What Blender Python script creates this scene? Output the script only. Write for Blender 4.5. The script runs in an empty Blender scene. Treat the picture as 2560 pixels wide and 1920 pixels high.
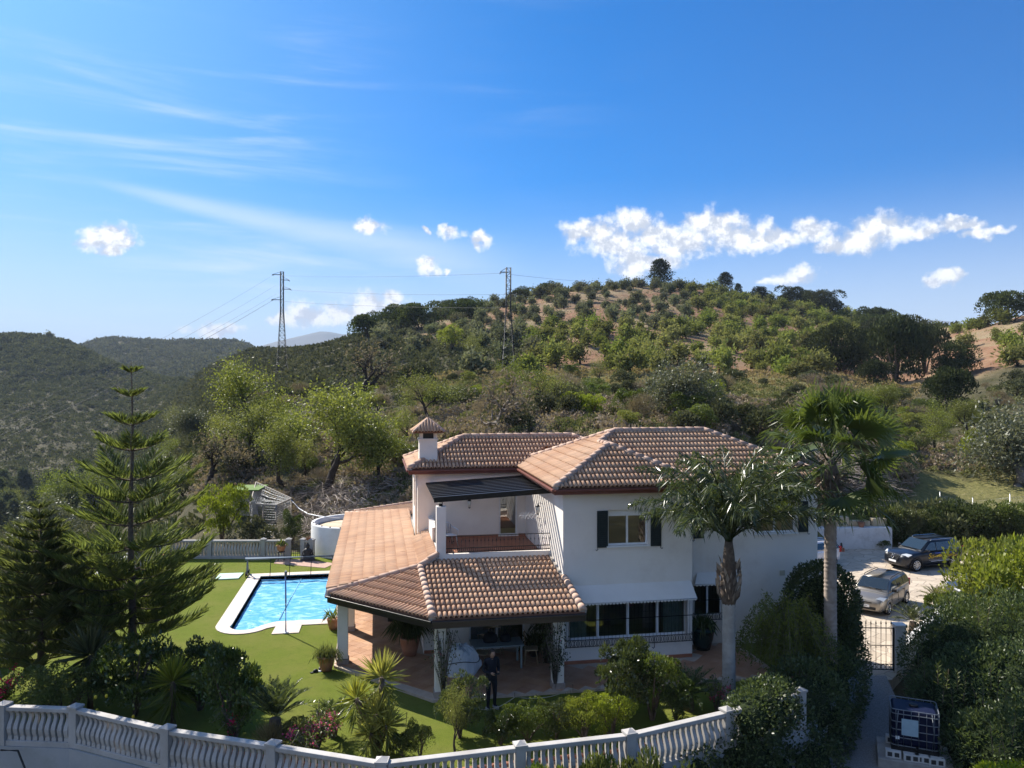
import bpy, math, random
import numpy as np
from mathutils import Vector, Matrix
R_ = math.radians
sc = bpy.context.scene
COL = sc.collection
# ------------------------------------------------------------------ camera
YAW, FPX, CZ = R_(9.9), 1950.0, 9.26          # photo pixels: 2560 x 1920
cam_d = bpy.data.cameras.new('camera'); cam = bpy.data.objects.new('camera', cam_d); COL.objects.link(cam)
cam.location = (0, 0, CZ); cam.rotation_euler = (math.pi/2, 0, -YAW)
cam_d.sensor_width = 36; cam_d.lens = 36*FPX/2560; cam_d.clip_start = .2; cam_d.clip_end = 60000
sc.camera = cam
# ------------------------------------------------------------------ sun and sky
SUN_AZ, SUN_EL = R_(-33.5), R_(40)            # azimuth from +Y towards +X
sun_dir = Vector((math.sin(SUN_AZ)*math.cos(SUN_EL), math.cos(SUN_AZ)*math.cos(SUN_EL), math.sin(SUN_EL)))
sd = bpy.data.lights.new('sun', 'SUN'); sd.energy = 5.0; sd.angle = R_(.53); sd.color = (1, .94, .84)
so = bpy.data.objects.new('sun', sd); COL.objects.link(so); so.location = sun_dir*60
so.rotation_euler = sun_dir.to_track_quat('Z', 'Y').to_euler()
sc.view_settings.view_transform = 'Standard'; sc.view_settings.look = 'None'
sc.view_settings.exposure = 0.92; sc.view_settings.gamma = 1; sc.view_settings.use_curve_mapping = False
sc.cycles.use_denoising = True
try: sc.cycles.denoiser = 'OPENIMAGEDENOISE'
except Exception: pass
sc.cycles.max_bounces = 6; sc.cycles.diffuse_bounces = 3; sc.cycles.transparent_max_bounces = 12
sc.cycles.volume_bounces = 0; sc.cycles.caustics_reflective = False; sc.cycles.caustics_refractive = False

class NT:                                       # small node-tree builder
    def __init__(s, tree): s.t = tree; s.n = tree.nodes; s.n.clear()
    def new(s, typ, ins=None, **props):
        nd = s.n.new(typ)
        for k, v in props.items(): setattr(nd, k, v)
        for k, v in (ins or {}).items():
            if isinstance(v, bpy.types.NodeSocket): s.t.links.new(v, nd.inputs[k])
            else: nd.inputs[k].default_value = v
        return nd
    def math(s, op, a, b=0.0, c=None, clamp=False):
        ins = {0: a, 1: b}
        if c is not None: ins[2] = c
        return s.new('ShaderNodeMath', ins, operation=op, use_clamp=clamp).outputs[0]
    def mix(s, fac, a, b, blend='MIX'):
        nd = s.n.new('ShaderNodeMix'); nd.data_type = 'RGBA'; nd.blend_type = blend
        for i, v in ((0, fac), (6, a), (7, b)):
            if isinstance(v, bpy.types.NodeSocket): s.t.links.new(v, nd.inputs[i])
            else: nd.inputs[i].default_value = (v if i == 0 else (tuple(v)+(1,))[:4])
        return nd.outputs[2]
    def ramp(s, fac, stops, interp='LINEAR'):
        nd = s.new('ShaderNodeValToRGB', {0: fac}); cr = nd.color_ramp; cr.interpolation = interp
        while len(cr.elements) < len(stops): cr.elements.new(.5)
        for e, (p, c) in zip(cr.elements, stops):
            e.position = p; e.color = (tuple(c)+(1,))[:4] if not isinstance(c, (int, float)) else (c, c, c, 1)
        return nd.outputs[0]
    def smooth(s, v, a, b):
        nd = s.new('ShaderNodeMapRange', {0: v, 1: a, 2: b, 3: 0.0, 4: 1.0}, interpolation_type='SMOOTHSTEP'); return nd.outputs[0]
    def noise(s, vec, scale, detail=4.0, rough=.55, dist=0.0):
        ins = {'Scale': scale, 'Detail': detail, 'Roughness': rough, 'Distortion': dist}
        if vec is not None: ins['Vector'] = vec
        return s.new('ShaderNodeTexNoise', ins).outputs[0]

def build_world():
    w = bpy.data.worlds.new('World'); sc.world = w; w.use_nodes = True
    w.cycles.sampling_method = 'MANUAL'; w.cycles.sample_map_resolution = 256
    N = NT(w.node_tree)
    out = N.new('ShaderNodeOutputWorld')
    sky = N.new('ShaderNodeTexSky', sky_type='NISHITA', sun_disc=False, sun_elevation=SUN_EL, sun_rotation=SUN_AZ,
                altitude=300.0, air_density=1.0, dust_density=0.9, ozone_density=2.2)
    geo = N.new('ShaderNodeTexCoord').outputs['Generated']
    xyz = N.new('ShaderNodeSeparateXYZ', {0: geo})
    # azimuth (relative to the house axis + yaw) and elevation in degrees
    az = N.math('MULTIPLY', N.math('SUBTRACT', N.math('ARCTAN2', xyz.outputs[0], xyz.outputs[1]), YAW), 57.29578)
    el = N.math('MULTIPLY', N.math('ARCSINE', xyz.outputs[2]), 57.29578)
    ae = N.new('ShaderNodeCombineXYZ', {0: az, 1: el, 2: 0.0}).outputs[0]
    # cumulus: (photo x, y, half width, half height)
    cl = [(232,596,34,22),(272,594,48,28),(306,602,30,18),(280,626,26,16),(925,567,38,17),(905,572,22,10),(1128,582,26,15),(1200,600,27,17),(1070,577,10,6),
          (1068,668,25,18),(1115,675,8,7),(985,742,40,22),(925,760,52,28),(860,785,60,24),(765,785,50,27),(712,800,46,14),(540,826,62,13),(1130,762,30,9),
          (1450,576,46,24),(1500,585,46,26),(1585,560,58,28),(1540,610,80,28),(1640,590,60,30),(1700,605,70,30),(1790,565,80,32),(1850,590,90,30),
          (1930,600,80,24),(2020,580,46,26),(1580,650,48,40),(1640,655,62,24),(1990,690,50,20),(1950,702,40,10),
          (2215,572,70,30),(2150,600,72,24),(2090,615,48,14),(2300,580,46,16),(2390,563,56,12),(2440,583,40,13),(2500,568,26,9),(2375,694,30,15),(2345,708,26,12)]
    warp = N.new('ShaderNodeTexNoise', {'Vector': ae, 'Scale': .55, 'Detail': 3.0, 'Roughness': .6}).outputs[1]
    wv = N.new('ShaderNodeVectorMath', {0: warp, 1: (.5, .5, .5)}, operation='SUBTRACT').outputs[0]
    wv = N.new('ShaderNodeVectorMath', {0: wv, 1: (2.6, 1.7, 0)}, operation='MULTIPLY').outputs[0]
    p = N.new('ShaderNodeVectorMath', {0: ae, 1: wv}, operation='ADD').outputs[0]
    acc = None
    for (x, y, a, b) in cl:
        A = math.degrees(math.atan((x-1280)/FPX)); E = math.degrees(math.atan((960-y)/math.hypot(FPX, x-1280)))
        k = 57.3/math.hypot(FPX, x-1280)
        q = N.new('ShaderNodeVectorMath', {0: p, 1: (A, E, 0)}, operation='SUBTRACT').outputs[0]
        q = N.new('ShaderNodeVectorMath', {0: q, 1: (1/(a*k), 1/(b*k*1.08), 0)}, operation='MULTIPLY').outputs[0]
        l = N.new('ShaderNodeVectorMath', {0: q}, operation='LENGTH').outputs['Value']
        v = N.math('SUBTRACT', 1.42, l)
        acc = v if acc is None else N.new('ShaderNodeMath', {0: acc, 1: v, 2: .25}, operation='SMOOTH_MAX').outputs[0]
    fine = N.noise(ae, .8, 7.0, .62)
    dens = N.math('ADD', acc, N.math('MULTIPLY', N.math('SUBTRACT', fine, .5), 2.2))
    cmask = N.math('POWER', N.smooth(dens, .0, 1.0), .85)
    # cloud brightness: thick lower cores are greyer
    dn = N.new('ShaderNodeVectorMath', {0: ae, 1: (-.5, .75, 0)}, operation='ADD').outputs[0]
    fine2 = N.noise(dn, .8, 5.0, .62)
    lit = N.math('ADD', .5, N.math('MULTIPLY', N.math('SUBTRACT', fine, fine2), 2.4), clamp=True)
    ccol = N.mix(N.smooth(lit, .25, .75), (4.9, 5.3, 6.0), (8.8, 8.8, 8.8))
    # cirrus: long faint streaks
    cv = N.new('ShaderNodeMapping', {'Vector': ae, 'Rotation': (0, 0, R_(13)), 'Scale': (.022, .2, 1)}).outputs[0]
    ci = N.noise(cv, 2.2, 5.0, .62, .4)
    big = N.noise(ae, .045, 2.0, .5)
    cim = N.math('MULTIPLY', N.smooth(ci, .45, .8), N.smooth(big, .38, .66))
    cim = N.math('MULTIPLY', cim, N.math('MULTIPLY', N.smooth(el, 55.0, 10.0), N.smooth(az, 14.0, -22.0)))
    # one long streak sinking to the right
    ln = N.math('ADD', N.math('SUBTRACT', el, 12.9), N.math('MULTIPLY', N.math('ADD', az, 27.8), .16))
    sw = N.math('ADD', .5, N.math('MULTIPLY', N.math('ADD', az, 28.0), .075))
    st = N.math('MULTIPLY', N.smooth(N.math('ABSOLUTE', N.math('ADD', N.math('DIVIDE', ln, sw), N.math('MULTIPLY', N.math('SUBTRACT', ci, .5), 1.2))), 1.0, .0), N.math('MULTIPLY', N.smooth(az, -31.0, -22.0), N.smooth(az, 3.0, -9.0)))
    cim = N.math('MAXIMUM', cim, N.math('MULTIPLY', st, N.math('ADD', .35, N.math('MULTIPLY', ci, .8))))
    # veil of thin high cloud, thicker towards the sun side, and pale air near the horizon
    veil = N.math('MULTIPLY', N.smooth(az, 8.0, -52.0), .4)
    hor = N.math('MULTIPLY', N.smooth(el, 15.0, -1.0), .78)
    tint = N.mix(1.0, sky.outputs[0], (.03, .52, 1.04), 'MULTIPLY')
    hs = N.new('ShaderNodeHueSaturation', {'Hue': .5, 'Saturation': 1.16, 'Value': 1.0, 'Fac': 1.0, 'Color': tint}).outputs[0]
    c = N.mix(veil, hs, (5.6, 6.6, 8.2))
    c = N.mix(hor, c, (7.0, 7.3, 7.6))
    c = N.mix(N.math('MULTIPLY', cim, .55), c, (7.2, 7.8, 8.4))
    c = N.mix(cmask, c, ccol)
    bg = N.new('ShaderNodeBackground', {0: c, 1: .074})
    w.node_tree.links.new(bg.outputs[0], out.inputs[0])
build_world()
# ------------------------------------------------------------------ pixel helpers
sa, ca = math.sin(YAW), math.cos(YAW)
def wpt(x, d, z): lat = (x-1280)/FPX*d; return Vector((sa*d+ca*lat, ca*d-sa*lat, z))      # image column x at distance d
def G(x, y, z=0.0): return wpt(x, (CZ-z)*FPX/(y-960), z)                                    # pixel -> point on level z
def onY(x, y, Y):                                                                           # pixel -> point on the plane Y
    k = (x-1280)/FPX; d = Y/(ca-sa*k); return Vector((d*(sa+ca*k), Y, CZ-(y-960)/FPX*d))
def onX(x, y, X):
    k = (x-1280)/FPX; d = X/(sa+ca*k); return Vector((X, d*(ca-sa*k), CZ-(y-960)/FPX*d))
# ------------------------------------------------------------------ materials
MATS = {}
def mat(name, c1, c2=None, scale=3.0, rough=.75, bump=0.0, bscale=30.0, spec=.3, metal=0.0, coat=0.0, objrand=0.0, attr=0.0, dirt=None, emit=None, detail=5.0):
    if name in MATS: return MATS[name]
    m = bpy.data.materials.new(name); m.use_nodes = True; N = NT(m.node_tree)
    out = N.new('ShaderNodeOutputMaterial')
    pos = N.new('ShaderNodeTexCoord').outputs['Object']
    geo = N.new('ShaderNodeNewGeometry').outputs['Position']
    col = None
    if c2 is not None:
        f = N.smooth(N.noise(geo, scale, detail), .3, .7)
        col = N.mix(f, c1, c2)
    if attr:
        a = N.new('ShaderNodeAttribute', attribute_name='rnd').outputs['Fac']
        r = N.new('ShaderNodeObjectInfo').outputs['Random']
        v = N.math('FRACT', N.math('ADD', a, r))
        hs = N.new('ShaderNodeHueSaturation', {'Hue': N.math('ADD', .5, N.math('MULTIPLY', N.math('SUBTRACT', v, .5), .03*attr)), 'Saturation': 1.0, 'Fac': 1.0,
             'Value': N.math('ADD', 1-.5*attr, N.math('MULTIPLY', v, attr)), 'Color': col if col is not None else (tuple(c1)+(1,))})
        col = hs.outputs[0]
    if dirt:                                      # (colour, scale, amount) stains
        f = N.math('MULTIPLY', N.smooth(N.noise(geo, dirt[1], 8.0, .7), .48, .72), dirt[2])
        col = N.mix(f, col if col is not None else c1, dirt[0])
    p = N.new('ShaderNodeBsdfPrincipled', {'Roughness': rough, 'Metallic': metal, 'Specular IOR Level': spec, 'Coat Weight': coat, 'Coat Roughness': .05})
    if col is None: p.inputs['Base Color'].default_value = tuple(c1)+(1,)
    else: m.node_tree.links.new(col, p.inputs['Base Color'])
    if bump:
        b = N.new('ShaderNodeBump', {'Height': N.noise(geo, bscale, 6.0, .6), 'Strength': bump, 'Distance': .02})
        m.node_tree.links.new(b.outputs[0], p.inputs['Normal'])
    m.node_tree.links.new(p.outputs[0], out.inputs[0])
    MATS[name] = m; return m
def leafmat(name, dark, light, trans=.35, rough=.5, spec=.35, vary=.35):
    if name in MATS: return MATS[name]
    m = bpy.data.materials.new(name); m.use_nodes = True; N = NT(m.node_tree)
    out = N.new('ShaderNodeOutputMaterial')
    a = N.new('ShaderNodeAttribute', attribute_name='rnd').outputs['Fac']
    r = N.new('ShaderNodeObjectInfo').outputs['Random']
    col = N.mix(a, dark, light)
    hs = N.new('ShaderNodeHueSaturation', {'Hue': N.math('ADD', .5-.012*vary/.35, N.math('MULTIPLY', r, .024*vary/.35)), 'Saturation': N.math('ADD', .85, N.math('MULTIPLY', r, .25)), 'Fac': 1.0,
          'Value': N.math('ADD', 1-vary*.5, N.math('MULTIPLY', N.math('FRACT', N.math('MULTIPLY', r, 7.31)), vary)), 'Color': col}).outputs[0]
    p = N.new('ShaderNodeBsdfPrincipled', {'Roughness': rough, 'Specular IOR Level': spec, 'Base Color': hs})
    sh = p.outputs[0]
    if trans:
        t = N.new('ShaderNodeBsdfTranslucent', {'Color': N.mix(1.0, hs, (1.15, 1.15, .7), 'MULTIPLY')})
        sh = N.new('ShaderNodeMixShader', {0: trans, 1: p.outputs[0], 2: t.outputs[0]}).outputs[0]
    m.node_tree.links.new(sh, out.inputs[0]); MATS[name] = m; return m
def glassmat(name, tint=(.5, .55, .55), refl=.14):
    m = bpy.data.materials.new(name); m.use_nodes = True; N = NT(m.node_tree)
    out = N.new('ShaderNodeOutputMaterial')
    lw = N.new('ShaderNodeLayerWeight', {0: .35}).outputs['Fresnel']
    f = N.math('ADD', refl, N.math('MULTIPLY', lw, .8), clamp=True)
    t = N.new('ShaderNodeBsdfTransparent', {0: tuple(tint)+(1,)}); g = N.new('ShaderNodeBsdfGlossy', {0: (.9, .93, .95, 1), 'Roughness': .02})
    mx = N.new('ShaderNodeMixShader', {0: f, 1: t.outputs[0], 2: g.outputs[0]})
    m.node_tree.links.new(mx.outputs[0], out.inputs[0]); MATS[name] = m; return m
# ------------------------------------------------------------------ meshes
def nrm(v): v = Vector(v); return v.normalized() if v.length > 1e-9 else Vector((0, 0, 1))
def frame(d):
    d = nrm(d); a = Vector((0, 0, 1)) if abs(d.z) < .92 else Vector((1, 0, 0))
    s = nrm(d.cross(a)); return s, nrm(s.cross(d))
class MB:
    def __init__(s): s.v = []; s.f = []; s.sm = []
    def add(s, V, F, smooth=False):
        b = len(s.v); s.v.extend(tuple(p) for p in V); s.f.extend(tuple(i+b for i in f) for f in F); s.sm.extend([smooth]*len(F)); return s
    def box(s, c, size, rz=0.0, ax=None):
        hx, hy, hz = size[0]/2, size[1]/2, size[2]/2; c = Vector(c)
        if ax is None: cr, sr = math.cos(rz), math.sin(rz); X, Y, Z = Vector((cr, sr, 0)), Vector((-sr, cr, 0)), Vector((0, 0, 1))
        else: X, Y, Z = ax
        V = [c+X*(hx*i)+Y*(hy*j)+Z*(hz*k) for k in (-1, 1) for j in (-1, 1) for i in (-1, 1)]
        return s.add(V, [(0, 2, 3, 1), (4, 5, 7, 6), (0, 1, 5, 4), (2, 6, 7, 3), (0, 4, 6, 2), (1, 3, 7, 5)])
    def box2(s, a, b):
        a, b = Vector(a), Vector(b); return s.box((a+b)/2, [abs(b[i]-a[i]) for i in range(3)])
    def bar(s, p, q, w, h, up=(0, 0, 1)):          # box from p to q, width w, height h
        p, q = Vector(p), Vector(q); d = nrm(q-p); x = nrm(d.cross(Vector(up))); z = nrm(x.cross(d))
        return s.box((p+q)/2, ((q-p).length, w, h), ax=(d, x, z))
    def tube(s, pts, rad, k=6, cap=True, smooth=True):
        pts = [Vector(p) for p in pts]; n = len(pts)
        if not hasattr(rad, '__len__'): rad = [rad]*n
        V = []; F = []; S = None
        for i, p in enumerate(pts):
            d = nrm(pts[min(i+1, n-1)]-pts[max(i-1, 0)])
            if S is None: S, U = frame(d)
            else: S = nrm(S-d*S.dot(d)); U = nrm(d.cross(S))
            for j in range(k):
                a = 2*math.pi*j/k; V.append(p+S*(math.cos(a)*rad[i])+U*(math.sin(a)*rad[i]))
        for i in range(n-1):
            for j in range(k): F.append((i*k+j, i*k+(j+1) % k, (i+1)*k+(j+1) % k, (i+1)*k+j))
        if cap and k > 2: F.append(tuple(range(k))[::-1]); F.append(tuple((n-1)*k+j for j in range(k)))
        return s.add(V, F, smooth)
    def lathe(s, c, prof, k=12, smooth=True, cap=True, sx=1.0, sy=1.0):
        c = Vector(c); V = []; F = []
        for r, z in prof:
            for j in range(k):
                a = 2*math.pi*j/k; V.append(c+Vector((math.cos(a)*r*sx, math.sin(a)*r*sy, z)))
        for i in range(len(prof)-1):
            for j in range(k): F.append((i*k+j, i*k+(j+1) % k, (i+1)*k+(j+1) % k, (i+1)*k+j))
        if cap: F.append(tuple(range(k))[::-1]); F.append(tuple((len(prof)-1)*k+j for j in range(k)))
        return s.add(V, F, smooth)
    def prism(s, poly, z0, z1):                    # vertical prism over a plan polygon (counter-clockwise)
        n = len(poly); V = [(p[0], p[1], z0) for p in poly]+[(p[0], p[1], z1) for p in poly]
        return s.add(V, [tuple(range(n))[::-1], tuple(range(n, 2*n))]+[(i, (i+1) % n, n+(i+1) % n, n+i) for i in range(n)])
    def slab(s, poly3, t):                         # 3-D polygon with thickness t below
        n = len(poly3); P = [Vector(p) for p in poly3]; nn = Vector((0, 0, 0))
        for i in range(n): nn += (P[i]-P[0]).cross(P[(i+1) % n]-P[0])
        nn = nrm(nn)
        if nn.z < 0: P.reverse(); nn = -nn
        V = P+[p-nn*t for p in P]
        return s.add(V, [tuple(range(n)), tuple(range(n, 2*n))[::-1]]+[(i, n+i, n+(i+1) % n, (i+1) % n) for i in range(n)])
ORG = {}
def org(o): return ORG.get(o.name, Vector((0, 0, 0))) if o is not None else Vector((0, 0, 0))
def link(o, parent=None):
    COL.objects.link(o)
    if parent is not None: o.parent = parent
    return o
def tag(o, label=None, cat=None, group=None, kind=None):
    if label: o['label'] = label
    if cat: o['category'] = cat
    if group: o['group'] = group
    if kind: o['kind'] = kind
    return o
def thing(name, loc, label, cat, group=None, rz=0.0):
    o = bpy.data.objects.new(name, None); link(o); o.location = loc; o.rotation_euler = (0, 0, rz); o.empty_display_size = .2
    ORG[o.name] = Vector(loc) if rz == 0 else Vector((0, 0, 0)); return tag(o, label, cat, group)
def tomesh(name, mb, m, off=Vector((0, 0, 0)), bevel=0):
    me = bpy.data.meshes.new(name)
    V = [(v[0]-off[0], v[1]-off[1], v[2]-off[2]) for v in mb.v] if off.length else mb.v
    me.from_pydata(V, [], mb.f); me.materials.append(m)
    if any(mb.sm): me.polygons.foreach_set('use_smooth', mb.sm)
    me.update(); return me
def part(name, mb, m, parent=None, bevel=0.0, seg=2, label=None):
    """world-coordinate builder -> one mesh object below its parent"""
    o = bpy.data.objects.new(name, tomesh(name, mb, m, org(parent))); link(o, parent); ORG[o.name] = org(parent)
    if bevel:
        b = o.modifiers.new('bevel', 'BEVEL'); b.width = bevel; b.segments = seg; b.limit_method = 'ANGLE'; b.angle_limit = R_(40)
    if label: o['label'] = label
    return o
def shared(name, me, parent, mw=None, loc=None):
    o = bpy.data.objects.new(name, me); link(o, parent)
    if mw is not None: o.matrix_basis = Matrix.Translation(-org(parent)) @ mw
    elif loc is not None: o.location = Vector(loc)-org(parent)
    return o
def struct(name, mb, m, parent=None): return tag(part(name, mb, m, parent), kind='structure')
def kids(o): return [c for c in bpy.data.objects if c.parent is o]
def copy_tree(root, ch, loc, rz=0.0, s=1.0, label=None, group=None, tilt=0.0):
    """copy a thing and its direct parts (ch = list of parts); parts share mesh data"""
    r = root.copy(); COL.objects.link(r); r.location = loc; r.rotation_euler = (tilt, 0, rz)
    r.scale = (s, s, s) if not hasattr(s, '__len__') else s
    if label: r['label'] = label
    if group: r['group'] = group
    for c in ch:
        k = c.copy(); COL.objects.link(k); k.parent = r
    return r
def qmesh(name, V, m, rnd=None, idx=None):
    """V (n,4,3) quads -> mesh with face attribute rnd; idx: material index per face; m: material or list"""
    V = np.asarray(V, dtype=np.float32); n = len(V); me = bpy.data.meshes.new(name)
    me.vertices.add(n*4); me.vertices.foreach_set('co', V.reshape(-1))
    me.loops.add(n*4); me.loops.foreach_set('vertex_index', np.arange(n*4, dtype=np.int32))
    me.polygons.add(n); me.polygons.foreach_set('loop_start', np.arange(0, n*4, 4, dtype=np.int32))
    for x in (m if isinstance(m, (list, tuple)) else [m]): me.materials.append(x)
    if idx is not None: me.polygons.foreach_set('material_index', np.asarray(idx, dtype=np.int32))
    me.update(calc_edges=True)
    if rnd is not None:
        a = me.attributes.new('rnd', 'FLOAT', 'FACE'); a.data.foreach_set('value', np.asarray(rnd, dtype=np.float32))
    return me
def gridmesh(name, P, m, attrs=None, closed=False):
    """P (a,b,3) grid of points -> smooth mesh"""
    a, b, _ = P.shape; me = bpy.data.meshes.new(name); I = np.arange(a*b).reshape(a, b)
    F = np.stack([I[:-1, :-1], I[1:, :-1], I[1:, 1:], I[:-1, 1:]], -1).reshape(-1, 4)
    if closed: F = np.concatenate([F, np.stack([I[-1, :-1], I[0, :-1], I[0, 1:], I[-1, 1:]], -1)])
    n = len(F); me.vertices.add(a*b); me.vertices.foreach_set('co', P.astype(np.float32).reshape(-1))
    me.loops.add(n*4); me.loops.foreach_set('vertex_index', F.astype(np.int32).reshape(-1))
    me.polygons.add(n); me.polygons.foreach_set('loop_start', np.arange(0, n*4, 4, dtype=np.int32))
    me.polygons.foreach_set('use_smooth', np.ones(n, dtype=bool)); me.materials.append(m); me.update(calc_edges=True)
    for k, v in (attrs or {}).items():
        at = me.attributes.new(k, 'FLOAT', 'POINT'); at.data.foreach_set('value', v.astype(np.float32).reshape(-1))
    return me
def rdirs(rng, n):
    v = rng.normal(size=(n, 3)); return v/np.linalg.norm(v, axis=1, keepdims=True)
def unit(v): return v/np.maximum(np.linalg.norm(v, axis=-1, keepdims=True), 1e-9)
def leaves(rng, C, D, L, W, bend=.0, N=None):
    """rhombic leaves at C along D; L, W arrays or floats"""
    n = len(C); D = unit(D); r = rdirs(rng, n) if N is None else N; S = unit(np.cross(D, r)); Nn = np.cross(S, D)
    L = np.broadcast_to(np.asarray(L, float), (n,))[:, None]; W = np.broadcast_to(np.asarray(W, float), (n,))[:, None]
    mid = C+D*L*.45+Nn*(bend*L)
    return np.stack([C, mid+S*W*.5, C+D*L, mid-S*W*.5], 1)
# ------------------------------------------------------------------ terrain: height by image column and distance
def Y_(d, y): return (d, CZ+(960-y)/FPX*d)
COLS = {
 -1500: [(30,-4),(45,-6),(70,-12),(120,-20),(200,-30),(300,-33),(460,-6),(560,14),(700,58),(850,40),(1300,60),(2500,20)],
 0:   [(30,-2.5),(45,-4),(70,-9),(120,-18),(200,-28),(300,-33),(360,-27),(460,-6),(560,10),Y_(700,836),(850,30),(1300,40),(2500,0)],
 150: [(30,-2.5),(45,-3),(70,-8),(120,-16),(200,-26),(300,-32),(360,-26),(460,-7),(560,9),Y_(690,842),(850,25),(1300,60),(2500,0)],
 230: [(30,-2),(45,-2.5),(70,-7),(120,-14),(200,-24),(300,-30),(400,-22),(520,-2),Y_(650,876),(800,12),Y_(1300,853),(1700,40),(2500,0)],
 300: [(30,-2),(45,-2),(70,-5),(120,-11),(200,-20),(300,-26),(420,-20),(520,-6),Y_(620,914),(850,8),Y_(1300,842),(1700,40),(2500,0)],
 420: [(30,-2),(45,-1),(60,-1.5),(80,-2.5),(120,-5),(200,-10),(300,-12),(430,-4),Y_(560,948),(800,2),Y_(1300,850),(1700,40),(2500,0)],
 520: [(30,-2),(45,-.2),(55,1.2),(66,2.6),(90,3.2),(140,3.2),(200,3),(300,8),Y_(420,918),(520,6),(800,10),Y_(1300,850),(1700,40),(2500,0)],
 640: [(30,-1.5),(45,0),(55,1.6),(66,3.8),(90,5.2),(140,7),(200,9.5),(280,17),Y_(370,872),(520,8),(800,10),Y_(1300,858),(1700,40),(2500,0)],
 720: [(30,-1.5),(45,.1),(55,1.8),(66,3.9),(90,5.8),(140,8.5),(200,12),(270,19),Y_(345,874),(480,5),(800,0),(1300,10),(2500,0)],
 820: [(30,-1.5),(43,.1),(55,2),(66,3.8),(90,6),(140,9.5),(200,15),(260,22),Y_(320,876),(430,5),(800,-10),(2500,0)],
 960: [(30,-1.5),(40,-.2),(48,1.6),(58,3.2),(75,5.5),(95,7.2),(140,10.5),(190,17),(240,25),Y_(300,834),(420,10),(800,-10),(2500,0)],
 1080:[(30,-1.5),(39,-.3),(46,2.5),(58,4.6),(75,6.4),(95,7.8),(140,11.5),(190,18.5),(240,28),Y_(300,797),(420,15),(800,-10),(2500,0)],
 1220:[(30,-1.5),(38,-.5),(46,4.2),(56,6),(75,7.2),(100,8.6),(135,11.5),(180,18),(240,29),Y_(305,762),(430,20),(800,-10),(2500,0)],
 1420:[(30,-1.5),(38,-.5),(46,4.6),(54,6.2),(75,7.4),(105,9),(130,11.2),(175,18.4),(230,29),(280,41),Y_(325,722),(450,30),(800,-10),(2500,0)],
 1640:[(30,-1.5),(38,-.8),(46,4.4),(54,6.2),(75,7.7),(105,9),(130,11.4),(175,18.4),(225,28),(280,41),Y_(330,705),(450,35),(800,-10),(2500,0)],
 1780:[(30,-1.9),(38,-1.6),(47,4),(54,6),(78,7.7),(105,9),(135,11.5),(180,18.5),(230,28),(285,40),Y_(335,716),(450,35),(800,-10),(2500,0)],
 1950:[(30,-1.9),(38,-1.9),(46.5,-1.8),(51,3),(57,5.4),(80,7.4),(105,8.8),(135,11.4),(180,17),(230,25),(285,35),Y_(335,752),(450,30),(800,-10),(2500,0)],
 2100:[(30,-1.9),(42,-1.9),(52,-1.9),(56,1.5),(66,5.2),(85,6.6),(110,8.6),(150,12),(200,18),(260,28),Y_(330,790),(450,25),(800,-10),(2500,0)],
 2250:[(30,-1.9),(45,-1.9),(52.5,-1.9),(60,1.2),(75,3.2),(95,4.6),(130,8),(180,13),(230,19),(280,26),Y_(320,812),(450,20),(800,-10),(2500,0)],
 2380:[(30,-1.9),(50,-1.9),(55,-.9),(62,.6),(75,2.6),(95,5),(130,9),(170,16),(210,22),Y_(260,806),(320,20),(450,10),(800,-10),(2500,0)],
 2560:[(30,-1.9),(50,-1.9),(55,-.8),(62,.8),(75,3.2),(95,7),(125,12),(160,19),Y_(205,784),(260,22),(400,10),(800,-10),(2500,0)],
 4400:[(30,-1.9),(45,-1.9),(55,0),(70,2),(95,8),(160,22),Y_(210,760),(260,26),(400,10),(800,-10),(2500,0)],
}
XS = np.array(sorted(COLS)); TX = np.arange(-1500, 4401, 20.0); TD = np.geomspace(24, 2500, 260)
def _table():
    c = np.array([np.interp(TD, [p[0] for p in COLS[x]], [p[1] for p in COLS[x]]) for x in XS])
    t = np.array([np.interp(TX, XS, c[:, j]) for j in range(len(TD))]).T
    def sm(a, n, axis):
        k = np.hanning(n+2)[1:-1]; k /= k.sum(); p = n//2
        a = np.moveaxis(a, axis, 0); b = np.concatenate([np.repeat(a[:1], p, 0), a, np.repeat(a[-1:], p, 0)])
        r = sum(k[i]*b[i:i+len(a)] for i in range(n)); return np.moveaxis(r, 0, axis)
    return sm(sm(t, 7, 0), 7, 1)
TT = _table()
_nr = np.random.default_rng(5); _NA = _nr.uniform(0, 6.28, (40, 2)); 
def fnoise(X, Y, scale, k=8, seed=0):
    r = np.random.default_rng(seed); s = 0
    for i in range(k):
        a = r.uniform(0, 6.283); f = (1+i*.45)/scale; s = s+np.sin((X*math.cos(a)+Y*math.sin(a))*6.283*f+r.uniform(0, 6.28))/(1+i*.35)
    return s/k*2
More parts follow.
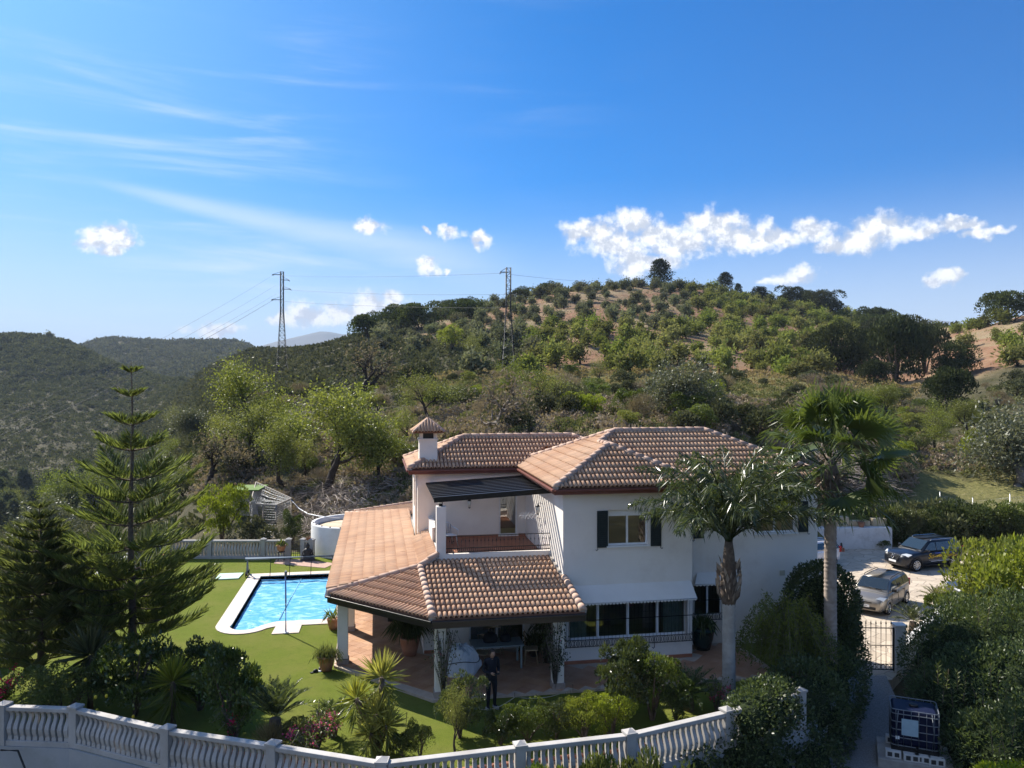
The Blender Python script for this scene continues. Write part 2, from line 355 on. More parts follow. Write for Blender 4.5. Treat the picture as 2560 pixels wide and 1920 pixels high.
def height(X, Y):
    X = np.asarray(X, float); Y = np.asarray(Y, float)
    d = X*sa+Y*ca; lat = X*ca-Y*sa; rr = np.hypot(X, Y)
    front = d > .28*np.abs(lat)+1e-6
    px = np.where(front, 1280+FPX*lat/np.maximum(d, 1e-3), np.where(lat < 0, -1500, 4400))
    px = np.clip(px, -1499, 4399); dd = np.clip(np.where(front, d, rr*.5), 24.01, 2499)
    i = (px+1500)/20; i0 = np.floor(i).astype(int); fi = i-i0; i1 = np.minimum(i0+1, len(TX)-1)
    j = np.log(dd/24)/np.log(2500/24)*(len(TD)-1); j0 = np.floor(j).astype(int); fj = j-j0; j1 = np.minimum(j0+1, len(TD)-1)
    z = TT[i0, j0]*(1-fi)*(1-fj)+TT[i1, j0]*fi*(1-fj)+TT[i0, j1]*(1-fi)*fj+TT[i1, j1]*fi*fj
    amp = np.clip((dd-46)/60, 0, 1)
    z = z+amp*(.35*fnoise(X, Y, 14, 6, 1)+.9*fnoise(X, Y, 55, 6, 2)*np.clip(dd/200, 0, 1.6))+np.clip((dd-350)/300, 0, 1)*4*fnoise(X, Y, 160, 7, 3)
    back = np.clip((rr-25)/60, 0, 1)*np.where(front, 0, 1)      # a wooded rise behind the viewpoint
    zb = -2.2+np.clip(rr-40, 0, 260)*.13
    z = np.where(front, z, np.where(rr < 40, -2.2, zb))
    return z-np.clip((rr-2400)/2000, 0, 1)*40
def terr(p): return float(height(np.array([p[0]]), np.array([p[1]]))[0])
def onT(x, y, d0=40.0):                            # pixel -> first hit of its ray with the terrain
    d = np.geomspace(d0, 1600, 2200); k = (x-1280)/FPX
    z = CZ-(y-960)/FPX*d; X = d*(sa+ca*k); Yy = d*(ca-sa*k); h = height(X, Yy)
    b = np.nonzero(z < h)[0]; i = b[0] if len(b) else len(d)-1
    return Vector((X[i], Yy[i], h[i])), d[i]
def at(x, d):                                      # point on the terrain at image column x, distance d
    p = wpt(x, d, 0); p.z = terr(p); return p

def ground_material():
    m = bpy.data.materials.new('hillside_earth'); m.use_nodes = True; N = NT(m.node_tree)
    out = N.new('ShaderNodeOutputMaterial'); pos = N.new('ShaderNodeNewGeometry').outputs['Position']
    soil = N.new('ShaderNodeAttribute', attribute_name='soil').outputs['Fac']; grass = N.new('ShaderNodeAttribute', attribute_name='grass').outputs['Fac']
    n1 = N.noise(pos, .35, 8.0, .65); n2 = N.noise(pos, .06, 5.0, .6); n3 = N.noise(pos, 2.5, 6.0, .7)
    scrub = N.ramp(n1, [(.25, (.03, .033, .015)), (.5, (.075, .068, .036)), (.75, (.13, .108, .066))])
    red = N.ramp(n1, [(.25, (.15, .08, .048)), (.5, (.24, .135, .08)), (.8, (.32, .22, .14))])
    red = N.mix(N.smooth(n2, .45, .65), red, (.26, .2, .12))
    gr = N.ramp(n3, [(.25, (.1, .105, .035)), (.55, (.19, .175, .065)), (.8, (.32, .26, .13))])
    f = N.math('ADD', soil, N.math('MULTIPLY', N.math('SUBTRACT', n2, .5), .9))
    c = N.mix(N.smooth(f, .35, .65), scrub, red)
    g = N.math('ADD', grass, N.math('MULTIPLY', N.math('SUBTRACT', n1, .5), 1.1))
    c = N.mix(N.smooth(g, .38, .68), c, gr)
    c = N.mix(N.math('MULTIPLY', N.smooth(n3, .62, .8), .35), c, (.33, .29, .22))
    b = N.new('ShaderNodeBump', {'Height': N.math('ADD', n3, N.math('MULTIPLY', n1, 2.0)), 'Strength': .7, 'Distance': .25})
    p = N.new('ShaderNodeBsdfPrincipled', {'Base Color': c, 'Roughness': .95, 'Specular IOR Level': .1, 'Normal': b.outputs[0]})
    m.node_tree.links.new(p.outputs[0], out.inputs[0]); return m
def soil_mask(x, d):                               # bare red earth: the orchard and the right-hand hill
    o = np.clip((x-930)/260, 0, 1)*np.clip((d-118)/22, 0, 1)*np.clip((430-d)/60, 0, 1)
    o = np.where(x < 1300, o*np.clip((d-150)/40, 0, 1), o)
    return o
def grass_mask(x, d):
    g = np.clip((x-1250)/120, 0, 1)*np.clip((2100-x)/80, 0, 1)*np.clip((d-70)/15, 0, 1)*np.clip((128-d)/12, 0, 1)*.85
    g = np.maximum(g, np.clip((x-2280)/50, 0, 1)*np.clip((d-50)/4, 0, 1)*np.clip((67-d)/4, 0, 1)*.95)
    g = np.maximum(g, .1*np.clip((x-2300)/100, 0, 1)*np.clip((d-90)/30, 0, 1))
    g = np.maximum(g, .62*np.clip((x-700)/100, 0, 1)*np.clip((d-40)/8, 0, 1)*np.clip((80-d)/15, 0, 1))
    return g
def build_terrain():
    az = np.concatenate([np.linspace(-math.pi, -.75, 60, endpoint=False), np.linspace(-.75, .75, 420), np.linspace(.75, math.pi, 61)[1:-1]])
    r = np.concatenate([[1.0, 8, 16], np.geomspace(22, 130, 110), np.geomspace(134, 1800, 150), np.geomspace(2000, 24000, 14)])
    A, Rr = np.meshgrid(az, r, indexing='ij')
    X = Rr*np.sin(A+YAW); Yy = Rr*np.cos(A+YAW); Z = height(X, Yy)
    d = X*sa+Yy*ca; lat = X*ca-Yy*sa; fr = d > .3*np.abs(lat)
    px = np.where(fr, 1280+FPX*lat/np.maximum(d, 1e-3), 0)
    me = gridmesh('terrain', np.stack([X, Yy, Z], -1), ground_material(), {'soil': np.where(fr, soil_mask(px, d), 0), 'grass': np.where(fr, grass_mask(px, d), .4)}, closed=True)
    o = link(bpy.data.objects.new('terrain', me)); tag(o, kind='structure')
    # far blue mountain range
    m = mat('far_mountain', (.07, .08, .06), (.12, .11, .09), .002, .95)
    sk = [(500, 900), (640, 868), (700, 852), (740, 843), (775, 834), (800, 829), (830, 830), (862, 836), (900, 834), (950, 836), (1000, 850), (1100, 870), (1700, 880), (2200, 830), (2290, 801), (2340, 800), (2400, 806), (2600, 850)]
    xs = np.linspace(300, 2900, 220); ys = np.interp(xs, [s[0] for s in sk], [s[1] for s in sk])
    D = 7000; prof = [(-1300, .02), (-850, .35), (-450, .7), (-170, .93), (0, 1), (250, .8), (750, .3), (1250, -.05)]
    P = np.zeros((len(xs), len(prof), 3)); rng = np.random.default_rng(3); wob = rng.normal(size=(len(xs), len(prof)))
    wob = (wob+np.roll(wob, 1, 0)+np.roll(wob, 2, 0))/3
    for i, x in enumerate(xs):
        top = (960-ys[i])/FPX*D+CZ
        for j, (dd, h) in enumerate(prof):
            q = wpt(x, D+dd, top*h+wob[i, j]*(9 if h < 1 else 2)); P[i, j] = q
    o = link(bpy.data.objects.new('mountain_range', gridmesh('mountain_range', P, m))); tag(o, kind='structure')
build_terrain()

# ------------------------------------------------------------------ the plot: lawn, paving, drive, path, pool
LV = -1.5                                           # level of the drive
POST_PX = [(10,1752),(189,1758),(419,1810),(683,1849),(955,1892),(1300,1852),(1574,1822),(1817,1766),(2000,1718)]
FPOST = [wpt(x, (CZ-1.1)*FPX/(y-960), 0) for x, y in POST_PX]
LPOST = [wpt(x, (CZ-1.1)*FPX/(y-960), 0) for x, y in [(384,1347),(256,1417),(139,1484),(30,1556),(-110,1640)]]
BPOST = [wpt(x, 41.4, 0) for x in (388, 524.5, 658.5, 722)]
def off(p, q, s): d = nrm(Vector(q)-Vector(p)); return Vector((-d.y, d.x, 0))*s
plot = [p.xy for p in FPOST[1:]]+[Vector((15.7, 23.4)), Vector((16.0, 33.4)), Vector((10, 37.4)), Vector((4.5, 43.5)), Vector((-3.2, 44.2)), BPOST[0].xy, LPOST[1].xy, LPOST[2].xy, LPOST[3].xy, Vector((-12.7, 25.6)), Vector((-11.6, 23.2)), FPOST[0].xy]
c0 = sum((Vector(p) for p in plot), Vector((0, 0)))/len(plot)
plot = [Vector(p)+(Vector(p)-c0).normalized()*.16 for p in plot]
STUCCO_GREY = mat('grey_render_wall', (.36, .37, .38), (.45, .45, .45), 1.2, .9, .3, 25, dirt=((.2, .22, .17), .6, .5))
struct('retaining_wall', MB().prism(plot, -3.2, -.012), STUCCO_GREY)
def grassmat():
    m = bpy.data.materials.new('lawn_grass'); m.use_nodes = True; N = NT(m.node_tree); out = N.new('ShaderNodeOutputMaterial')
    pos = N.new('ShaderNodeNewGeometry').outputs['Position']
    a = N.noise(pos, 55.0, 4.0, .7); b = N.noise(pos, .6, 4.0, .6); c2 = N.noise(pos, 9.0, 4.0, .6)
    c = N.ramp(a, [(.2, (.08, .11, .016)), (.5, (.14, .175, .028)), (.8, (.22, .25, .06))])
    c = N.mix(N.math('MULTIPLY', N.smooth(b, .35, .7), .65), c, (.19, .19, .05)); c = N.mix(N.math('MULTIPLY', N.smooth(N.noise(pos, 3.2, 5.0, .7), .45, .75), .35), c, (.075, .1, .018)); c = N.mix(N.math('MULTIPLY', N.smooth(c2, .5, .75), .25), c, (.08, .13, .02))
    bp = N.new('ShaderNodeBump', {'Height': a, 'Strength': .9, 'Distance': .03})
    p = N.new('ShaderNodeBsdfPrincipled', {'Base Color': c, 'Roughness': .95, 'Specular IOR Level': .03, 'Normal': bp.outputs[0]})
    m.node_tree.links.new(p.outputs[0], out.inputs[0]); return m
LAWN = grassmat()
POOL_IN = [(-5.45, 39.0)]+[(-5.45, 31.45)]+[(-4.9+.62*math.cos(t), 31.35+.78*math.sin(t)) for t in np.linspace(R_(200), R_(335), 12)]+[(-4.0, 31.32), (-3.8, 31.45), (-1.6, 31.45), (-1.6, 39.0)]
POOL_OUT = [(-6.02, 39.55), (-6.02, 31.4)]+[(-4.95+1.08*math.cos(t), 31.4+1.28*math.sin(t)) for t in np.linspace(R_(190), R_(325), 12)]+[(-3.75, 30.85), (-1.05, 30.85), (-1.05, 39.55)]
import bmesh
def sheet_with_hole(name, outer, inner, z, m, parent=None, kind=True):
    bm = bmesh.new(); es = []
    for loop in (outer, inner):
        if not loop: continue
        vs = [bm.verts.new((p[0], p[1], z)) for p in loop]; es += [bm.edges.new((vs[i], vs[(i+1) % len(vs)])) for i in range(len(vs))]
    bmesh.ops.triangle_fill(bm, use_beauty=True, use_dissolve=False, edges=es)
    for f in bm.faces:
        f.normal_update()
        if f.normal.z < 0: f.normal_flip()
    me = bpy.data.meshes.new(name); bm.to_mesh(me); bm.free(); me.materials.append(m)
    o = link(bpy.data.objects.new(name, me), parent)
    return tag(o, kind='structure') if kind else o
inset = [Vector(p)-(Vector(p)-c0).normalized()*.05 for p in plot]
struct_lawn = sheet_with_hole('lawn', inset, POOL_OUT, .0, LAWN)
# retaining wall prism must not fill the pool: cut the pool well with a boolean
_w = bpy.data.objects['retaining_wall']
_cut = bpy.data.objects.new('pool_cut', tomesh('pool_cut', MB().prism(POOL_IN[::1], -1.6, .5), STUCCO_GREY)); COL.objects.link(_cut)
_md = _w.modifiers.new('pool', 'BOOLEAN'); _md.operation = 'DIFFERENCE'; _md.object = _cut; _md.solver = 'EXACT'
bpy.context.view_layer.update()
_me = bpy.data.meshes.new_from_object(_w.evaluated_get(bpy.context.evaluated_depsgraph_get())); _w.modifiers.clear(); _w.data = _me
bpy.data.objects.remove(_cut)
def edge_line(A, B, n): return [A+(B-A)*i/n for i in range(n+1)]
# ---- terracotta terrace paving: individual tiles near, laid diagonally with light joints
def pavemat(name, cols, joint, sx, sy, rot, jw):
    m = bpy.data.materials.new(name); m.use_nodes = True; N = NT(m.node_tree); out = N.new('ShaderNodeOutputMaterial')
    pos = N.new('ShaderNodeNewGeometry').outputs['Position']; mp = N.new('ShaderNodeMapping', {'Vector': pos, 'Rotation': (0, 0, rot)}).outputs[0]
    br = N.new('ShaderNodeTexBrick', {'Vector': mp, 'Color1': cols[0]+(1,), 'Color2': cols[1]+(1,), 'Mortar': joint+(1,), 'Scale': 1.0, 'Mortar Size': jw, 'Brick Width': sx, 'Row Height': sy, 'Bias': 0.0}, offset=0.0)
    n = N.noise(pos, 4.0, 6.0, .6); c = N.mix(N.math('MULTIPLY', n, .5), br.outputs[0], cols[2])
    bp = N.new('ShaderNodeBump', {'Height': br.outputs[1], 'Strength': .4, 'Distance': .004, }, invert=True)
    p = N.new('ShaderNodeBsdfPrincipled', {'Base Color': c, 'Roughness': .5, 'Specular IOR Level': .35, 'Normal': bp.outputs[0]})
    m.node_tree.links.new(p.outputs[0], out.inputs[0]); return m
TILEFLOOR = mat('terracotta_floor_tile', (.42, .22, .12), (.52, .31, .2), 1.5, .5, .05, 40, attr=.25)
JOINT = mat('pale_tile_joint', (.55, .46, .38), (.46, .37, .3), 3.0, .9)
terr_poly = [(-1.35, 26.05), (1.62, 22.72), (12.6, 22.72), (12.6, 26.0), (10.49, 26.0), (10.49, 24.83), (6.03, 24.83), (6.03, 26.7), (1.6, 26.7), (1.6, 41.0), (-1.35, 41.0)]
tb = struct('terrace', MB().prism(terr_poly, -.01, .078), JOINT)
def inpoly(x, y, P):
    c = False; n = len(P); j = n-1
    for i in range(n):
        if (P[i][1] > y) != (P[j][1] > y) and x < (P[j][0]-P[i][0])*(y-P[i][1])/(P[j][1]-P[i][1])+P[i][0]: c = not c
        j = i
    return c
_tm = tomesh('floor_tile', MB().box((0, 0, 0), (.375, .375, .012)), TILEFLOOR)
_tq = []; nt = 0; a45 = R_(45)
_cells = []
for i in range(-60, 90):
    for j in range(-60, 120):
        x = -1.35+(i*math.cos(a45)-j*math.sin(a45))*.385; y = 22.72+(i*math.sin(a45)+j*math.cos(a45))*.385
        if all(inpoly(x+dx, y+dy, terr_poly) for dx, dy in ((.27, 0), (-.27, 0), (0, .27), (0, -.27))): _cells.append((math.hypot(x, y), x, y))
_cells.sort()
for q, x, y in _cells:
    sunny = x < 1.55 and y > 23
    if nt < 300 and (sunny or x < 6): shared('floor_tile', _tm, tb, Matrix.Translation((x, y, .0785)) @ Matrix.Rotation(a45, 4, 'Z')); nt += 1
    else: _tq.append((x, y))
if _tq:
    mb = MB()
    for x, y in _tq: mb.box((x, y, .0785), (.375, .375, .012), a45)
    tag(part('floor_tiles', mb, TILEFLOOR, tb), kind='stuff')
# ---- flower bed strip inside the front balustrade
BED = mat('flower_bed_soil', (.16, .1, .06), (.28, .2, .13), 2.5, .95, .6, 12)
BRICKEDGE = mat('red_edging_brick', (.4, .17, .1), (.3, .13, .08), 4.0, .85, .2)
inner = []
for i in range(1, len(FPOST)):
    p = FPOST[i]; a = FPOST[max(i-1, 1)]; b = FPOST[min(i+1, len(FPOST)-1)]; d = nrm(b-a); inner.append(p+Vector((-d.y, d.x, 0))*(1.15 if i < 7 else .9))
bedp = [p.xy for p in FPOST[1:]]+[p.xy for p in inner[::-1]]
mbp = MB()
for i in range(len(inner)-1):
    a, b, c_, d_ = FPOST[i+1], FPOST[i+2], inner[i+1], inner[i]; mbp.slab([(a.x, a.y, .012), (b.x, b.y, .012), (c_.x, c_.y, .012), (d_.x, d_.y, .012)], .012)
struct('flower_bed', mbp, BED)
ed = thing('bed_edging', inner[0], 'low red brick edging between the lawn and the front flower bed', 'edging')
_bm = tomesh('brick', MB().box((0, 0, .03), (.235, .1, .085)), BRICKEDGE)
for i in range(len(inner)-2):
    a, b = inner[i], inner[i+1]; n = max(1, int((b-a).length/.25)); ang = math.atan2((b-a).y, (b-a).x)
    for k in range(n):
        p = a+(b-a)*((k+.5)/n); shared('brick', _bm, ed, Matrix.Translation((p.x, p.y, 0)) @ Matrix.Rotation(ang, 4, 'Z'))
# ---- drive of pale crazy paving, gravel path, road
def crazymat():
    m = bpy.data.materials.new('crazy_paving'); m.use_nodes = True; N = NT(m.node_tree); out = N.new('ShaderNodeOutputMaterial')
    pos = N.new('ShaderNodeNewGeometry').outputs['Position']
    v = N.new('ShaderNodeTexVoronoi', {'Vector': pos, 'Scale': 1.55}, feature='DISTANCE_TO_EDGE').outputs['Distance']
    vc = N.new('ShaderNodeTexVoronoi', {'Vector': pos, 'Scale': 1.55}, feature='F1').outputs['Color']
    n = N.noise(pos, 5.0, 6.0, .6)
    c = N.mix(N.new('ShaderNodeSeparateColor', {0: vc}).outputs[0], (.43, .35, .26), (.56, .47, .36)); c = N.mix(N.math('MULTIPLY', n, .5), c, (.5, .43, .36))
    c = N.mix(N.smooth(v, .045, .015), c, (.34, .28, .22))
    bp = N.new('ShaderNodeBump', {'Height': N.smooth(v, 0.0, .06), 'Strength': .6, 'Distance': .02})
    p = N.new('ShaderNodeBsdfPrincipled', {'Base Color': c, 'Roughness': .85, 'Specular IOR Level': .2, 'Normal': bp.outputs[0]})
    m.node_tree.links.new(p.outputs[0], out.inputs[0]); return m
drive = [G(2100, 1700, LV).xy, G(2230, 1700, LV).xy, G(2370, 1550, LV).xy, G(2600, 1530, LV).xy, G(2900, 1480, LV).xy, G(2900, 1385, LV).xy, G(2400, 1372, LV).xy, G(2240, 1368, LV).xy, G(2080, 1374, LV).xy, G(1900, 1374, LV).xy, Vector((15.9, 33.5)), Vector((15.9, 25.0))]
struct('drive', MB().prism(drive[::1], LV-.5, LV+.012), crazymat())
GRAV = mat('grey_gravel', (.2, .19, .18), (.36, .34, .32), 30.0, .95, .9, 60)
pth = [G(2030, 1690, LV).xy, G(1990, 1800, LV).xy, G(1900, 1925, LV).xy, G(1800, 2100, LV).xy, G(2500, 2100, LV).xy, G(2400, 1900, LV).xy, G(2260, 1790, LV).xy, G(2215, 1690, LV).xy]
struct('path', MB().prism(pth, LV-.5, LV+.02), GRAV)
ROAD = mat('worn_asphalt', (.22, .21, .2), (.3, .28, .26), 3.0, .9, .3, 30)
rp = [(G(2400, 1362, LV), 3.4), (G(2480, 1354, LV), 3.4), (G(2560, 1352, LV), 3.4), (G(2750, 1352, LV), 3.4)]
mb = MB(); L = [p for p, w in rp]
V = []; 
for i, (p, w) in enumerate(rp):
    d = nrm(L[min(i+1, 3)]-L[max(i-1, 0)]); s = Vector((-d.y, d.x, 0))*w/2; V += [p-s+Vector((0, 0, .03)), p+s+Vector((0, 0, .03))]
mb.add(V, [(2*i, 2*i+2, 2*i+3, 2*i+1) for i in range(3)]); struct('road', mb, ROAD)
# ---- pool
COPE = mat('pale_pool_coping', (.56, .47, .41), (.64, .55, .49), 2.0, .7, .12, 60)
cope = sheet_with_hole('pool_coping', POOL_OUT, POOL_IN, .03, COPE)
sol = cope.modifiers.new('thick', 'SOLIDIFY'); sol.thickness = .06; sol.offset = -1
pad = [G(678.5, 1586.6).xy, G(747, 1583).xy, G(755, 1562).xy, G(690, 1566).xy]
struct('shower_pad', MB().prism(pad, .0, .028), COPE)
def poolmat(name, base, bumpy):
    m = bpy.data.materials.new(name); m.use_nodes = True; N = NT(m.node_tree); out = N.new('ShaderNodeOutputMaterial')
    pos = N.new('ShaderNodeNewGeometry').outputs['Position']
    mp = N.new('ShaderNodeMapping', {'Vector': pos, 'Rotation': (0, 0, R_(20)), 'Scale': (1.0, 1.9, 1)}).outputs[0]
    n = N.noise(mp, 1.5, 4.0, .5, 1.2); n2 = N.noise(mp, 5.0, 3.0, .5)
    c = N.mix(N.smooth(n, .42, .7), base, (.32, .64, .84))
    bp = N.new('ShaderNodeBump', {'Height': N.math('ADD', n, N.math('MULTIPLY', n2, .15)), 'Strength': .55, 'Distance': .12})
    p = N.new('ShaderNodeBsdfPrincipled', {'Base Color': c, 'Roughness': .3, 'Specular IOR Level': .5, 'Normal': bp.outputs[0]})
    m.node_tree.links.new(p.outputs[0], out.inputs[0]); return m
TILEB = mat('blue_pool_tile', (.03, .13, .34), (.05, .18, .42), 12.0, .25)
mb = MB(); n = len(POOL_IN); V = [(p[0], p[1], -.02) for p in POOL_IN]+[(p[0], p[1], -1.55) for p in POOL_IN]
mb.add(V, [(i, n+i, n+(i+1) % n, (i+1) % n) for i in range(n)]+[tuple(range(n, 2*n))]); struct('pool_basin', mb, TILEB)
# solar cover sheet floating on the water
xs = np.linspace(-5.42, -1.66, 60); ys = np.linspace(30.7, 38.75, 110); X, Yy = np.meshgrid(xs, ys, indexing='ij')
Z = -.17+.016*fnoise(X, Yy, 1.3, 7, 11)+.008*fnoise(X, Yy, .55, 7, 12)
keep = np.zeros_like(X, bool)
for i in range(len(xs)):
    for j in range(len(ys)): keep[i, j] = inpoly(xs[i], ys[j], POOL_IN)
I = np.arange(X.size).reshape(X.shape); mb = MB(); mb.v = [tuple(p) for p in np.stack([X, Yy, Z], -1).reshape(-1, 3)]
for i in range(len(xs)-1):
    for j in range(len(ys)-1):
        if keep[i, j] or keep[i+1, j+1] or keep[i+1, j] or keep[i, j+1]: mb.f.append((I[i, j], I[i+1, j], I[i+1, j+1], I[i, j+1])); mb.sm.append(True)
cv = part('pool_cover', mb, poolmat('blue_solar_cover', (.1, .42, .72), True)); tag(cv, 'rippled pale blue bubble cover floating on the pool', 'pool cover')
wt = MB().prism([(p[0], p[1]) for p in POOL_IN], -1.5, -.26); struct('water', wt, mat('pool_water', (.04, .25, .5), rough=.05, spec=.5))
seam = MB().tube([(G(1410/3.77+380, 1180+1000/3.77, -.15)), G(1200/3.77+380, 1180+1390/3.77, -.15)], .012, 5); part('seam', seam, mat('seam_grey', (.25, .5, .65)), cv)
# ------------------------------------------------------------------ the villa
WALL = mat('cream_stucco', (.82, .76, .69), (.86, .81, .75), .5, .9, .18, 70, dirt=((.62, .55, .47), .6, .4))
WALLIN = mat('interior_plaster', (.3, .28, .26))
TILE = mat('terracotta_roof_tile', (.5, .285, .17), (.58, .37, .24), .4, .85, .12, 60, attr=.2, dirt=((.28, .22, .17), 1.1, .35))
PAN = mat('roof_underlay', (.2, .1, .065), (.27, .14, .09), 2.0, .9)
RIDGE = mat('ridge_tile_pinkish', (.46, .3, .22), (.56, .39, .3), 1.5, .85, .2, 40, attr=.2, dirt=((.3, .27, .24), 2.0, .4))
MORTAR = mat('ridge_mortar', (.3, .27, .24), (.42, .38, .34), 5.0, .95, .5, 30)
FASCIA = mat('brown_gutter', (.16, .055, .04), (.2, .075, .055), 3.0, .45)
DARKG = mat('dark_gutter', (.03, .024, .022), rough=.35, spec=.5)
BLACK = mat('black_painted_wood', (.006, .006, .007), (.01, .01, .011), 6.0, .38, spec=.4)
IRON = mat('black_iron', (.01, .01, .011), rough=.45, spec=.4)
WFRAME = mat('white_aluminium', (.8, .81, .82), rough=.35, spec=.4)
SHUT = mat('dark_green_shutter', (.012, .022, .026), (.016, .028, .032), 8.0, .5)
GLASS = glassmat('window_glass')
TERRA = mat('terracotta_floor', (.36, .14, .08), (.43, .18, .1), 3.0, .6)
HB = Vector((6, 26, 0))
house = thing('villa', HB, 'cream two-storey villa with terracotta tiled roofs, covered porch and balcony', 'house')
def wall_mb(mb, p, q, z0, z1, holes=(), t=.22):
    """wall face from p to q (outside is on the right-hand side when walking p->q), holes (u0,u1,z0,z1)"""
    p, q = Vector((p[0], p[1], 0)), Vector((q[0], q[1], 0)); L = (q-p).length; u = nrm(q-p); nn = Vector((u.y, -u.x, 0))
    us = sorted({0, L, *[h[0] for h in holes], *[h[1] for h in holes]}); zs = sorted({z0, z1, *[h[2] for h in holes], *[h[3] for h in holes]})
    def solid(i, j):
        if i < 0 or j < 0 or i >= len(us)-1 or j >= len(zs)-1: return False
        cu, cz = (us[i]+us[i+1])/2, (zs[j]+zs[j+1])/2
        return not any(h[0] < cu < h[1] and h[2] < cz < h[3] for h in holes)
    P = lambda a, z, k: p+u*a-nn*(t*k)+Vector((0, 0, z))
    for i in range(len(us)-1):
        for j in range(len(zs)-1):
            if not solid(i, j): continue
            a, b, c, d = us[i], us[i+1], zs[j], zs[j+1]
            mb.add([P(a, c, 0), P(b, c, 0), P(b, d, 0), P(a, d, 0)], [(0, 1, 2, 3)]); mb.add([P(a, c, 1), P(b, c, 1), P(b, d, 1), P(a, d, 1)], [(3, 2, 1, 0)])
            if i > 0 and not solid(i-1, j): mb.add([P(a, c, 0), P(a, d, 0), P(a, d, 1), P(a, c, 1)], [(0, 1, 2, 3)])
            if i < len(us)-2 and not solid(i+1, j): mb.add([P(b, c, 0), P(b, c, 1), P(b, d, 1), P(b, d, 0)], [(0, 1, 2, 3)])
            if not solid(i, j-1): mb.add([P(a, c, 0), P(a, c, 1), P(b, c, 1), P(b, c, 0)], [(0, 1, 2, 3)])
            if not solid(i, j+1): mb.add([P(a, d, 0), P(b, d, 0), P(b, d, 1), P(a, d, 1)], [(0, 1, 2, 3)])
FY, RY, LX = 24.83, 26.0, 6.03                       # front wing, right wing, left face of the front wing
RX, FRX = 15.8, 10.49
# windows (from photo pixels on the wall planes)
def rect(x0, y0, x1, y1, Y):
    a, b = onY(x0, y0, Y), onY(x1, y1, Y); return a.x, b.x, b.z, a.z
w1 = rect(1519.5, 1275.5, 1620, 1361, FY)             # upper front window
w2 = rect(1420, 1498, 1719, 1586, FY)                 # lower grille window
w3 = rect(1888, 1252, 1990, 1330, RY)                 # upper window behind the palm
w4 = rect(1736, 1462, 1806, 1538, RY)                 # lower window behind the palm
mb = MB()
wall_mb(mb, (LX, FY), (FRX, FY), LV, 5.76, [(w1[0]-LX, w1[1]-LX, w1[2], w1[3]), (w2[0]-LX, w2[1]-LX, w2[2], w2[3])])
wall_mb(mb, (FRX, FY), (FRX, RY), LV, 5.76)
wall_mb(mb, (FRX, RY), (RX, RY), LV, 5.76, [(w3[0]-FRX, w3[1]-FRX, w3[2], w3[3]), (w4[0]-FRX, w4[1]-FRX, w4[2], w4[3])])
wall_mb(mb, (RX, RY), (RX, 32.1), LV, 5.76); wall_mb(mb, (RX, 32.1), (6.2, 32.1), 0, 5.76)
wall_mb(mb, (LX, 31.35), (LX, FY), .0, 5.76)           # left face of the front wing
ld = (onY(1248, 1238, 31.35).x, onY(1293, 1238, 31.35).x)
wall_mb(mb, (1.64, 31.35), (6.03, 31.35), 2.9, 5.76, [(ld[0]-1.64, ld[1]-1.64, 3.1, 5.25)])
wl = [(35.45-a, 35.45-b) for a, b in ((34.6, 33.6), (33.1, 32.1))]
wall_mb(mb, (1.64, 35.45), (1.64, 31.35), 2.0, 5.76, [(a, b, 3.9, 5.1) for a, b in wl])
wall_mb(mb, (8, 35.45), (1.64, 35.45), 2.0, 5.76); wall_mb(mb, (8.0, 32.1), (8.0, 35.45), 0, 5.76)
# ground floor under balcony
pdoor = (onY(1173, 1548, 26.7).x, onY(1312, 1548, 26.7).x)
wall_mb(mb, (1.6, 26.7), (6.03, 26.7), 0, 3.02, [(pdoor[0]-1.6, pdoor[1]-1.6, .1, 2.35)])
wall_mb(mb, (1.6, 40.8), (1.6, 26.7), 0, 2.75, [(3, 4.2, .1, 2.2), (8.2, 10, .1, 2.2)])
# balcony parapet (kerb), corner post, side parapet
BX, BY = 2.2, 26.8
mb.box2((BX-.15, BY-.11, 3.0), (LX, BY+.07, 3.42)); mb.box2((BX-.15, BY+.07, 3.0), (BX+.05, 31.35, 3.42))
mb.box2((BX-.16, BY-.12, 3.0), (BX+.16, BY+.2, 5.06))
mb.box2((BX-.15, 28.9, 3.42), (BX+.05, 31.349, 3.95))
# skirting strip of the porch edge and pillars
walls = part('wall', mb, WALL, house)
part('upper_floor', MB().box2((1.65, 26.81, 2.93), (6.02, 31.34, 3.06)), TERRA, house)
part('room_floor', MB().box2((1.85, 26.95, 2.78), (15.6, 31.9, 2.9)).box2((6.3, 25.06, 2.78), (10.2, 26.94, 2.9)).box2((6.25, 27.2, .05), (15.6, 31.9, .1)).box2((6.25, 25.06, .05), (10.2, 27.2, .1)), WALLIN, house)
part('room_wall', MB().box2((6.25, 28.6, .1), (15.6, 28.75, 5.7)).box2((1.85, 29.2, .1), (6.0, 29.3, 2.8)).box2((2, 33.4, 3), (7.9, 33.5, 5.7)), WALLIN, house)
for a_, b_ in (((LX+.002, FY-.02, .08), (FRX, FY-.002, .19)), ((1.62, 26.66, .08), (pdoor[0], 26.698, .18)), ((pdoor[1], 26.66, .08), (6.02, 26.698, .18)), ((1.9, 31.31, 3.06), (ld[0]-.05, 31.348, 3.16)), ((ld[1]+.05, 31.31, 3.06), (6.02, 31.348, 3.16))): part('floor_skirting', MB().box2(a_, b_), TERRA, house)
PIL = [(-1.07, 26.27), (-.95, 29.7), (-.95, 33.2), (-.95, 36.8), (-.95, 40.3), (1.87, 23.0), (5.42, 23.05)]
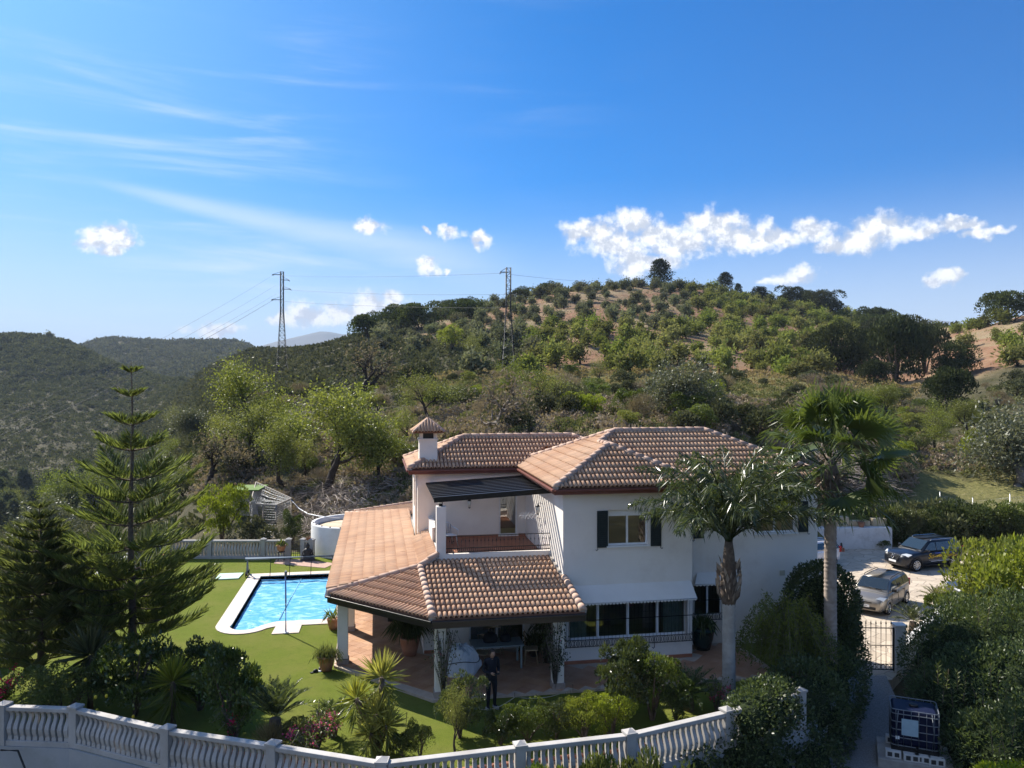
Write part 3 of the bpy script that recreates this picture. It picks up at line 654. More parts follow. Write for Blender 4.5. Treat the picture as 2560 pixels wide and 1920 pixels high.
for i, (x, y) in enumerate(PIL):
    rz = R_(-45) if i == -1 else 0
    p = part('pillar', MB().box((x, y, 1.25), (.34, .34, 2.5), rz), WALL, house, .012)
    part('pillar_base', MB().box((x, y, .13), (.4, .4, .26), rz), mat('grey_stone_base', (.3, .25, .23), (.4, .34, .31), 6.0, .8, .3), p, .01)
# ------------------------------------------------ roofs
TL, TW = .385, .15
def tile_mesh():
    mb = MB(); K = 7; V = []
    for (w, r, lift) in ((0, .066, .034), (TL+.05, .056, .004)):
        for j in range(K):
            a = math.pi*j/(K-1); V.append((-math.cos(a)*r, w, math.sin(a)*r*1.22+lift-.01))
    for j in range(K):
        a = math.pi*j/(K-1); V.append((-math.cos(a)*.052, .004, math.sin(a)*.052*1.22+.034-.012))
    F = [(j+1, j, K+j, K+j+1) for j in range(K-1)]+[(j, j+1, 2*K+j+1, 2*K+j) for j in range(K-1)]
    return mb.add(V, F, True)
TMB = tile_mesh(); TME = tomesh('roof_tile', TMB, TILE)
TVa = np.array(TMB.v); TFa = TMB.f
tile_acc = {}                                         # roof object name -> list of (matrix)
def clip_cols(poly, u):                               # intervals of the (u,w) polygon on the line u
    ws = []; n = len(poly)
    for i in range(n):
        (a, b), (c, d) = poly[i], poly[(i+1) % n]
        if (a > u) != (c > u): ws.append(b+(d-b)*(u-a)/(c-a))
    ws.sort(); return [(ws[i], ws[i+1]) for i in range(0, len(ws)-1, 2)]
def roof_face(name, pts, parent, single=False, eave=(0, 1)):
    """pts: 3-D polygon, first edge is the eave; lays barrel tiles in courses up the slope"""
    P = [Vector(p) for p in pts]; e = nrm(P[eave[1]]-P[eave[0]]); o = P[eave[0]]
    nn = Vector((0, 0, 0))
    for i in range(1, len(P)-1): nn += (P[i]-P[0]).cross(P[i+1]-P[0])
    nn = nrm(nn); nn = nn if nn.z > 0 else -nn
    e = nrm(e-nn*e.dot(nn)); s = nrm(nn.cross(e)); s = s if s.z > 0 else -s
    if e.cross(s).dot(nn) < 0: e = -e
    poly = [((p-o).dot(e), (p-o).dot(s)) for p in P]
    base = part(name, MB().slab(P, .05), PAN, parent)
    us = [p[0] for p in poly]; u0, u1 = min(us), max(us); n = int((u1-u0)/TW); mats = []
    for i in range(n):
        u = u0+(u1-u0-n*TW)/2+TW*(i+.5)
        for (a, b) in clip_cols(poly, u):
            w = 0.0 if a < .02 else a
            k = math.floor((a+.02)/TL)
            while k*TL < b-.06:
                w0 = max(k*TL, a-.04); w1 = min((k+1)*TL, b); sc_ = (w1-w0)/TL
                if sc_ > .12:
                    q = o+e*u+s*(w0-(.035 if k == 0 else 0))+nn*.004
                    M = Matrix(((e.x, s.x*sc_, nn.x, q.x), (e.y, s.y*sc_, nn.y, q.y), (e.z, s.z*sc_, nn.z, q.z), (0, 0, 0, 1))); mats.append(M)
                k += 1
    acc = tile_acc.setdefault(base.name, [base, [], []]); acc[1].extend(mats); acc[2].append(single)
    return base
def flush_tiles(limit=300):
    left = limit; rng = np.random.default_rng(8)
    for base, mats, sg in tile_acc.values():
        rest = mats
        if sg[0]:
            mats.sort(key=lambda M: M.translation.y); rest = mats[left:]
            for M in mats[:left]: shared('roof_tile', TME, base, M)
            left = max(0, left-len(mats))
        if rest:
            Ms = np.array([[list(r) for r in M] for M in rest]); jit = rng.normal(0, .0035, (len(rest), 1, 3)); jit[:, :, 2] *= .6
            V = np.einsum('nij,kj->nki', Ms[:, :3, :3], TVa)+Ms[:, None, :3, 3]+jit-np.array(org(base))
            me = bpy.data.meshes.new('roof_tiles'); nv = len(TVa); F = np.array(TFa)
            A = (F[None]+(np.arange(len(rest))*nv)[:, None, None]).reshape(-1, 4)
            me.vertices.add(len(rest)*nv); me.vertices.foreach_set('co', V.astype(np.float32).reshape(-1)); n = len(A)
            me.loops.add(n*4); me.loops.foreach_set('vertex_index', A.astype(np.int32).reshape(-1)); me.polygons.add(n)
            me.polygons.foreach_set('loop_start', np.arange(0, n*4, 4, dtype=np.int32)); me.polygons.foreach_set('use_smooth', np.ones(n, bool))
            me.materials.append(TILE); me.update(calc_edges=True)
            a = me.attributes.new('rnd', 'FLOAT', 'FACE'); a.data.foreach_set('value', np.repeat(rng.random(len(rest)), len(F)).astype(np.float32))
            tag(link(bpy.data.objects.new('roof_tiles', me), base), kind='stuff')
def cap_mesh():
    mb = MB(); K = 8; V = []
    for (w, r, lift) in ((0, .115, .012), (.4, .098, 0)):
        for j in range(K):
            a = math.pi*(-.08+1.16*j/(K-1)); V.append((-math.cos(a)*r, w, math.sin(a)*r*.8+lift))
    return mb.add(V, [(j+1, j, K+j, K+j+1) for j in range(K-1)]+[tuple(range(K)), tuple(range(2*K-1, K-1, -1))], True)
CAPM = tomesh('ridge_tile', cap_mesh(), RIDGE)
def ridge(p, q, parent, lift=.06):
    p, q = Vector(p), Vector(q); d = nrm(q-p); L = (q-p).length; n = max(1, round(L/.36)); st = L/n
    x = nrm(d.cross(Vector((0, 0, 1)))); z = nrm(x.cross(d))
    part('ridge_mortar', MB().bar(p+z*(lift-.05), q+z*(lift-.05), .2, .1), MORTAR, parent)
    for i in range(n):
        o = p+d*(st*i)+z*lift; k = st/.36
        shared('ridge_tile', CAPM, parent, Matrix(((x.x, d.x*k, z.x, o.x), (x.y, d.y*k, z.y, o.y), (x.z, d.z*k, z.z, o.z), (0, 0, 0, 1))))
ZE, SL = 5.9, .448
# right block
ex0, ex1, ey0, ey1 = 5.68, 16.15, 25.65, 32.45; t = 3.4; zr = ZE+SL*t; ry = ey0+t
AP, AQ = Vector((ex0+t, ry, zr)), Vector((ex1-t, ry, zr))
fx1, fy0 = 10.84, 24.48; hw = (fx1-ex0)/2; FA = Vector((ex0+hw, fy0+hw, ZE+SL*hw)); FB = Vector((ex0+hw, ey0+hw, ZE+SL*hw))
R1 = roof_face('roof', [(fx1, ey0, ZE), (ex1, ey0, ZE), AQ, AP, FB], house)                       # front slope of the right block
R2 = roof_face('roof', [(ex1, ey0, ZE), (ex1, ey1, ZE), AQ], house)
R3 = roof_face('roof', [(ex1, ey1, ZE), (ex0, ey1, ZE), AP, AQ], house)
R4 = roof_face('roof', [(ex0, ey1, ZE), (ex0, fy0, ZE), FA, FB, AP], house)                       # long left slope
R5 = roof_face('roof', [(ex0, fy0, ZE), (fx1, fy0, ZE), FA], house)                               # front hip
R6 = roof_face('roof', [(fx1, fy0, ZE), (fx1, ey0, ZE), FB, FA], house)
for a, b in (((ex0, fy0, ZE), FA), ((fx1, fy0, ZE), FA), (FA, FB), (FB, AP), (AP, AQ), ((ex1, ey0, ZE), AQ), ((ex1, ey1, ZE), AQ), ((ex0, ey1, ZE), AP)): ridge(a, b, R1)
# left wing
lx0, ly0, ly1 = 1.29, 31.0, 35.8; t2 = (ly1-ly0)/2; zl = ZE+SL*t2; LA = Vector((lx0+t2, ly0+t2, zl)); LB = Vector((ex0+t2, ly0+t2, zl))
LC, LD = Vector((8.5, ly0+t2, zl)), Vector((9.5, 32.45, ZE+SL*1.45))
L1 = roof_face('roof', [(lx0, ly0, ZE), (ex0, ly0, ZE), (7.13, 32.45, ZE+SL*1.45), LD, LC, LA], house)
L2 = roof_face('roof', [(lx0, ly1, ZE), (lx0, ly0, ZE), LA], house)
L3 = roof_face('roof', [(8.5, ly1, ZE), (lx0, ly1, ZE), LA, LC], house)
for a, b in (((lx0, ly0, ZE), LA), ((lx0, ly1, ZE), LA), (LA, LC), (LD, LC)): ridge(a, b, L1)
# fascia and gutters of the upper roofs
def eaves(path, mtl, h=.16, drop=.02, gut=True, closed=False):
    mb = MB(); g = MB(); P = [Vector(p) for p in path]
    for a, b in zip(P[:-1], P[1:]):
        d = nrm(b-a); a2, b2 = a-d*.02, b+d*.02
        mb.bar(a2-Vector((0, 0, drop+h/2+.035)), b2-Vector((0, 0, drop+h/2+.035)), .03, h)
        s = Vector((d.y, -d.x, 0))*.055
        g.bar(a2+s-Vector((0, 0, drop+.055)), b2+s-Vector((0, 0, drop+.055)), .1, .07)
    part('fascia', mb, mtl, house); part('gutter', g, mtl, house, .012)
eaves([(ex0, ly0, ZE), (ex0, fy0, ZE), (fx1, fy0, ZE), (fx1, ey0, ZE), (ex1, ey0, ZE), (ex1, ey1, ZE)], FASCIA)
eaves([(lx0, ly1, ZE), (lx0, ly0, ZE), (ex0, ly0, ZE)], FASCIA)
SOFF = mat('brown_soffit', (.1, .04, .03), rough=.7)
part('soffit', MB().box2((ex0+.02, fy0+.02, 5.72), (fx1-.02, ey0+.5, 5.75)).box2((ex0+.02, ey0+.5, 5.722), (ex1-.02, ey1-.02, 5.752)).box2((lx0+.02, ly0+.02, 5.715), (8.3, ly1-.02, 5.745)), SOFF, house)
# porch roof
PA, PB = Vector((-1.52, 25.75, 2.5)), Vector((1.6, 22.45, 2.5)); T = Vector((1.45, 26.2, 3.13)); PR = Vector((6.12, 22.45, 2.5))
zf = lambda y: 2.5+.168*(y-22.45)
P1 = roof_face('porch_roof', [PB, PR, (6.12, FY-.01, zf(FY)), (6.02, FY, zf(FY)), (6.02, 26.69, zf(26.69)), (2.06, 26.69, zf(26.69)), T], house, single=True)
P2 = roof_face('porch_roof', [PA, PB, T], house)
YB = 41.6
P3 = roof_face('porch_roof', [(-1.52, YB, 2.5), PA, T, (1.47, 31.2, 3.13), (1.64, 38.5, 2.95)], house, eave=(0, 1))
P4 = roof_face('porch_roof', [(1.46, 31.2, 3.13), T, (2.06, 26.69, 3.42), (2.06, 31.34, 3.42)], house)
P5 = roof_face('porch_roof', [(-1.52, YB, 2.5), (1.64, 38.5, 2.95), (4.2, 39.5, 3.0), (3.6, 43.6, 2.86), (-1.1, YB+.35, 2.52)], house, eave=(0, 1))
ridge(PA, T, P1); ridge(PB, T, P1); ridge(T, (2.06, 26.69, 3.4), P1); ridge(PR+Vector((-.05, 0, 0)), (6.07, FY-.02, zf(FY)+.0), P1)
ridge((-1.52, YB, 2.5), (1.64, 38.5, 2.95), P1, .03); ridge((-1.1, YB+.35, 2.52), (3.6, 43.6, 2.86), P1, .03)
flush_tiles()
# mortar flashing where the lean-to roofs meet the walls
part('flashing', MB().bar((1.6, 31.3, 3.16), (1.6, 38.3, 3.0), .08, .08), MORTAR, house); part('flashing', MB().bar((6.0, 24.9, zf(24.9)+.06), (6.0, 26.65, zf(26.65)+.06), .1, .1), MORTAR, house)
eaves([(-1.52, YB, 2.5), PA, PB, PR], DARKG, .22, .02)
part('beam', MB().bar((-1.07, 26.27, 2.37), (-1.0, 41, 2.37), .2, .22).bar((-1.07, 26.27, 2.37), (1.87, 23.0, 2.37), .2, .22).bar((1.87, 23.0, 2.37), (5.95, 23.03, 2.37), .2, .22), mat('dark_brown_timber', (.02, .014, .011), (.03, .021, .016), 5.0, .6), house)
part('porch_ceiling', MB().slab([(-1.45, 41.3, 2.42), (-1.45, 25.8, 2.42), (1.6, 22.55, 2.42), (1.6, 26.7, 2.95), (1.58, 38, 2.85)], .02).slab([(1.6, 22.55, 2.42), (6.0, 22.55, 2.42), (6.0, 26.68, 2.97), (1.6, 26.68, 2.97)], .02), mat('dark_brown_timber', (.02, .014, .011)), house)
# chimney with little tiled hat
cx, cy = onY(915/3.16+780, 1108, 31.9).x+.0, 31.9
cz0 = 6.1
CH = part('chimney', MB().box2((cx-.36, cy-.36, cz0), (cx+.36, cy+.36, 7.0)).box2((cx-.4, cy-.4, 7.0), (cx+.4, cy+.4, 7.06)), WALL, house)
for i in (-1, 1):
    for j in (-1, 1): part('chimney_leg', MB().box((cx+i*.28, cy+j*.28, 7.2), (.13, .13, .29)), WALL, CH)
part('chimney_flue', MB().box((cx, cy, 7.17), (.42, .42, .22)), DARKG, CH)
hat = MB(); hr, hz = .62, 7.34
cor = [Vector((cx-hr, cy-hr, hz)), Vector((cx+hr, cy-hr, hz)), Vector((cx+hr, cy+hr, hz)), Vector((cx-hr, cy+hr, hz))]; top = Vector((cx, cy, hz+.52))
hat.add(cor+[top]+[c-Vector((0, 0, .05)) for c in cor], [(0, 1, 4), (1, 2, 4), (2, 3, 4), (3, 0, 4), (5, 8, 7, 6), (0, 5, 6, 1), (1, 6, 7, 2), (2, 7, 8, 3), (3, 8, 5, 0)])
hatp = part('chimney_hat', hat, PAN, CH); k = 0
for i in range(4):
    a, b = cor[i], cor[(i+1) % 4]; e = nrm(b-a); mid = (a+b)/2; s = nrm(top-mid); n_ = nrm(e.cross(s))
    for u in (-.5, -.37, -.24, -.12, 0, .12, .24, .37, .5):
        Ls = (1-abs(u)/hr)*(top-mid).length
        if Ls < .1: continue
        q = mid+e*u-s*.03; M = Matrix(((e.x, s.x*Ls/.42, n_.x, q.x), (e.y, s.y*Ls/.42, n_.y, q.y), (e.z, s.z*Ls/.42, n_.z, q.z), (0, 0, 0, 1))); shared('hat_tile', TME, CH, M)
for c in cor:
    d = nrm(top-c); x = nrm(d.cross(Vector((0, 0, 1)))); z = nrm(x.cross(d)); Lc = (top-c).length
    shared('hat_ridge_tile', CAPM, CH, Matrix(((x.x*.6, d.x*Lc/.4, z.x*.6, c.x), (x.y*.6, d.y*Lc/.4, z.y*.6, c.y), (x.z*.6, d.z*Lc/.4, z.z*.6, c.z), (0, 0, 0, 1))))
# ------------------------------------------------ windows
def window(r, Y, name='window', panes=2, depth=.1, shutterbox=.0, fr=.055):
    x0, x1, z0, z1 = r; mb = MB(); y = Y+depth
    mb.box2((x0, y, z0), (x1, y+.06, z0+fr)); mb.box2((x0, y, z1-fr-shutterbox), (x1, y+.06, z1)); mb.box2((x0, y, z0+fr), (x0+fr, y+.06, z1-fr-shutterbox)); mb.box2((x1-fr, y, z0+fr), (x1, y+.06, z1-fr-shutterbox))
    for k in range(1, panes):
        xm = x0+(x1-x0)*k/panes; mb.box2((xm-fr*.6, y-.004, z0+fr), (xm+fr*.6, y+.058, z1-fr-shutterbox))
    w = part(name, mb, WFRAME, house)
    for k in range(panes):
        a, b = x0+(x1-x0)*k/panes, x0+(x1-x0)*(k+1)/panes
        part('pane', MB().add([(a, y+.03, z0+fr*.5), (b, y+.03, z0+fr*.5), (b, y+.03, z1-fr*.5-shutterbox), (a, y+.03, z1-fr*.5-shutterbox)], [(0, 1, 2, 3)]), GLASS, w)
    return w
W1 = window(w1, FY, shutterbox=.16); part('sill', MB().box2((w1[0]-.05, FY-.07, w1[2]-.05), (w1[1]+.05, FY+.1, w1[2]-.002)), WFRAME, W1)
W3 = window(w3, RY, panes=2, shutterbox=.16); part('sill', MB().box2((w3[0]-.05, RY-.07, w3[2]-.05), (w3[1]+.05, RY+.1, w3[2]-.002)), WFRAME, W3)
W2 = window(w2, FY, panes=4, fr=.07); W4 = window(w4, RY, panes=2, fr=.05)
def shutter(x0, x1, z0, z1, Y, side):
    s = part('shutter', MB().box2((x0, Y-.055, z0), (x1, Y-.015, z1)), SHUT, house, .006)
    mb = MB(); n = 16
    for k in range(n):
        z = z0+.1+(z1-z0-.2)*(k+.5)/n; mb.box(((x0+x1)/2, Y-.058, z), ((x1-x0)-.12, .016, .035))
    part('louvre_slats', mb, SHUT, s); tag(kids(s)[0], kind='stuff')
    xx = x0+.02 if side < 0 else x1-.02
    part('shutter_hook', MB().tube([(xx, Y-.03, z0+.02), (xx, Y-.05, z0-.06), (xx+.04*side, Y-.05, z0-.09), (xx+.07*side, Y-.05, z0-.06)], .012, 5), IRON, s)
for (x0, y0, x1, y1, Y, sd_) in ((1492, 1277, 1519, 1368, FY, -1), (1626, 1273, 1652, 1364, FY, 1), (1733, 1253, 1758, 1345, RY, -1), (1995, 1253, 2019, 1329, RY, 1)):
    r = rect(x0, y0, x1, y1, Y); shutter(r[0], r[1], r[2], r[3], Y, sd_)
# curtains and dark blinds behind the big window
CURT = mat('pale_green_curtain', (.4, .5, .46), (.5, .58, .55), 6.0, .9)
def curtain(x0, x1, z0, z1, y):
    n = 26; mb = MB(); V = []
    for i in range(n+1):
        x = x0+(x1-x0)*i/n; V += [(x, y+.03*math.sin(i*1.35), z0), (x, y+.03*math.sin(i*1.35+.4), z1)]
    return mb.add(V, [(2*i, 2*i+2, 2*i+3, 2*i+1) for i in range(n)], True)
W2w = w2[1]-w2[0]
part('curtain', curtain(w2[0]+.05, w2[0]+W2w*.17, w2[2]+.02, w2[3]-.03, FY+.32), CURT, W2); part('curtain', curtain(w2[0]+W2w*.82, w2[1]-.06, w2[2]+.02, w2[3]-.03, FY+.32), CURT, W2)
def grille(r, Y, out, name='window_grille'):
    x0, x1, z0, z1 = r; y = Y-out; mb = MB(); n = int((x1-x0)/.125)
    for i in range(n+1):
        x = x0+(x1-x0)*i/n; mb.tube([(x, y, z0), (x, y, z1)], .0085, 5)
    for z in (z0+.02, z0+.24, (z0+z1)/2+.1, z1-.03): mb.bar((x0, y, z), (x1, y, z), .012, .022)
    for xx in (x0, x1):
        for z in (z0+.02, z0+.24, z1-.03): mb.bar((xx, y, z), (xx, Y, z), .012, .02)
    for i in range(int((x1-x0)/.085)):
        xc = x0+.0425+i*.085; c = [(xc+.036*math.cos(a), y, z0+.13+.09*math.sin(a)) for a in np.linspace(0, 2*math.pi, 11)]; mb.tube(c, .006, 4, cap=False)
    return part(name, mb, IRON, house)
GR = grille((w2[0]-.1, w2[1]+.12, w2[2]-.16, w2[3]+.0), FY, .2); grille((w4[0]-.05, w4[1]+.1, w4[2]-.12, w4[3]), RY, .12)
for xx in (onY(1513, 1600, FY).x, onY(1631, 1600, FY).x): part('bracket', MB().tube([(xx, FY-.2, w2[2]+.05), (xx, FY-.2, w2[2]-.28), (xx-.03, FY-.19, w2[2]-.33), (xx-.06, FY-.16, w2[2]-.3)], .014, 5), IRON, GR)
# awnings over the lower windows
AWN = mat('white_awning_canvas', (.74, .71, .67), (.78, .75, .71), 2.0, .8)
def awning(x0, x1, zt, zb, Y, out):
    w = part('awning', MB().slab([(x0+.12, Y-.01, zt), (x1-.0, Y-.01, zt), (x1+.05, Y-out, zb), (x0-.1, Y-out, zb)], .015), AWN, house)
    mb = MB(); n = int((x1-x0)/.11); V = []; F = []
    for i in range(n):
        a, b = x0-.1+(x1-x0+.15)*i/n, x0-.1+(x1-x0+.15)*(i+1)/n; m_ = (a+b)/2
        bb = len(V); V += [(a, Y-out, zb), (b, Y-out, zb), (b-.012, Y-out, zb-.05), (m_, Y-out, zb-.085), (a+.012, Y-out, zb-.05)]; F.append((bb, bb+1, bb+2, bb+3, bb+4))
    part('valance', mb.add(V, F), AWN, w); part('awning_bar', MB().tube([(x0-.1, Y-out+.01, zb-.01), (x1+.05, Y-out+.01, zb-.01)], .018, 6), WFRAME, w)
a_t, a_b = onY(1470, 1463, FY).z, onY(1745, 1497, FY-.55).z
awning(w2[0]-.05, w2[1]+.1, a_t, a_b+.0, FY, .45); awning(w4[0]-.02, w4[1]+.02, onY(1780, 1430, RY).z, onY(1780, 1459, RY-.35).z, RY, .35)
part('vent_cover', MB().box2(onY(1949, 1426, RY-.0)+Vector((0, -.03, 0)), onY(1961.5, 1438, RY)+Vector((0, -.002, 0))), mat('beige_plastic', (.5, .47, .36)), house, .004)
# sliding doors
def sliding(x0, x1, z0, z1, Y, n):
    return window((x0, x1, z0, z1), Y, 'sliding_door', n, .06, 0, .06)
sliding(ld[0], ld[1], 3.1, 5.25, 31.35, 1); sliding(pdoor[0], pdoor[1], .1, 2.35, 26.7, 2)
for a, b in ((34.6, 33.6), (33.1, 32.1)):
    w = part('window', MB().box2((1.7, b, 3.9), (1.76, a, 3.96)).box2((1.7, b, 5.04), (1.76, a, 5.1)).box2((1.7, b, 3.96), (1.76, b+.06, 5.04)).box2((1.7, a-.06, 3.96), (1.76, a, 5.04)), mat('brown_window_frame', (.16, .08, .05)), house)
    part('pane', MB().add([(1.73, b, 3.92), (1.73, a, 3.92), (1.73, a, 5.08), (1.73, b, 5.08)], [(0, 1, 2, 3)]), GLASS, w)
# balcony railings: each baluster a bar
def railing(p, q, z0, z1, n):
    p, q = Vector(p), Vector(q); r = part('balcony_railing', MB().bar(p+Vector((0, 0, z1)), q+Vector((0, 0, z1)), .04, .022).bar(p+Vector((0, 0, z0+.03)), q+Vector((0, 0, z0+.03)), .02, .02).bar(p+Vector((0, 0, z0+.17)), q+Vector((0, 0, z0+.17)), .02, .02), IRON, house)
    for i in range(n+1):
        c = p+(q-p)*i/n
        part('bar', MB().tube([c+Vector((0, 0, z0)), c+Vector((0, 0, z0+.38))], .008, 5).lathe(c+Vector((0, 0, z0+.38)), [(.008, 0), (.018, .03), (.008, .06)], 6).tube([c+Vector((0, 0, z0+.44)), c+Vector((0, 0, z1))], .008, 5), IRON, r)
    mb = MB(); m = n*2
    for i in range(m):
        c = p+(q-p)*(i+.5)/m; d = nrm(q-p); mb.tube([c+d*(.04*math.cos(a))+Vector((0, 0, z0+.1+.06*math.sin(a))) for a in np.linspace(0, 2*math.pi, 9)], .006, 4, cap=False)
    part('ring_band', mb, IRON, r)
railing((2.37, BY-.02, 0), (LX-.01, BY-.02, 0), 3.44, 4.02, 27); railing((BX-.05, BY+.22, 0), (BX-.05, 28.88, 0), 3.44, 4.15, 14)
# pergola over the balcony
pz = lambda x: 5.2+.055*(x-2.2)
pg = part('pergola', MB().box((BX, BY+.05, 5.13), (.12, .14, .14)), BLACK, house)
part('beam', MB().bar((BX-.02, BY-.05, 5.21), (BX-.02, 31.34, 5.25), .1, .1), WALL, pg)
for i in range(12):
    y = BY-.12+(31.05-BY+.12)*i/11; part('rafter', MB().bar((1.95, y, pz(1.95)+.12), (LX-.01, y, pz(LX)+.12), .13, .08 if i else .18), BLACK, pg, .008)
# lamps on the balcony walls
def lantern(p, d):
    p = Vector(p); d = Vector(d); L = part('wall_lamp', MB().tube([p, p+d*.1+Vector((0, 0, .08)), p+d*.2+Vector((0, 0, .05)), p+d*.2], .012, 5).lathe(p+d*.2-Vector((0, 0, .06)), [(.09, 0), (.05, .05), (.01, .09)], 6).lathe(p+d*.2-Vector((0, 0, .36)), [(.01, 0), (.04, .02), (.05, .05)], 6), IRON, house)
    part('lamp_glass', MB().lathe(p+d*.2-Vector((0, 0, .31)), [(.05, 0), (.085, .25)], 6), mat('frosted_glass', (.6, .62, .6), rough=.3), L)
lantern(onY(1172, 1247, 31.35), (0, -1, 0)); lantern(onX(1358, 1262, LX), (-1, 0, 0))
# downpipes
part('downpipe', MB().tube([(1.42, 31.25, 5.8), (1.58, 31.28, 5.6), (1.58, 31.28, 3.2)], .04, 8), WALL, house)
# ------------------------------------------------------------------ balustrades
WHITEC = mat('white_painted_concrete', (.4, .38, .355), (.5, .475, .45), 1.5, .85, .25, 40, dirt=((.3, .25, .19), 1.4, .5))
def baluster_mesh():
    st = [(.0, 0, .13, .12), (.09, 0, .13, .12), (.12, .01, .1, .1), (.22, .045, .1, .105), (.32, .055, .105, .112), (.42, .03, .1, .105), (.52, -.02, .09, .092), (.6, -.045, .08, .086), (.68, -.03, .08, .086), (.73, 0, .1, .1), (.78, 0, .12, .11)]
    V = []; F = []
    for z, o, t, w in st: V += [(-w/2, -o-t/2, z), (w/2, -o-t/2, z), (w/2, -o+t/2, z), (-w/2, -o+t/2, z)]
    for i in range(len(st)-1):
        for j in range(4): F.append((4*i+j, 4*i+(j+1) % 4, 4*i+4+(j+1) % 4, 4*i+4+j))
    return MB().add(V, F, False)
BALM = tomesh('baluster', baluster_mesh(), WHITEC)
POSTM = tomesh('post', MB().box((0, 0, .5), (.23, .23, 1.0)).box((0, 0, 1.02), (.29, .29, .05)).add([(-.13, -.13, 1.045), (.13, -.13, 1.045), (.13, .13, 1.045), (-.13, .13, 1.045), (0, 0, 1.12)], [(0, 1, 4), (1, 2, 4), (2, 3, 4), (3, 0, 4)]), WHITEC)
def balustrade(pts, label, z=0.0, posts=True, skip=()):
    th = thing('balustrade', pts[0]+Vector((0, 0, z)), label, 'balustrade', 'white balustrades round the plot')
    for i, p in enumerate(pts):
        if i in skip: continue
        a, b = pts[max(i-1, 0)], pts[min(i+1, len(pts)-1)]; an = math.atan2((b-a).y, (b-a).x)
        shared('post', POSTM, th, Matrix.Translation((p.x, p.y, z)) @ Matrix.Rotation(an, 4, 'Z'))
    for a, b in zip(pts[:-1], pts[1:]):
        d = nrm(b-a); L = (b-a).length; an = math.atan2(d.y, d.x); u = Vector((0, 0, z))
        part('top_rail', MB().bar(a+u+d*.11+Vector((0, 0, .93)), b+u-d*.11+Vector((0, 0, .93)), .2, .1), WHITEC, th, .015)
        part('bottom_rail', MB().bar(a+u+d*.11+Vector((0, 0, .06)), b+u-d*.11+Vector((0, 0, .06)), .2, .14), WHITEC, th, .01)
        n = max(1, round((L-.24)/.168))
        for k in range(n):
            q = a+d*(.12+(L-.24)*(k+.5)/n); shared('baluster', BALM, th, Matrix.Translation((q.x, q.y, z+.115)) @ Matrix.Rotation(an, 4, 'Z'))
    return th
balustrade([Vector((-11.7, 23.3, 0))]+FPOST, 'long white concrete balustrade with wavy balusters along the front flower bed')
lp = [LPOST[0]]
for a, b in zip(LPOST[:-1], LPOST[1:]):
    n = max(1, round((b-a).length/2.6)); lp += [a+(b-a)*k/n for k in range(1, n+1)]
lp += [Vector((-11.7, 23.3, 0))]
balustrade(lp[::-1], 'white concrete balustrade along the valley side behind the tall conifer')
bpts = [BPOST[0]+nrm(BPOST[1]-BPOST[0])*.3]+BPOST[1:]
balustrade(bpts, 'white concrete balustrade along the far edge of the lawn behind the pool')
balustrade([wpt(758, 41.4, 0), wpt(780, 41.3, 0)], 'short white balustrade piece between the garden gate and the round tank')
# ------------------------------------------------------------------ iron gates
def iron_gate(p, q, z, h, label, spikes=True, n=9, ring=True, cat='gate'):
    p, q = Vector((p.x, p.y, z)), Vector((q.x, q.y, z)); d = nrm(q-p); U = Vector((0, 0, 1)); th = thing('iron_gate', p, label, cat)
    part('frame', MB().bar(p+U*.02, p+U*(h*.93), .04, .04, (1, 0, 0)).bar(q+U*.02, q+U*(h*.93), .05, .05, (1, 0, 0)).bar(p+U*(h*.92), q+U*(h*.92), .025, .03).bar(p+U*.06, q+U*.06, .025, .03).bar(p+U*.26, q+U*.26, .025, .025).bar(p+U*(h*.55), q+U*(h*.55), .02, .025), IRON, th)
    for i in range(n):
        c = p+(q-p)*((i+.5)/n); mb = MB().tube([c+U*.06, c+U*h], .016, 5).lathe(c+U*(h*.5), [(.011, 0), (.024, .03), (.011, .06)], 6)
        if spikes: mb.lathe(c+U*h, [(.012, 0), (.03, .03), (.022, .06), (.003, .15)], 6)
        part('bar', mb, IRON, th)
    if ring:
        mb = MB(); m = int((q-p).length/.15)
        for i in range(m):
            c = p+(q-p)*((i+.5)/m); mb.tube([c+d*(.065*math.cos(a))+U*(.16+.08*math.sin(a)) for a in np.linspace(0, 2*math.pi, 11)], .009, 4, cap=False)
        part('scroll_band', mb, IRON, th)
    return th
iron_gate(wpt(726, 41.4, 0), wpt(757, 41.4, 0), 0, .95, 'small black iron garden gate beyond the pool', False, 6, False)
gz = LV+.02; g0, g1 = G(2108, 1676, gz), G(2234, 1678, gz)
iron_gate(g0, g1, gz, 1.75, 'tall black iron entrance gate with spear tips before the drive', True, 10)
WHITEP = mat('white_wall_paint', (.7, .69, .68), (.76, .75, .74), 1.5, .85, .2, 40, dirt=((.5, .45, .4), .9, .4))
gp = g1+nrm(g1-g0)*.2
t_ = thing('gate_pillar', gp, 'white square pillar holding the tall iron entrance gate', 'pillar')
part('shaft', MB().box((gp.x, gp.y, gz+.85), (.36, .36, 1.7), math.atan2((g1-g0).y, (g1-g0).x)), WHITEP, t_)
part('cap', MB().box((gp.x, gp.y, gz+1.74), (.44, .44, .08), math.atan2((g1-g0).y, (g1-g0).x)), WHITEP, t_, .01)
# low white wall running back from the gate pillar beside the drive
q0, q1 = gp+Vector((.2, .25, 0)), G(2375, 1545, LV); q1.z = gz; qs = []
wl_ = thing('low_wall', q0, 'low white garden wall running from the gate pillar beside the drive', 'wall')
part('wall_body', MB().bar(q0+Vector((0, 0, .35)), q1+Vector((0, 0, .35)), .22, .8), WHITEP, wl_); part('coping', MB().bar(q0+Vector((0, 0, .78)), q1+Vector((0, 0, .78)), .3, .07), WHITEP, wl_, .01)
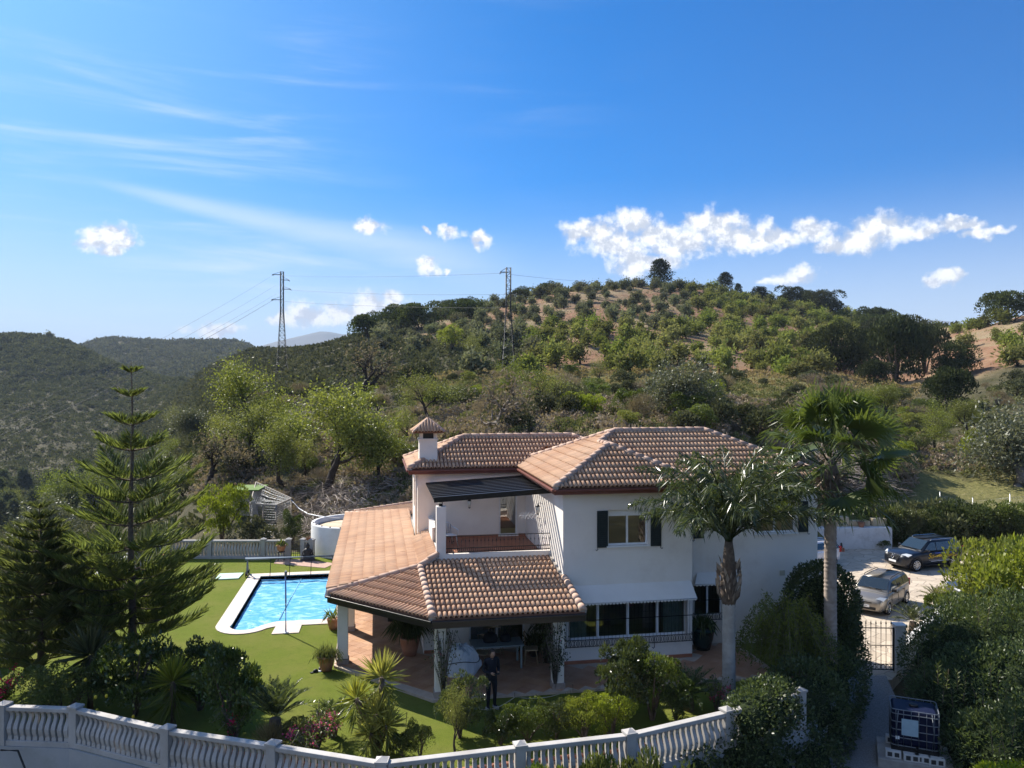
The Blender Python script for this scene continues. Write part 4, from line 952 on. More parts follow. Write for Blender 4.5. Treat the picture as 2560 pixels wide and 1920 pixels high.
# white kerb of the path
kb = thing('path_kerb', G(2140, 1812, LV), 'pale curved kerb between the dark hedge and gravel path', 'kerb')
part('kerb', MB().tube([G(x, y, LV)+Vector((0, 0, .06)) for x, y in ((2146, 1800), (2120, 1822), (2085, 1843), (2050, 1860), (2020, 1874), (1985, 1900))], .09, 6), mat('old_kerb', (.5, .47, .43), (.36, .34, .31), 3.0, .9, .4), kb)
# ------------------------------------------------------------------ planter wall beyond the drive
pw0, pw1 = G(2078, 1374, LV), G(2231, 1372, LV); pw = thing('planter_wall', pw0, 'white weathered retaining wall with sandy stone blocks beyond the drive', 'wall')
dd = nrm(pw1-pw0); nn_ = Vector((-dd.y, dd.x, 0)); L_ = (pw1-pw0).length
part('wall_body', MB().bar(pw0-dd*2+nn_*.6+Vector((0, 0, .68)), pw1+nn_*.6+Vector((0, 0, .68)), 1.2, 1.4), mat('stained_white_wall', (.62, .6, .58), (.7, .68, .66), 1.2, .9, .3, 25, dirt=((.35, .33, .3), 1.6, .5)), pw, .03)
SAND = mat('sandy_stone_block', (.45, .35, .22), (.55, .45, .31), 3.0, .9, .5, 14)
for (a, b, h) in ((-.05, .37, .62), (.37, .72, .36), (.75, .99, .5)):
    c = pw0+dd*(L_*(a+b)/2)+nn_*.85; part('stone_block', MB().box((c.x, c.y, LV+1.38+h/2), (L_*(b-a)-.03, .55, h), math.atan2(dd.y, dd.x)), SAND, pw, .05)
# ------------------------------------------------------------------ round white water tank
tc = wpt(893, 43.7, 0); tk = thing('water_tank', tc, 'round white water tank wall by the garden gate', 'tank')
prof = [(2.55, 0), (2.5, 1.55), (2.48, 1.62), (2.3, 1.62), (2.28, 1.3)]
part('tank_wall', MB().lathe(tc, prof, 48, cap=False), WHITEP, tk)
part('tank_fill', MB().lathe(tc, [(2.29, 1.28), (2.29, 1.36)], 40), mat('dry_sand', (.4, .33, .24), (.48, .4, .3), 3.0, .95, .4), tk)
for k in range(9):
    a = R_(190+k*15); c = tc+Vector((2.39*math.cos(a), 2.39*math.sin(a), 1.62)); part('rim_stud', MB().lathe(c, [(.05, 0), (.045, .04)], 8), mat('brown_stud', (.2, .14, .1)), tk)
pd = [wpt(685, 40.2, 0), wpt(812, 39.2, 0), wpt(838, 40.2, 0), wpt(760, 41.1, 0), wpt(722, 41.15, 0), wpt(690, 41.1, 0)]
struct('gate_paving', MB().prism([p.xy for p in pd], .0, .02), mat('pink_paving', (.5, .33, .26), (.42, .28, .22), 4.0, .85, .2))
# ------------------------------------------------------------------ wire run beyond the far balustrade
MESHW = mat('galvanised_wire', (.35, .36, .37), rough=.5, metal=.6)
WOODG = mat('grey_weathered_wood', (.3, .26, .22), (.4, .36, .31), 5.0, .9)
c1 = wpt(660, 49.5, .2); cp = thing('wire_run', c1, 'wire mesh animal run with grey timber posts beyond the far balustrade', 'coop')
A0, B0, C0, D0 = wpt(625, 46, .1), wpt(690, 45.5, .1), wpt(728, 47.5, .2), wpt(640, 53, .5)
zt = 2.1
for p in (A0, B0, C0, D0, (A0+B0)/2): part('post', MB().tube([p, p+Vector((0, 0, zt))], .045, 6), WOODG, cp)
def wire_panel(a, b, z0, z1, nx, nz):
    mb = MB()
    for i in range(nx+1):
        p = a+(b-a)*i/nx; mb.tube([p+Vector((0, 0, z0)), p+Vector((0, 0, z1))], .006, 3, cap=False)
    for j in range(nz+1):
        z = z0+(z1-z0)*j/nz; mb.tube([a+Vector((0, 0, z)), b+Vector((0, 0, z))], .006, 3, cap=False)
    return mb
for a, b in ((A0, B0), (B0, C0), (C0, D0), (D0, A0)):
    part('wire_panel', wire_panel(a, b, .1, zt, 22, 14), MESHW, cp); part('rail', MB().bar(a+Vector((0, 0, zt)), b+Vector((0, 0, zt)), .06, .06), WOODG, cp)
mb = MB()
for i in range(17): p, q = A0+(B0-A0)*i/16, D0+(C0-D0)*i/16; mb.tube([p+Vector((0, 0, zt+.02)), (p+q)/2+Vector((0, 0, zt-.12+.08*math.sin(i))), q+Vector((0, 0, zt+.02))], .007, 3, cap=False)
for i in range(17): p, q = A0+(D0-A0)*i/16, B0+(C0-B0)*i/16; mb.tube([p+Vector((0, 0, zt+.02)), (p+q)/2+Vector((0, 0, zt-.1+.08*math.sin(i*1.7))), q+Vector((0, 0, zt+.02))], .007, 3, cap=False)
part('roof_net', mb, MESHW, cp); part('cross_bar', MB().tube([A0+Vector((0, 0, 1.3)), B0+Vector((0, 0, 1.15))], .03, 5), WOODG, cp); part('plank', MB().bar((A0+B0)/2+Vector((0, .5, .1)), (A0+B0)/2+Vector((-.5, .8, 1.7)), .12, .04), WOODG, cp)
s0 = at(622, 51); sh = thing('green_roofed_shed', s0, 'low shed with a flat mossy green roof behind the wire run', 'shed')
part('shed_wall', MB().box(s0+Vector((0, 0, .7)), (1.5, 2.2, 1.6), -.1), WOODG, sh); part('shed_roof', MB().box(s0+Vector((0, 0, 1.55)), (1.9, 2.6, .08), -.1), mat('green_felt_roof', (.12, .2, .05), (.16, .24, .07), 3.0, .9), sh)
st0 = wpt(705, 44.3, 0); sw = thing('curved_step_wall', st0, 'pale low curved wall edging the path to the wire run', 'wall')
part('wall_body', MB().tube([wpt(x, d, .35) for x, d in ((655, 46.5), (672, 45.5), (690, 44.6), (705, 44), (716, 43.3))], .16, 6), mat('dry_sand', (.4, .33, .24)), sw)
# hose over the bank
hs = thing('hose', at(730, 46), 'white hose running down the bank to the round tank', 'hose'); part('hose_line', MB().tube([Vector((*wpt(x, d, 0).xy, z)) for x, d, z in ((728, 47.5, 2.2), (748, 47, 1.75), (770, 46, 1.6), (800, 45, 1.62), (850, 44.5, 1.63))], .03, 6), WFRAME, hs)
# ------------------------------------------------------------------ field fence posts at the right
for x, d, y in ((2432, 56, 0), (2525, 56.5, 0), (2350, 57, 0)):
    p = at(x, d); f = thing('fence_post', p, 'thin grey metal fence post in the grass field beyond the road', 'fence post', 'posts of the field fence'); part('post', MB().tube([p, p+Vector((0, 0, 1.75))], .035, 6), MESHW, f); part('cap', MB().lathe(p+Vector((0, 0, 1.75)), [(.045, 0), (.03, .05)], 6), MESHW, f)
mb = MB(); pts = [at(x, d) for x, d in ((2350, 57), (2432, 56), (2525, 56.5), (2650, 57))]
for a, b in zip(pts[:-1], pts[1:]):
    for h in (.3, .7, 1.1, 1.5): mb.tube([a+Vector((0, 0, h)), b+Vector((0, 0, h))], .006, 3, cap=False)
    for i in range(1, 30): c = a+(b-a)*i/30; mb.tube([c+Vector((0, 0, .1)), c+Vector((0, 0, 1.5))], .004, 3, cap=False)
fm = part('fence_mesh', mb, MESHW); tag(fm, 'fine wire mesh strung between the field fence posts', 'fence')
# stone wall below the field
rs = random.Random(4); ROCKM = mat('field_stone', (.28, .22, .17), (.38, .31, .24), 2.0, .95, .5, 10)
dw = thing('dry_stone_wall', at(2450, 53), 'dark dry stone wall below the grass field', 'wall')
rm = []
for k in range(3):
    bm = bmesh.new(); bmesh.ops.create_icosphere(bm, subdivisions=1, radius=.5)
    for v in bm.verts: v.co *= rs.uniform(.75, 1.15)
    me = bpy.data.meshes.new('stone'); bm.to_mesh(me); bm.free(); me.materials.append(ROCKM); rm.append(me)
for i in range(130):
    x = 2390+i*1.9; d = 53.3+rs.uniform(-.25, .25); p = at(x, d); p.z += rs.uniform(0, .6); s = rs.uniform(.3, .6)
    shared('stone', rs.choice(rm), dw, Matrix.Translation(p) @ Matrix.Rotation(rs.uniform(0, 6), 4, 'Z') @ Matrix.Diagonal((s*1.3, s, s*.8, 1)))

# black hose hanging on the outer wall
hp = [G(16, 1862)+Vector((0, -.3, 0)), G(60, 1863)+Vector((0, -.35, .02)), G(85, 1885)+Vector((0, -.4, -.3)), G(105, 1920)+Vector((0, -.4, -.8)), G(118, 1950)+Vector((0, -.4, -1.4))]
bh = thing('black_hose', hp[0], 'black hose bending down the outer face of the front wall', 'hose'); part('hose_line', MB().tube(hp, .025, 7), RUBH := mat('black_rubber_hose', (.01, .01, .01), rough=.5), bh)
# ------------------------------------------------------------------ vegetation kinds (meshes are shared by all copies)
BARK = mat('dark_almond_bark', (.035, .026, .021), (.07, .055, .045), 8.0, .95, .6, 30)
BARKG = mat('grey_bark', (.14, .12, .1), (.24, .2, .17), 8.0, .95, .5, 30)
BARKB = mat('brown_bark', (.1, .075, .055), (.17, .13, .1), 8.0, .95, .5, 30)
F_ALM = leafmat('almond_leaf', (.1, .115, .02), (.26, .29, .06), .45)
F_OLV = leafmat('olive_leaf', (.09, .105, .06), (.21, .22, .125), .3)
F_OLVH = leafmat('hill_olive_leaf', (.1, .11, .06), (.23, .23, .14), .25, .9, .04, .7)
F_ALMH = leafmat('hill_almond_leaf', (.11, .125, .038), (.26, .275, .08), .35, .9, .04, .7)
F_DARK = leafmat('dark_evergreen_leaf', (.035, .05, .02), (.1, .12, .045), .25, .9, .04)
F_PINE = leafmat('pine_needles', (.025, .035, .016), (.075, .085, .035), .15, .9, .04)
F_PINEB = leafmat('valley_pine_needles', (.07, .09, .05), (.16, .18, .09), .2, .9, .04)
F_SCRUB = leafmat('maquis_leaf', (.055, .064, .034), (.15, .152, .08), .2, .9, .04)
F_DRY = leafmat('dry_scrub', (.17, .135, .095), (.34, .27, .19), .2, .9, .04)
F_TWIG = leafmat('grey_twigs', (.16, .135, .115), (.34, .29, .25), .1, .9, .04)
F_WEED = leafmat('slope_weed_leaf', (.085, .095, .04), (.22, .215, .1), .25, .9, .04)
F_STRAW = leafmat('straw_grass', (.2, .16, .07), (.38, .3, .14), .3, .9, .04)
F_LIME = leafmat('lime_leaf', (.11, .14, .015), (.3, .34, .045), .45)
F_GLOSS = leafmat('glossy_citrus_leaf', (.03, .05, .014), (.1, .13, .03), .3, .28, .6)
F_MID = leafmat('mid_green_leaf', (.055, .08, .02), (.17, .2, .05), .4, .4, .4)
F_NORF = leafmat('norfolk_needle', (.085, .112, .036), (.21, .245, .075), .5)
F_PALM = leafmat('palm_leaflet', (.035, .06, .02), (.12, .15, .05), .35, .3, .55)
F_FAN = leafmat('fan_palm_leaf', (.05, .08, .018), (.17, .21, .045), .4, .35, .5)
F_YUC = leafmat('yucca_blade', (.08, .105, .02), (.3, .3, .06), .45, .4, .4)  # blades lightened: sun on the shaded yucca is put into the colour
F_YUCV = leafmat('variegated_yucca_blade', (.12, .16, .02), (.42, .42, .06), .4, .4, .4)
F_YUCD = leafmat('dark_yucca_blade', (.04, .055, .02), (.12, .14, .05), .3, .4, .4)
F_CYC = leafmat('cycad_leaflet', (.03, .05, .016), (.1, .13, .035), .3, .3, .5)
F_PINK = leafmat('pink_bract', (.55, .02, .14), (.8, .07, .26), .35)
F_HEDGE = leafmat('dark_hedge_leaf', (.04, .062, .025), (.115, .145, .055), .35, .4, .4)
def Pm(**k): return type('P', (), k)
def grow(rng, p, d, L, r, lv, P, out, tips):
    n = 5 if lv == 0 else (4 if lv < P.levels else 3); pts = [p]; rad = [r]; dirs = [d]
    for i in range(n):
        d = unit(d+rng.normal(size=3)*P.wander+np.array([0, 0, P.up*(1 if lv else .3)])); p = p+d*(L/n); pts.append(p); dirs.append(d); rad.append(r*(1-(.5 if lv < P.levels else .75)*(i+1)/n))
    out.append((pts, rad, lv))
    if lv >= P.levels-P.leaflv:
        for i in range(1, n+1): tips.append((pts[i], dirs[i], lv))
    if lv < P.levels:
        k = int(rng.integers(P.kids[lv][0], P.kids[lv][1]+1)); a0 = rng.uniform(0, 6.28)
        for j in range(k):
            t = 1.0 if j == 0 else rng.uniform(P.low[min(lv, len(P.low)-1)], 1); x = t*n; i = min(int(x), n-1); f = x-i
            q = pts[i]*(1-f)+pts[i+1]*f; rr = rad[i]*(1-f)+rad[i+1]*f; dd = dirs[min(i+1, n)]
            s = unit(np.cross(dd, [0, 0, 1.0])+1e-4); u = np.cross(s, dd); a = a0+j*2.4+rng.uniform(-.4, .4); an = P.ang*rng.uniform(.65, 1.25)*(.45 if j == 0 else 1)
            nd = unit(dd*math.cos(an)+(s*math.cos(a)+u*math.sin(a))*math.sin(an)); grow(rng, q, nd, L*P.ratio*rng.uniform(.75, 1.15), rr*.72, lv+1, P, out, tips)
def tree(seed, P, leafm, barkm, nleaf, lL, lW, clump=.35, prefix='tree', sides=(7, 5, 4, 3, 3)):
    rng = np.random.default_rng(seed); out = []; tips = []
    grow(rng, np.zeros(3), unit(np.array([rng.normal()*.12, rng.normal()*.12, 1])), P.trunk, P.r, 0, P, out, tips)
    C = np.array([t[0] for t in tips]); D = np.array([t[1] for t in tips]); top = C[:, 2].max()+clump*.5; k = 1/top
    mb = MB()
    for pts, rad, lv in out: mb.tube([Vector(q*k) for q in pts], [x*k for x in rad], sides[min(lv, 4)], cap=False)
    tr = tomesh('trunk', mb, barkm)
    i = rng.integers(0, len(C), nleaf); cr = rng.random(len(C)); c = (C[i]+rng.normal(size=(nleaf, 3))*clump*.5)*k; d = unit(D[i]*.5+rdirs(rng, nleaf)+np.array([0, 0, .15]))
    V = leaves(rng, c, d, lL*k*rng.uniform(.7, 1.3, nleaf), lW*k*rng.uniform(.7, 1.3, nleaf)); rnd = np.clip(cr[i]*.55+rng.random(nleaf)*.45, 0, 1)
    cm = qmesh('crown', V, leafm, rnd); return [('trunk', tr), ('crown', cm)]
def blobs(rng, n, flat=1.0, spread=.55, r=(.28, .5), zmin=.25):
    B = []
    for i in range(n):
        a = rng.uniform(0, 6.28); q = spread*math.sqrt(rng.random()); z = rng.uniform(zmin, .75)*flat; rr = rng.uniform(*r); B.append((q*math.cos(a), q*math.sin(a), z, rr))
    return np.array(B)
def bush(seed, leafm, n, lL, lW, nb=9, flat=1.0, spread=.5, r=(.28, .48), stemm=None, surf=.75, zmin=.25, updir=.3):
    """leafy bush of unit height: leaves on the shells of overlapping lobes"""
    rng = np.random.default_rng(seed); B = blobs(rng, nb, flat, spread, r, zmin); B[:, 2] *= 1; i = rng.integers(0, nb, n); d = rdirs(rng, n); d[:, 2] = np.where(d[:, 2] < -.35, -d[:, 2], d[:, 2])
    rad = B[i, 3]*np.power(rng.uniform(surf**3, 1.12, n), 1/3.); c = B[i, :3]+d*rad[:, None]*np.array([1, 1, .85]); c[:, 2] = np.maximum(c[:, 2], .02+.06*rng.random(n))
    top = np.percentile(c[:, 2], 99.5); c /= top; ld = unit(d*.7+rdirs(rng, n)*.8+np.array([0, 0, updir])); lob = rng.random(nb)
    V = leaves(rng, c, ld, lL*rng.uniform(.7, 1.3, n), lW*rng.uniform(.7, 1.3, n)); m = qmesh('foliage', V, leafm, np.clip(lob[i]*.4+rng.random(n)*.6, 0, 1))
    mb = MB()
    for k in range(7):
        a = rng.uniform(0, 6.28); b = B[k % nb]/top; mb.tube([Vector((0, 0, -.05)), Vector((b[0]*.35, b[1]*.35, b[2]*.5)), Vector((b[0]*.9, b[1]*.9, b[2]*1.0))], [.03, .022, .01], 4, cap=False)
    return [('stem', tomesh('stem', mb, stemm or BARKB)), ('foliage', m)]
def conifer(seed, leafm, n, H=1.0, R=.32, lL=.05, lW=.02, base=.12, pw=.8, barkm=None):
    """pine of unit height with layered clumps"""
    rng = np.random.default_rng(seed); mb = MB().tube([Vector((0, 0, -.03)), Vector((.01, 0, .5)), Vector((0, .01, .95))], [.022, .015, .004], 6, cap=False); C = []; cl = []
    nb = 46
    for k in range(nb):
        z = base+(.97-base)*(k/nb)**.9; rr = R*(1-((z-base)/(1-base))**1.6)**pw*rng.uniform(.65, 1.1)+.03; a = k*2.4+rng.uniform(-.5, .5); e = np.array([rr*math.cos(a), rr*math.sin(a), z+rr*.25])
        mb.tube([Vector((0, 0, z)), Vector(e*np.array([.5, .5, 1])), Vector(e)], [.008, .006, .003], 3, cap=False)
        for t in (.55, .85, 1.0): C.append(np.array([0, 0, z])*(1-t)+e*t); cl.append(.055+.05*rr/R)
    C = np.array(C); cl = np.array(cl); i = rng.integers(0, len(C), n); d = rdirs(rng, n); c = C[i]+d*(cl[i]*rng.random(n)**.4)[:, None]*np.array([1, 1, .6]); cr = rng.random(len(C))
    V = leaves(rng, c, unit(d+np.array([0, 0, .5])+rdirs(rng, n)*.5), lL*rng.uniform(.7, 1.3, n), lW); return [('trunk', tomesh('trunk', mb, barkm or BARKB)), ('crown', qmesh('crown', V, leafm, np.clip(cr[i]*.45+rng.random(n)*.55, 0, 1)))]
PA_ = Pm(trunk=1.0, r=.11, levels=4, wander=.2, up=.06, kids=[(3, 4), (3, 4), (2, 4), (2, 3)], low=[.55, .35, .3], ang=.72, ratio=.74, leaflv=1)
PO_ = Pm(trunk=.55, r=.12, levels=3, wander=.2, up=.05, kids=[(3, 5), (3, 5), (3, 4)], low=[.5, .3, .3], ang=.8, ratio=.78, leaflv=1)
PB_ = Pm(trunk=.6, r=.1, levels=4, wander=.24, up=.05, kids=[(4, 5), (3, 5), (3, 5), (2, 4)], low=[.3, .25, .2], ang=.78, ratio=.74, leaflv=1)
KIND = {
 'almond': [tree(s, PA_, F_ALM, BARK, 8500, .07, .033, .36) for s in (1, 2, 3)],
 'almond_thin': [tree(s, PA_, F_ALM, BARK, 4200, .07, .033, .32) for s in (14, 15)],
 'bare': [tree(s, PB_, F_DRY, BARKG, 700, .1, .04, .3) for s in (21, 22)],
 'bare_dark': [tree(s, PB_, F_DRY, BARK, 350, .1, .04, .3) for s in (23,)],
 'olive': [tree(s, PO_, F_OLV, BARKG, 9000, .075, .03, .44) for s in (31, 32)],
 'hill_olive': [tree(s, PO_, F_OLVH, BARK, 900, .27, .13, .42, sides=(5, 4, 3, 3, 3)) for s in (41, 42, 43)],
 'hill_almond': [tree(s, PO_, F_ALMH, BARK, 900, .26, .12, .42, sides=(5, 4, 3, 3, 3)) for s in (51, 52, 53)],
 'carob': [bush(s, F_DARK, 5000, .075, .045, 16, .9, .55, (.22, .4), BARKB, .7, .2) for s in (61, 62)],
 'pine': [conifer(s, F_PINE, 5200, 1, .42, .06, .024, .1, .62) for s in (71, 72)],
 'stone_pine': [bush(s, F_PINE, 6500, .06, .03, 22, 1.0, .42, (.18, .32), BARKB, .75, .12, .6) for s in (63, 64, 65)],
 'valley_pine': [conifer(s, F_PINEB, 1500, 1, .3, .09, .045, .06, .8) for s in (75, 76)],
 'shrub': [bush(s, F_SCRUB, 1500, .13, .07, 8, .8, .55, (.25, .45)) for s in (81, 82, 83)],
 'lime_bush': [bush(s, F_LIME, 7500, .046, .024, 30, 1.0, .5, (.1, .24), updir=.5) for s in (91, 92)],
 'mid_bush': [bush(s, F_MID, 7000, .05, .026, 28, 1.0, .5, (.1, .25)) for s in (95, 96)],
 'gloss_bush': [bush(s, F_GLOSS, 5200, .062, .03, 30, 1.0, .46, (.08, .2), surf=.4) for s in (101, 102)],
 'dry_bush': [bush(s, F_DRY, 1600, .14, .02, 8, .8, .55, (.25, .45), updir=.8) for s in (105, 106)],
 'straw': [bush(s, F_STRAW, 700, .55, .02, 6, .5, .3, (.1, .25), surf=.1, updir=1.6) for s in (108,)],
}
def plant(name, kind, loc, h, label=None, cat='tree', group=None, rz=None, wide=1.0, var=None, tilt=0.0):
    loc = Vector(loc); rz = rz if rz is not None else (loc.x*7.13+loc.y*3.7) % 6.283; vs = KIND[kind]; v = vs[(int(abs(loc.x*13+loc.y*7)) if var is None else var) % len(vs)]
    o = bpy.data.objects.new(name, None); COL.objects.link(o); o.location = loc; o.rotation_euler = (tilt, 0, rz); o.scale = (h*wide, h*wide, h); o.empty_display_size = .1
    tag(o, label, cat, group)
    for pn, me in v:
        c = bpy.data.objects.new(pn, me); COL.objects.link(c); c.parent = o
    return o
# ---- far shrubs as one counted-out mass
def scrub_mass(name, X, Y, S, m, nq, seed, lean=1.0, sink=.15, lf=.42):
    rng = np.random.default_rng(seed); n = len(X); Z = height(X, Y); d = rdirs(rng, n*nq).reshape(n, nq, 3); d[..., 2] = np.abs(d[..., 2])*.95-.1
    c = d*S[:, None, None]*np.array([.5, .5, .62])*rng.uniform(.55, 1.05, (n, nq, 1)); c += np.stack([X, Y, Z+S*.1-sink*S], -1)[:, None]
    ld = unit(d+rdirs(rng, n*nq).reshape(n, nq, 3)*.9); SS = np.repeat(S, nq)
    V = leaves(rng, c.reshape(-1, 3), ld.reshape(-1, 3), SS*lf*rng.uniform(.7, 1.3, n*nq), SS*lf*.7); cr = rng.random(n)
    o = link(bpy.data.objects.new(name, qmesh(name, V, m, np.clip(np.repeat(cr, nq)*.75+rng.random(n*nq)*.3, 0, 1)))); return tag(o, kind='stuff')
# ------------------------------------------------------------------ vegetation on the hills
rng = np.random.default_rng(77)
def field(x0, x1, d0, d1, n, seed, power=1.0):     # random points, even over the ground, inside image columns x0..x1 and distances d0..d1
    r = np.random.default_rng(seed); d = np.sqrt(r.uniform(d0*d0, d1*d1, n)); x = r.uniform(x0, x1, n); k = (x-1280)/FPX; return x, d, d*(sa+ca*k), d*(ca-sa*k)
# second hill, left hill, flank of the main hill: maquis
x, d, X, Y = field(120, 760, 780, 1420, 6500, 1); scrub_mass('far_scrub', X, Y, rng.uniform(5, 10, len(X)), F_SCRUB, 14, 1)
tag(bpy.data.objects['far_scrub'], 'grey-green scrub covering the farthest wooded hill', 'scrub')
x, d, X, Y = field(-120, 470, 320, 740, 9500, 2); scrub_mass('left_hill_scrub', X, Y, 2.2+5.5*np.random.default_rng(2).random(len(X))**2, F_SCRUB, 20, 2)
tag(bpy.data.objects['left_hill_scrub'], 'dense olive-green scrub on the hill across the valley', 'scrub')
x, d, X, Y = field(300, 1000, 110, 430, 5600, 3); scrub_mass('flank_scrub', X, Y, np.random.default_rng(3).uniform(1.6, 4.2, len(X)), F_SCRUB, 22, 3)
tag(bpy.data.objects['flank_scrub'], 'dark scrub on the lower flank below the pylons', 'scrub')
x, d, X, Y = field(-150, 560, 48, 320, 4200, 4); scrub_mass('valley_scrub', X, Y, np.random.default_rng(4).uniform(1.4, 3.6, len(X)), F_SCRUB, 34, 4, lf=.3)
tag(bpy.data.objects['valley_scrub'], 'green scrub on the near valley slope', 'scrub')
x, d, X, Y = field(-900, 420, 24, 62, 900, 24); ok = np.array([not inpoly(a, b, [tuple(q) for q in plot]) for a, b in zip(X, Y)]) & (X < -11.5); scrub_mass('edge_scrub', X[ok], Y[ok], np.random.default_rng(24).uniform(.6, 1.8, ok.sum()), F_SCRUB, 70, 24, lf=.2); tag(bpy.data.objects['edge_scrub'], 'low scrub on the ground below the valley balustrade', 'scrub')
x, d, X, Y = field(900, 2560, 262, 345, 1500, 5); ok = (x < 1250) | (x > 1700) | (d > 305); scrub_mass('ridge_scrub', X[ok], Y[ok], np.random.default_rng(5).uniform(1.2, 3.6, ok.sum()), F_SCRUB, 20, 5)
tag(bpy.data.objects['ridge_scrub'], 'dark scrub along the crest of the main hill', 'scrub')
x, d, X, Y = field(960, 1360, 95, 200, 900, 25); scrub_mass('shoulder_scrub', X, Y, np.random.default_rng(25).uniform(.7, 2.6, len(X)), F_SCRUB, 22, 25); tag(bpy.data.objects['shoulder_scrub'], 'mixed scrub on the shoulder left of the orchard', 'scrub')
# dry scrub and weeds on the near slope behind the villa
x, d, X, Y = field(430, 2560, 43.5, 80, 2300, 6); hh = height(X, Y); ok = (hh > .9) & ~((x > 2280) & (d < 67)); r6 = np.random.default_rng(6)
scrub_mass('slope_scrub', X[ok], Y[ok], r6.uniform(.5, 1.5, ok.sum()), F_DRY, 90, 6, lf=.2); tag(bpy.data.objects['slope_scrub'], 'dry brown scrub on the slope behind the villa', 'scrub')
x, d, X, Y = field(430, 2560, 43.5, 112, 2600, 7); hh = height(X, Y); ok = (hh > .9) & ~((x > 2280) & (d < 66)); r7 = np.random.default_rng(7)
scrub_mass('slope_weeds', X[ok], Y[ok], r7.uniform(.4, 1.4, ok.sum()), F_WEED, 90, 7, lf=.18); tag(bpy.data.objects['slope_weeds'], 'dull green weeds and low bushes on the near slope', 'weeds')
x, d, X, Y = field(1000, 2300, 80, 135, 3000, 8); scrub_mass('terrace_grass', X, Y, np.random.default_rng(8).uniform(.35, 1.0, len(X)), F_STRAW, 16, 8); tag(bpy.data.objects['terrace_grass'], 'pale dry grass on the terrace below the orchard', 'grass')
x, d, X, Y = field(900, 2560, 118, 330, 2200, 9); scrub_mass('orchard_weeds', X, Y, np.random.default_rng(9).uniform(.4, 1.3, len(X)), F_ALMH, 10, 9); tag(bpy.data.objects['orchard_weeds'], 'low green weeds on the red orchard soil', 'weeds')
# orchard: olives above, almonds below and to the right, individually
def orchard():
    r = np.random.default_rng(10); no = na = 0; pts = []
    for i in range(-40, 60):
        for j in range(14, 52):
            a = R_(12); gx, gy = i*7.3+r.normal()*1.2, j*7.3+r.normal()*1.2; X, Y = gx*math.cos(a)-gy*math.sin(a)*0+30, gy
            d = X*sa+Y*ca; lat = X*ca-Y*sa
            if d < 118 or d > 322: continue
            x = 1280+FPX*lat/d
            if x < 930 or x > 2600 or (x < 1150 and d < 170) or r.random() < (.12 if x < 2330 else .6): continue
            z = float(height(np.array([X]), np.array([Y]))[0]); y = 960-(z-CZ)/d*FPX; pts.append((d, x, y, X, Y, z))
    pts.sort()
    for d, x, y, X, Y, z in pts:
        if (2060 < x < 2420 and 110 < d < 215) or (abs(x-1271) < 45 and d < 136): continue                 # pine gully
        olive = (x < 1720 and d > 215-(x-1200)*.03) or (x < 1330)
        h = r.uniform(2.0, 4.7)
        if olive and no < 290:
            plant('olive_tree', 'hill_olive', (X, Y, z-.1), h, 'small round grey-green olive tree on the red upper slope of the hill', 'olive tree', 'olive trees on the hill', wide=r.uniform(.85, 1.12), rz=r.uniform(0, 6.28)); no += 1
        elif not olive and na < 290:
            plant('almond_tree', 'hill_almond', (X, Y, z-.1), h*.95, 'small bright green almond tree in the orchard on the lower hill slope', 'almond tree', 'almond trees in the hillside orchard', wide=r.uniform(.9, 1.2), rz=r.uniform(0, 6.28)); na += 1
orchard()
# pines on the skyline and in the gully
for x, d, h, w, lab in ((1650, 326, 11.5, 1.0, 'tall dark pine standing alone on the hilltop'), (1813, 330, 8.2, 1.0, 'dark pine on the skyline right of the hilltop pine'), (1846, 332, 5, .9, 'small dark pine between two larger skyline pines'),
      (1905, 325, 6.5, 1.3, 'low dark pine on the crest before the pine clump'), (1975, 322, 9.5, 1.2, 'round dark pine opening the crest clump'), (2010, 318, 9, 1.1, 'dark pine inside the crest clump'), (2068, 300, 11.5, 1.15, 'broad dark pine ending the crest clump'), (2040, 310, 10, 1.0, 'dark pine behind the broad crest pine'),
      (2165, 285, 9.5, 1.1, 'dark pine of the second crest clump, leaning outline'), (2200, 285, 10.5, 1.1, 'tallest dark pine of the second crest clump'), (2240, 280, 8.5, 1.2, 'dark pine closing the second crest clump'), (2270, 275, 7.5, 1.1, 'dark pine low behind the gully pines'),
      (2310, 255, 5, .8, 'slim small pine on the saddle'), (1048, 300, 7, .9, 'dark pine on the left shoulder of the hill')):
    p = at(x, d); plant('pine_tree', 'pine' if x < 1900 else 'stone_pine', p-Vector((0, 0, .2)), h*(.85 if x > 1900 else 1), lab, 'pine tree', 'pines on the crest', wide=w*(.95 if x > 1900 else 1))
for x, y, hp, w, lab in ((2095, 930, 118, .62, 'large dark bushy pine at the head of the gully'), (2150, 912, 85, .7, 'dark pine wedged between the gully pines'), (2240, 958, 158, .55, 'tallest broad dark pine in the gully'), (2312, 935, 118, .6, 'dark pine on the far side of the gully'), (2388, 938, 80, .7, 'wide dark pine by the red earth bank'), (2368, 1036, 112, .62, 'brownish dark pine lowest in the gully'), (2185, 872, 70, .7, 'dark pine rising behind the gully pines'), (2272, 880, 84, .7, 'dark pine at the upper end of the gully'), (2190, 965, 62, .8, 'low dark pine at the foot of the gully'), (2045, 905, 70, .7, 'dark pine at the left edge of the gully')):
    p, d = onT(x, y, 85); h = hp/FPX*d; plant('pine_tree', 'stone_pine', p-Vector((0, 0, .14*h)), h*1.14, lab, 'pine tree', 'pines in the gully', wide=w*1.3)
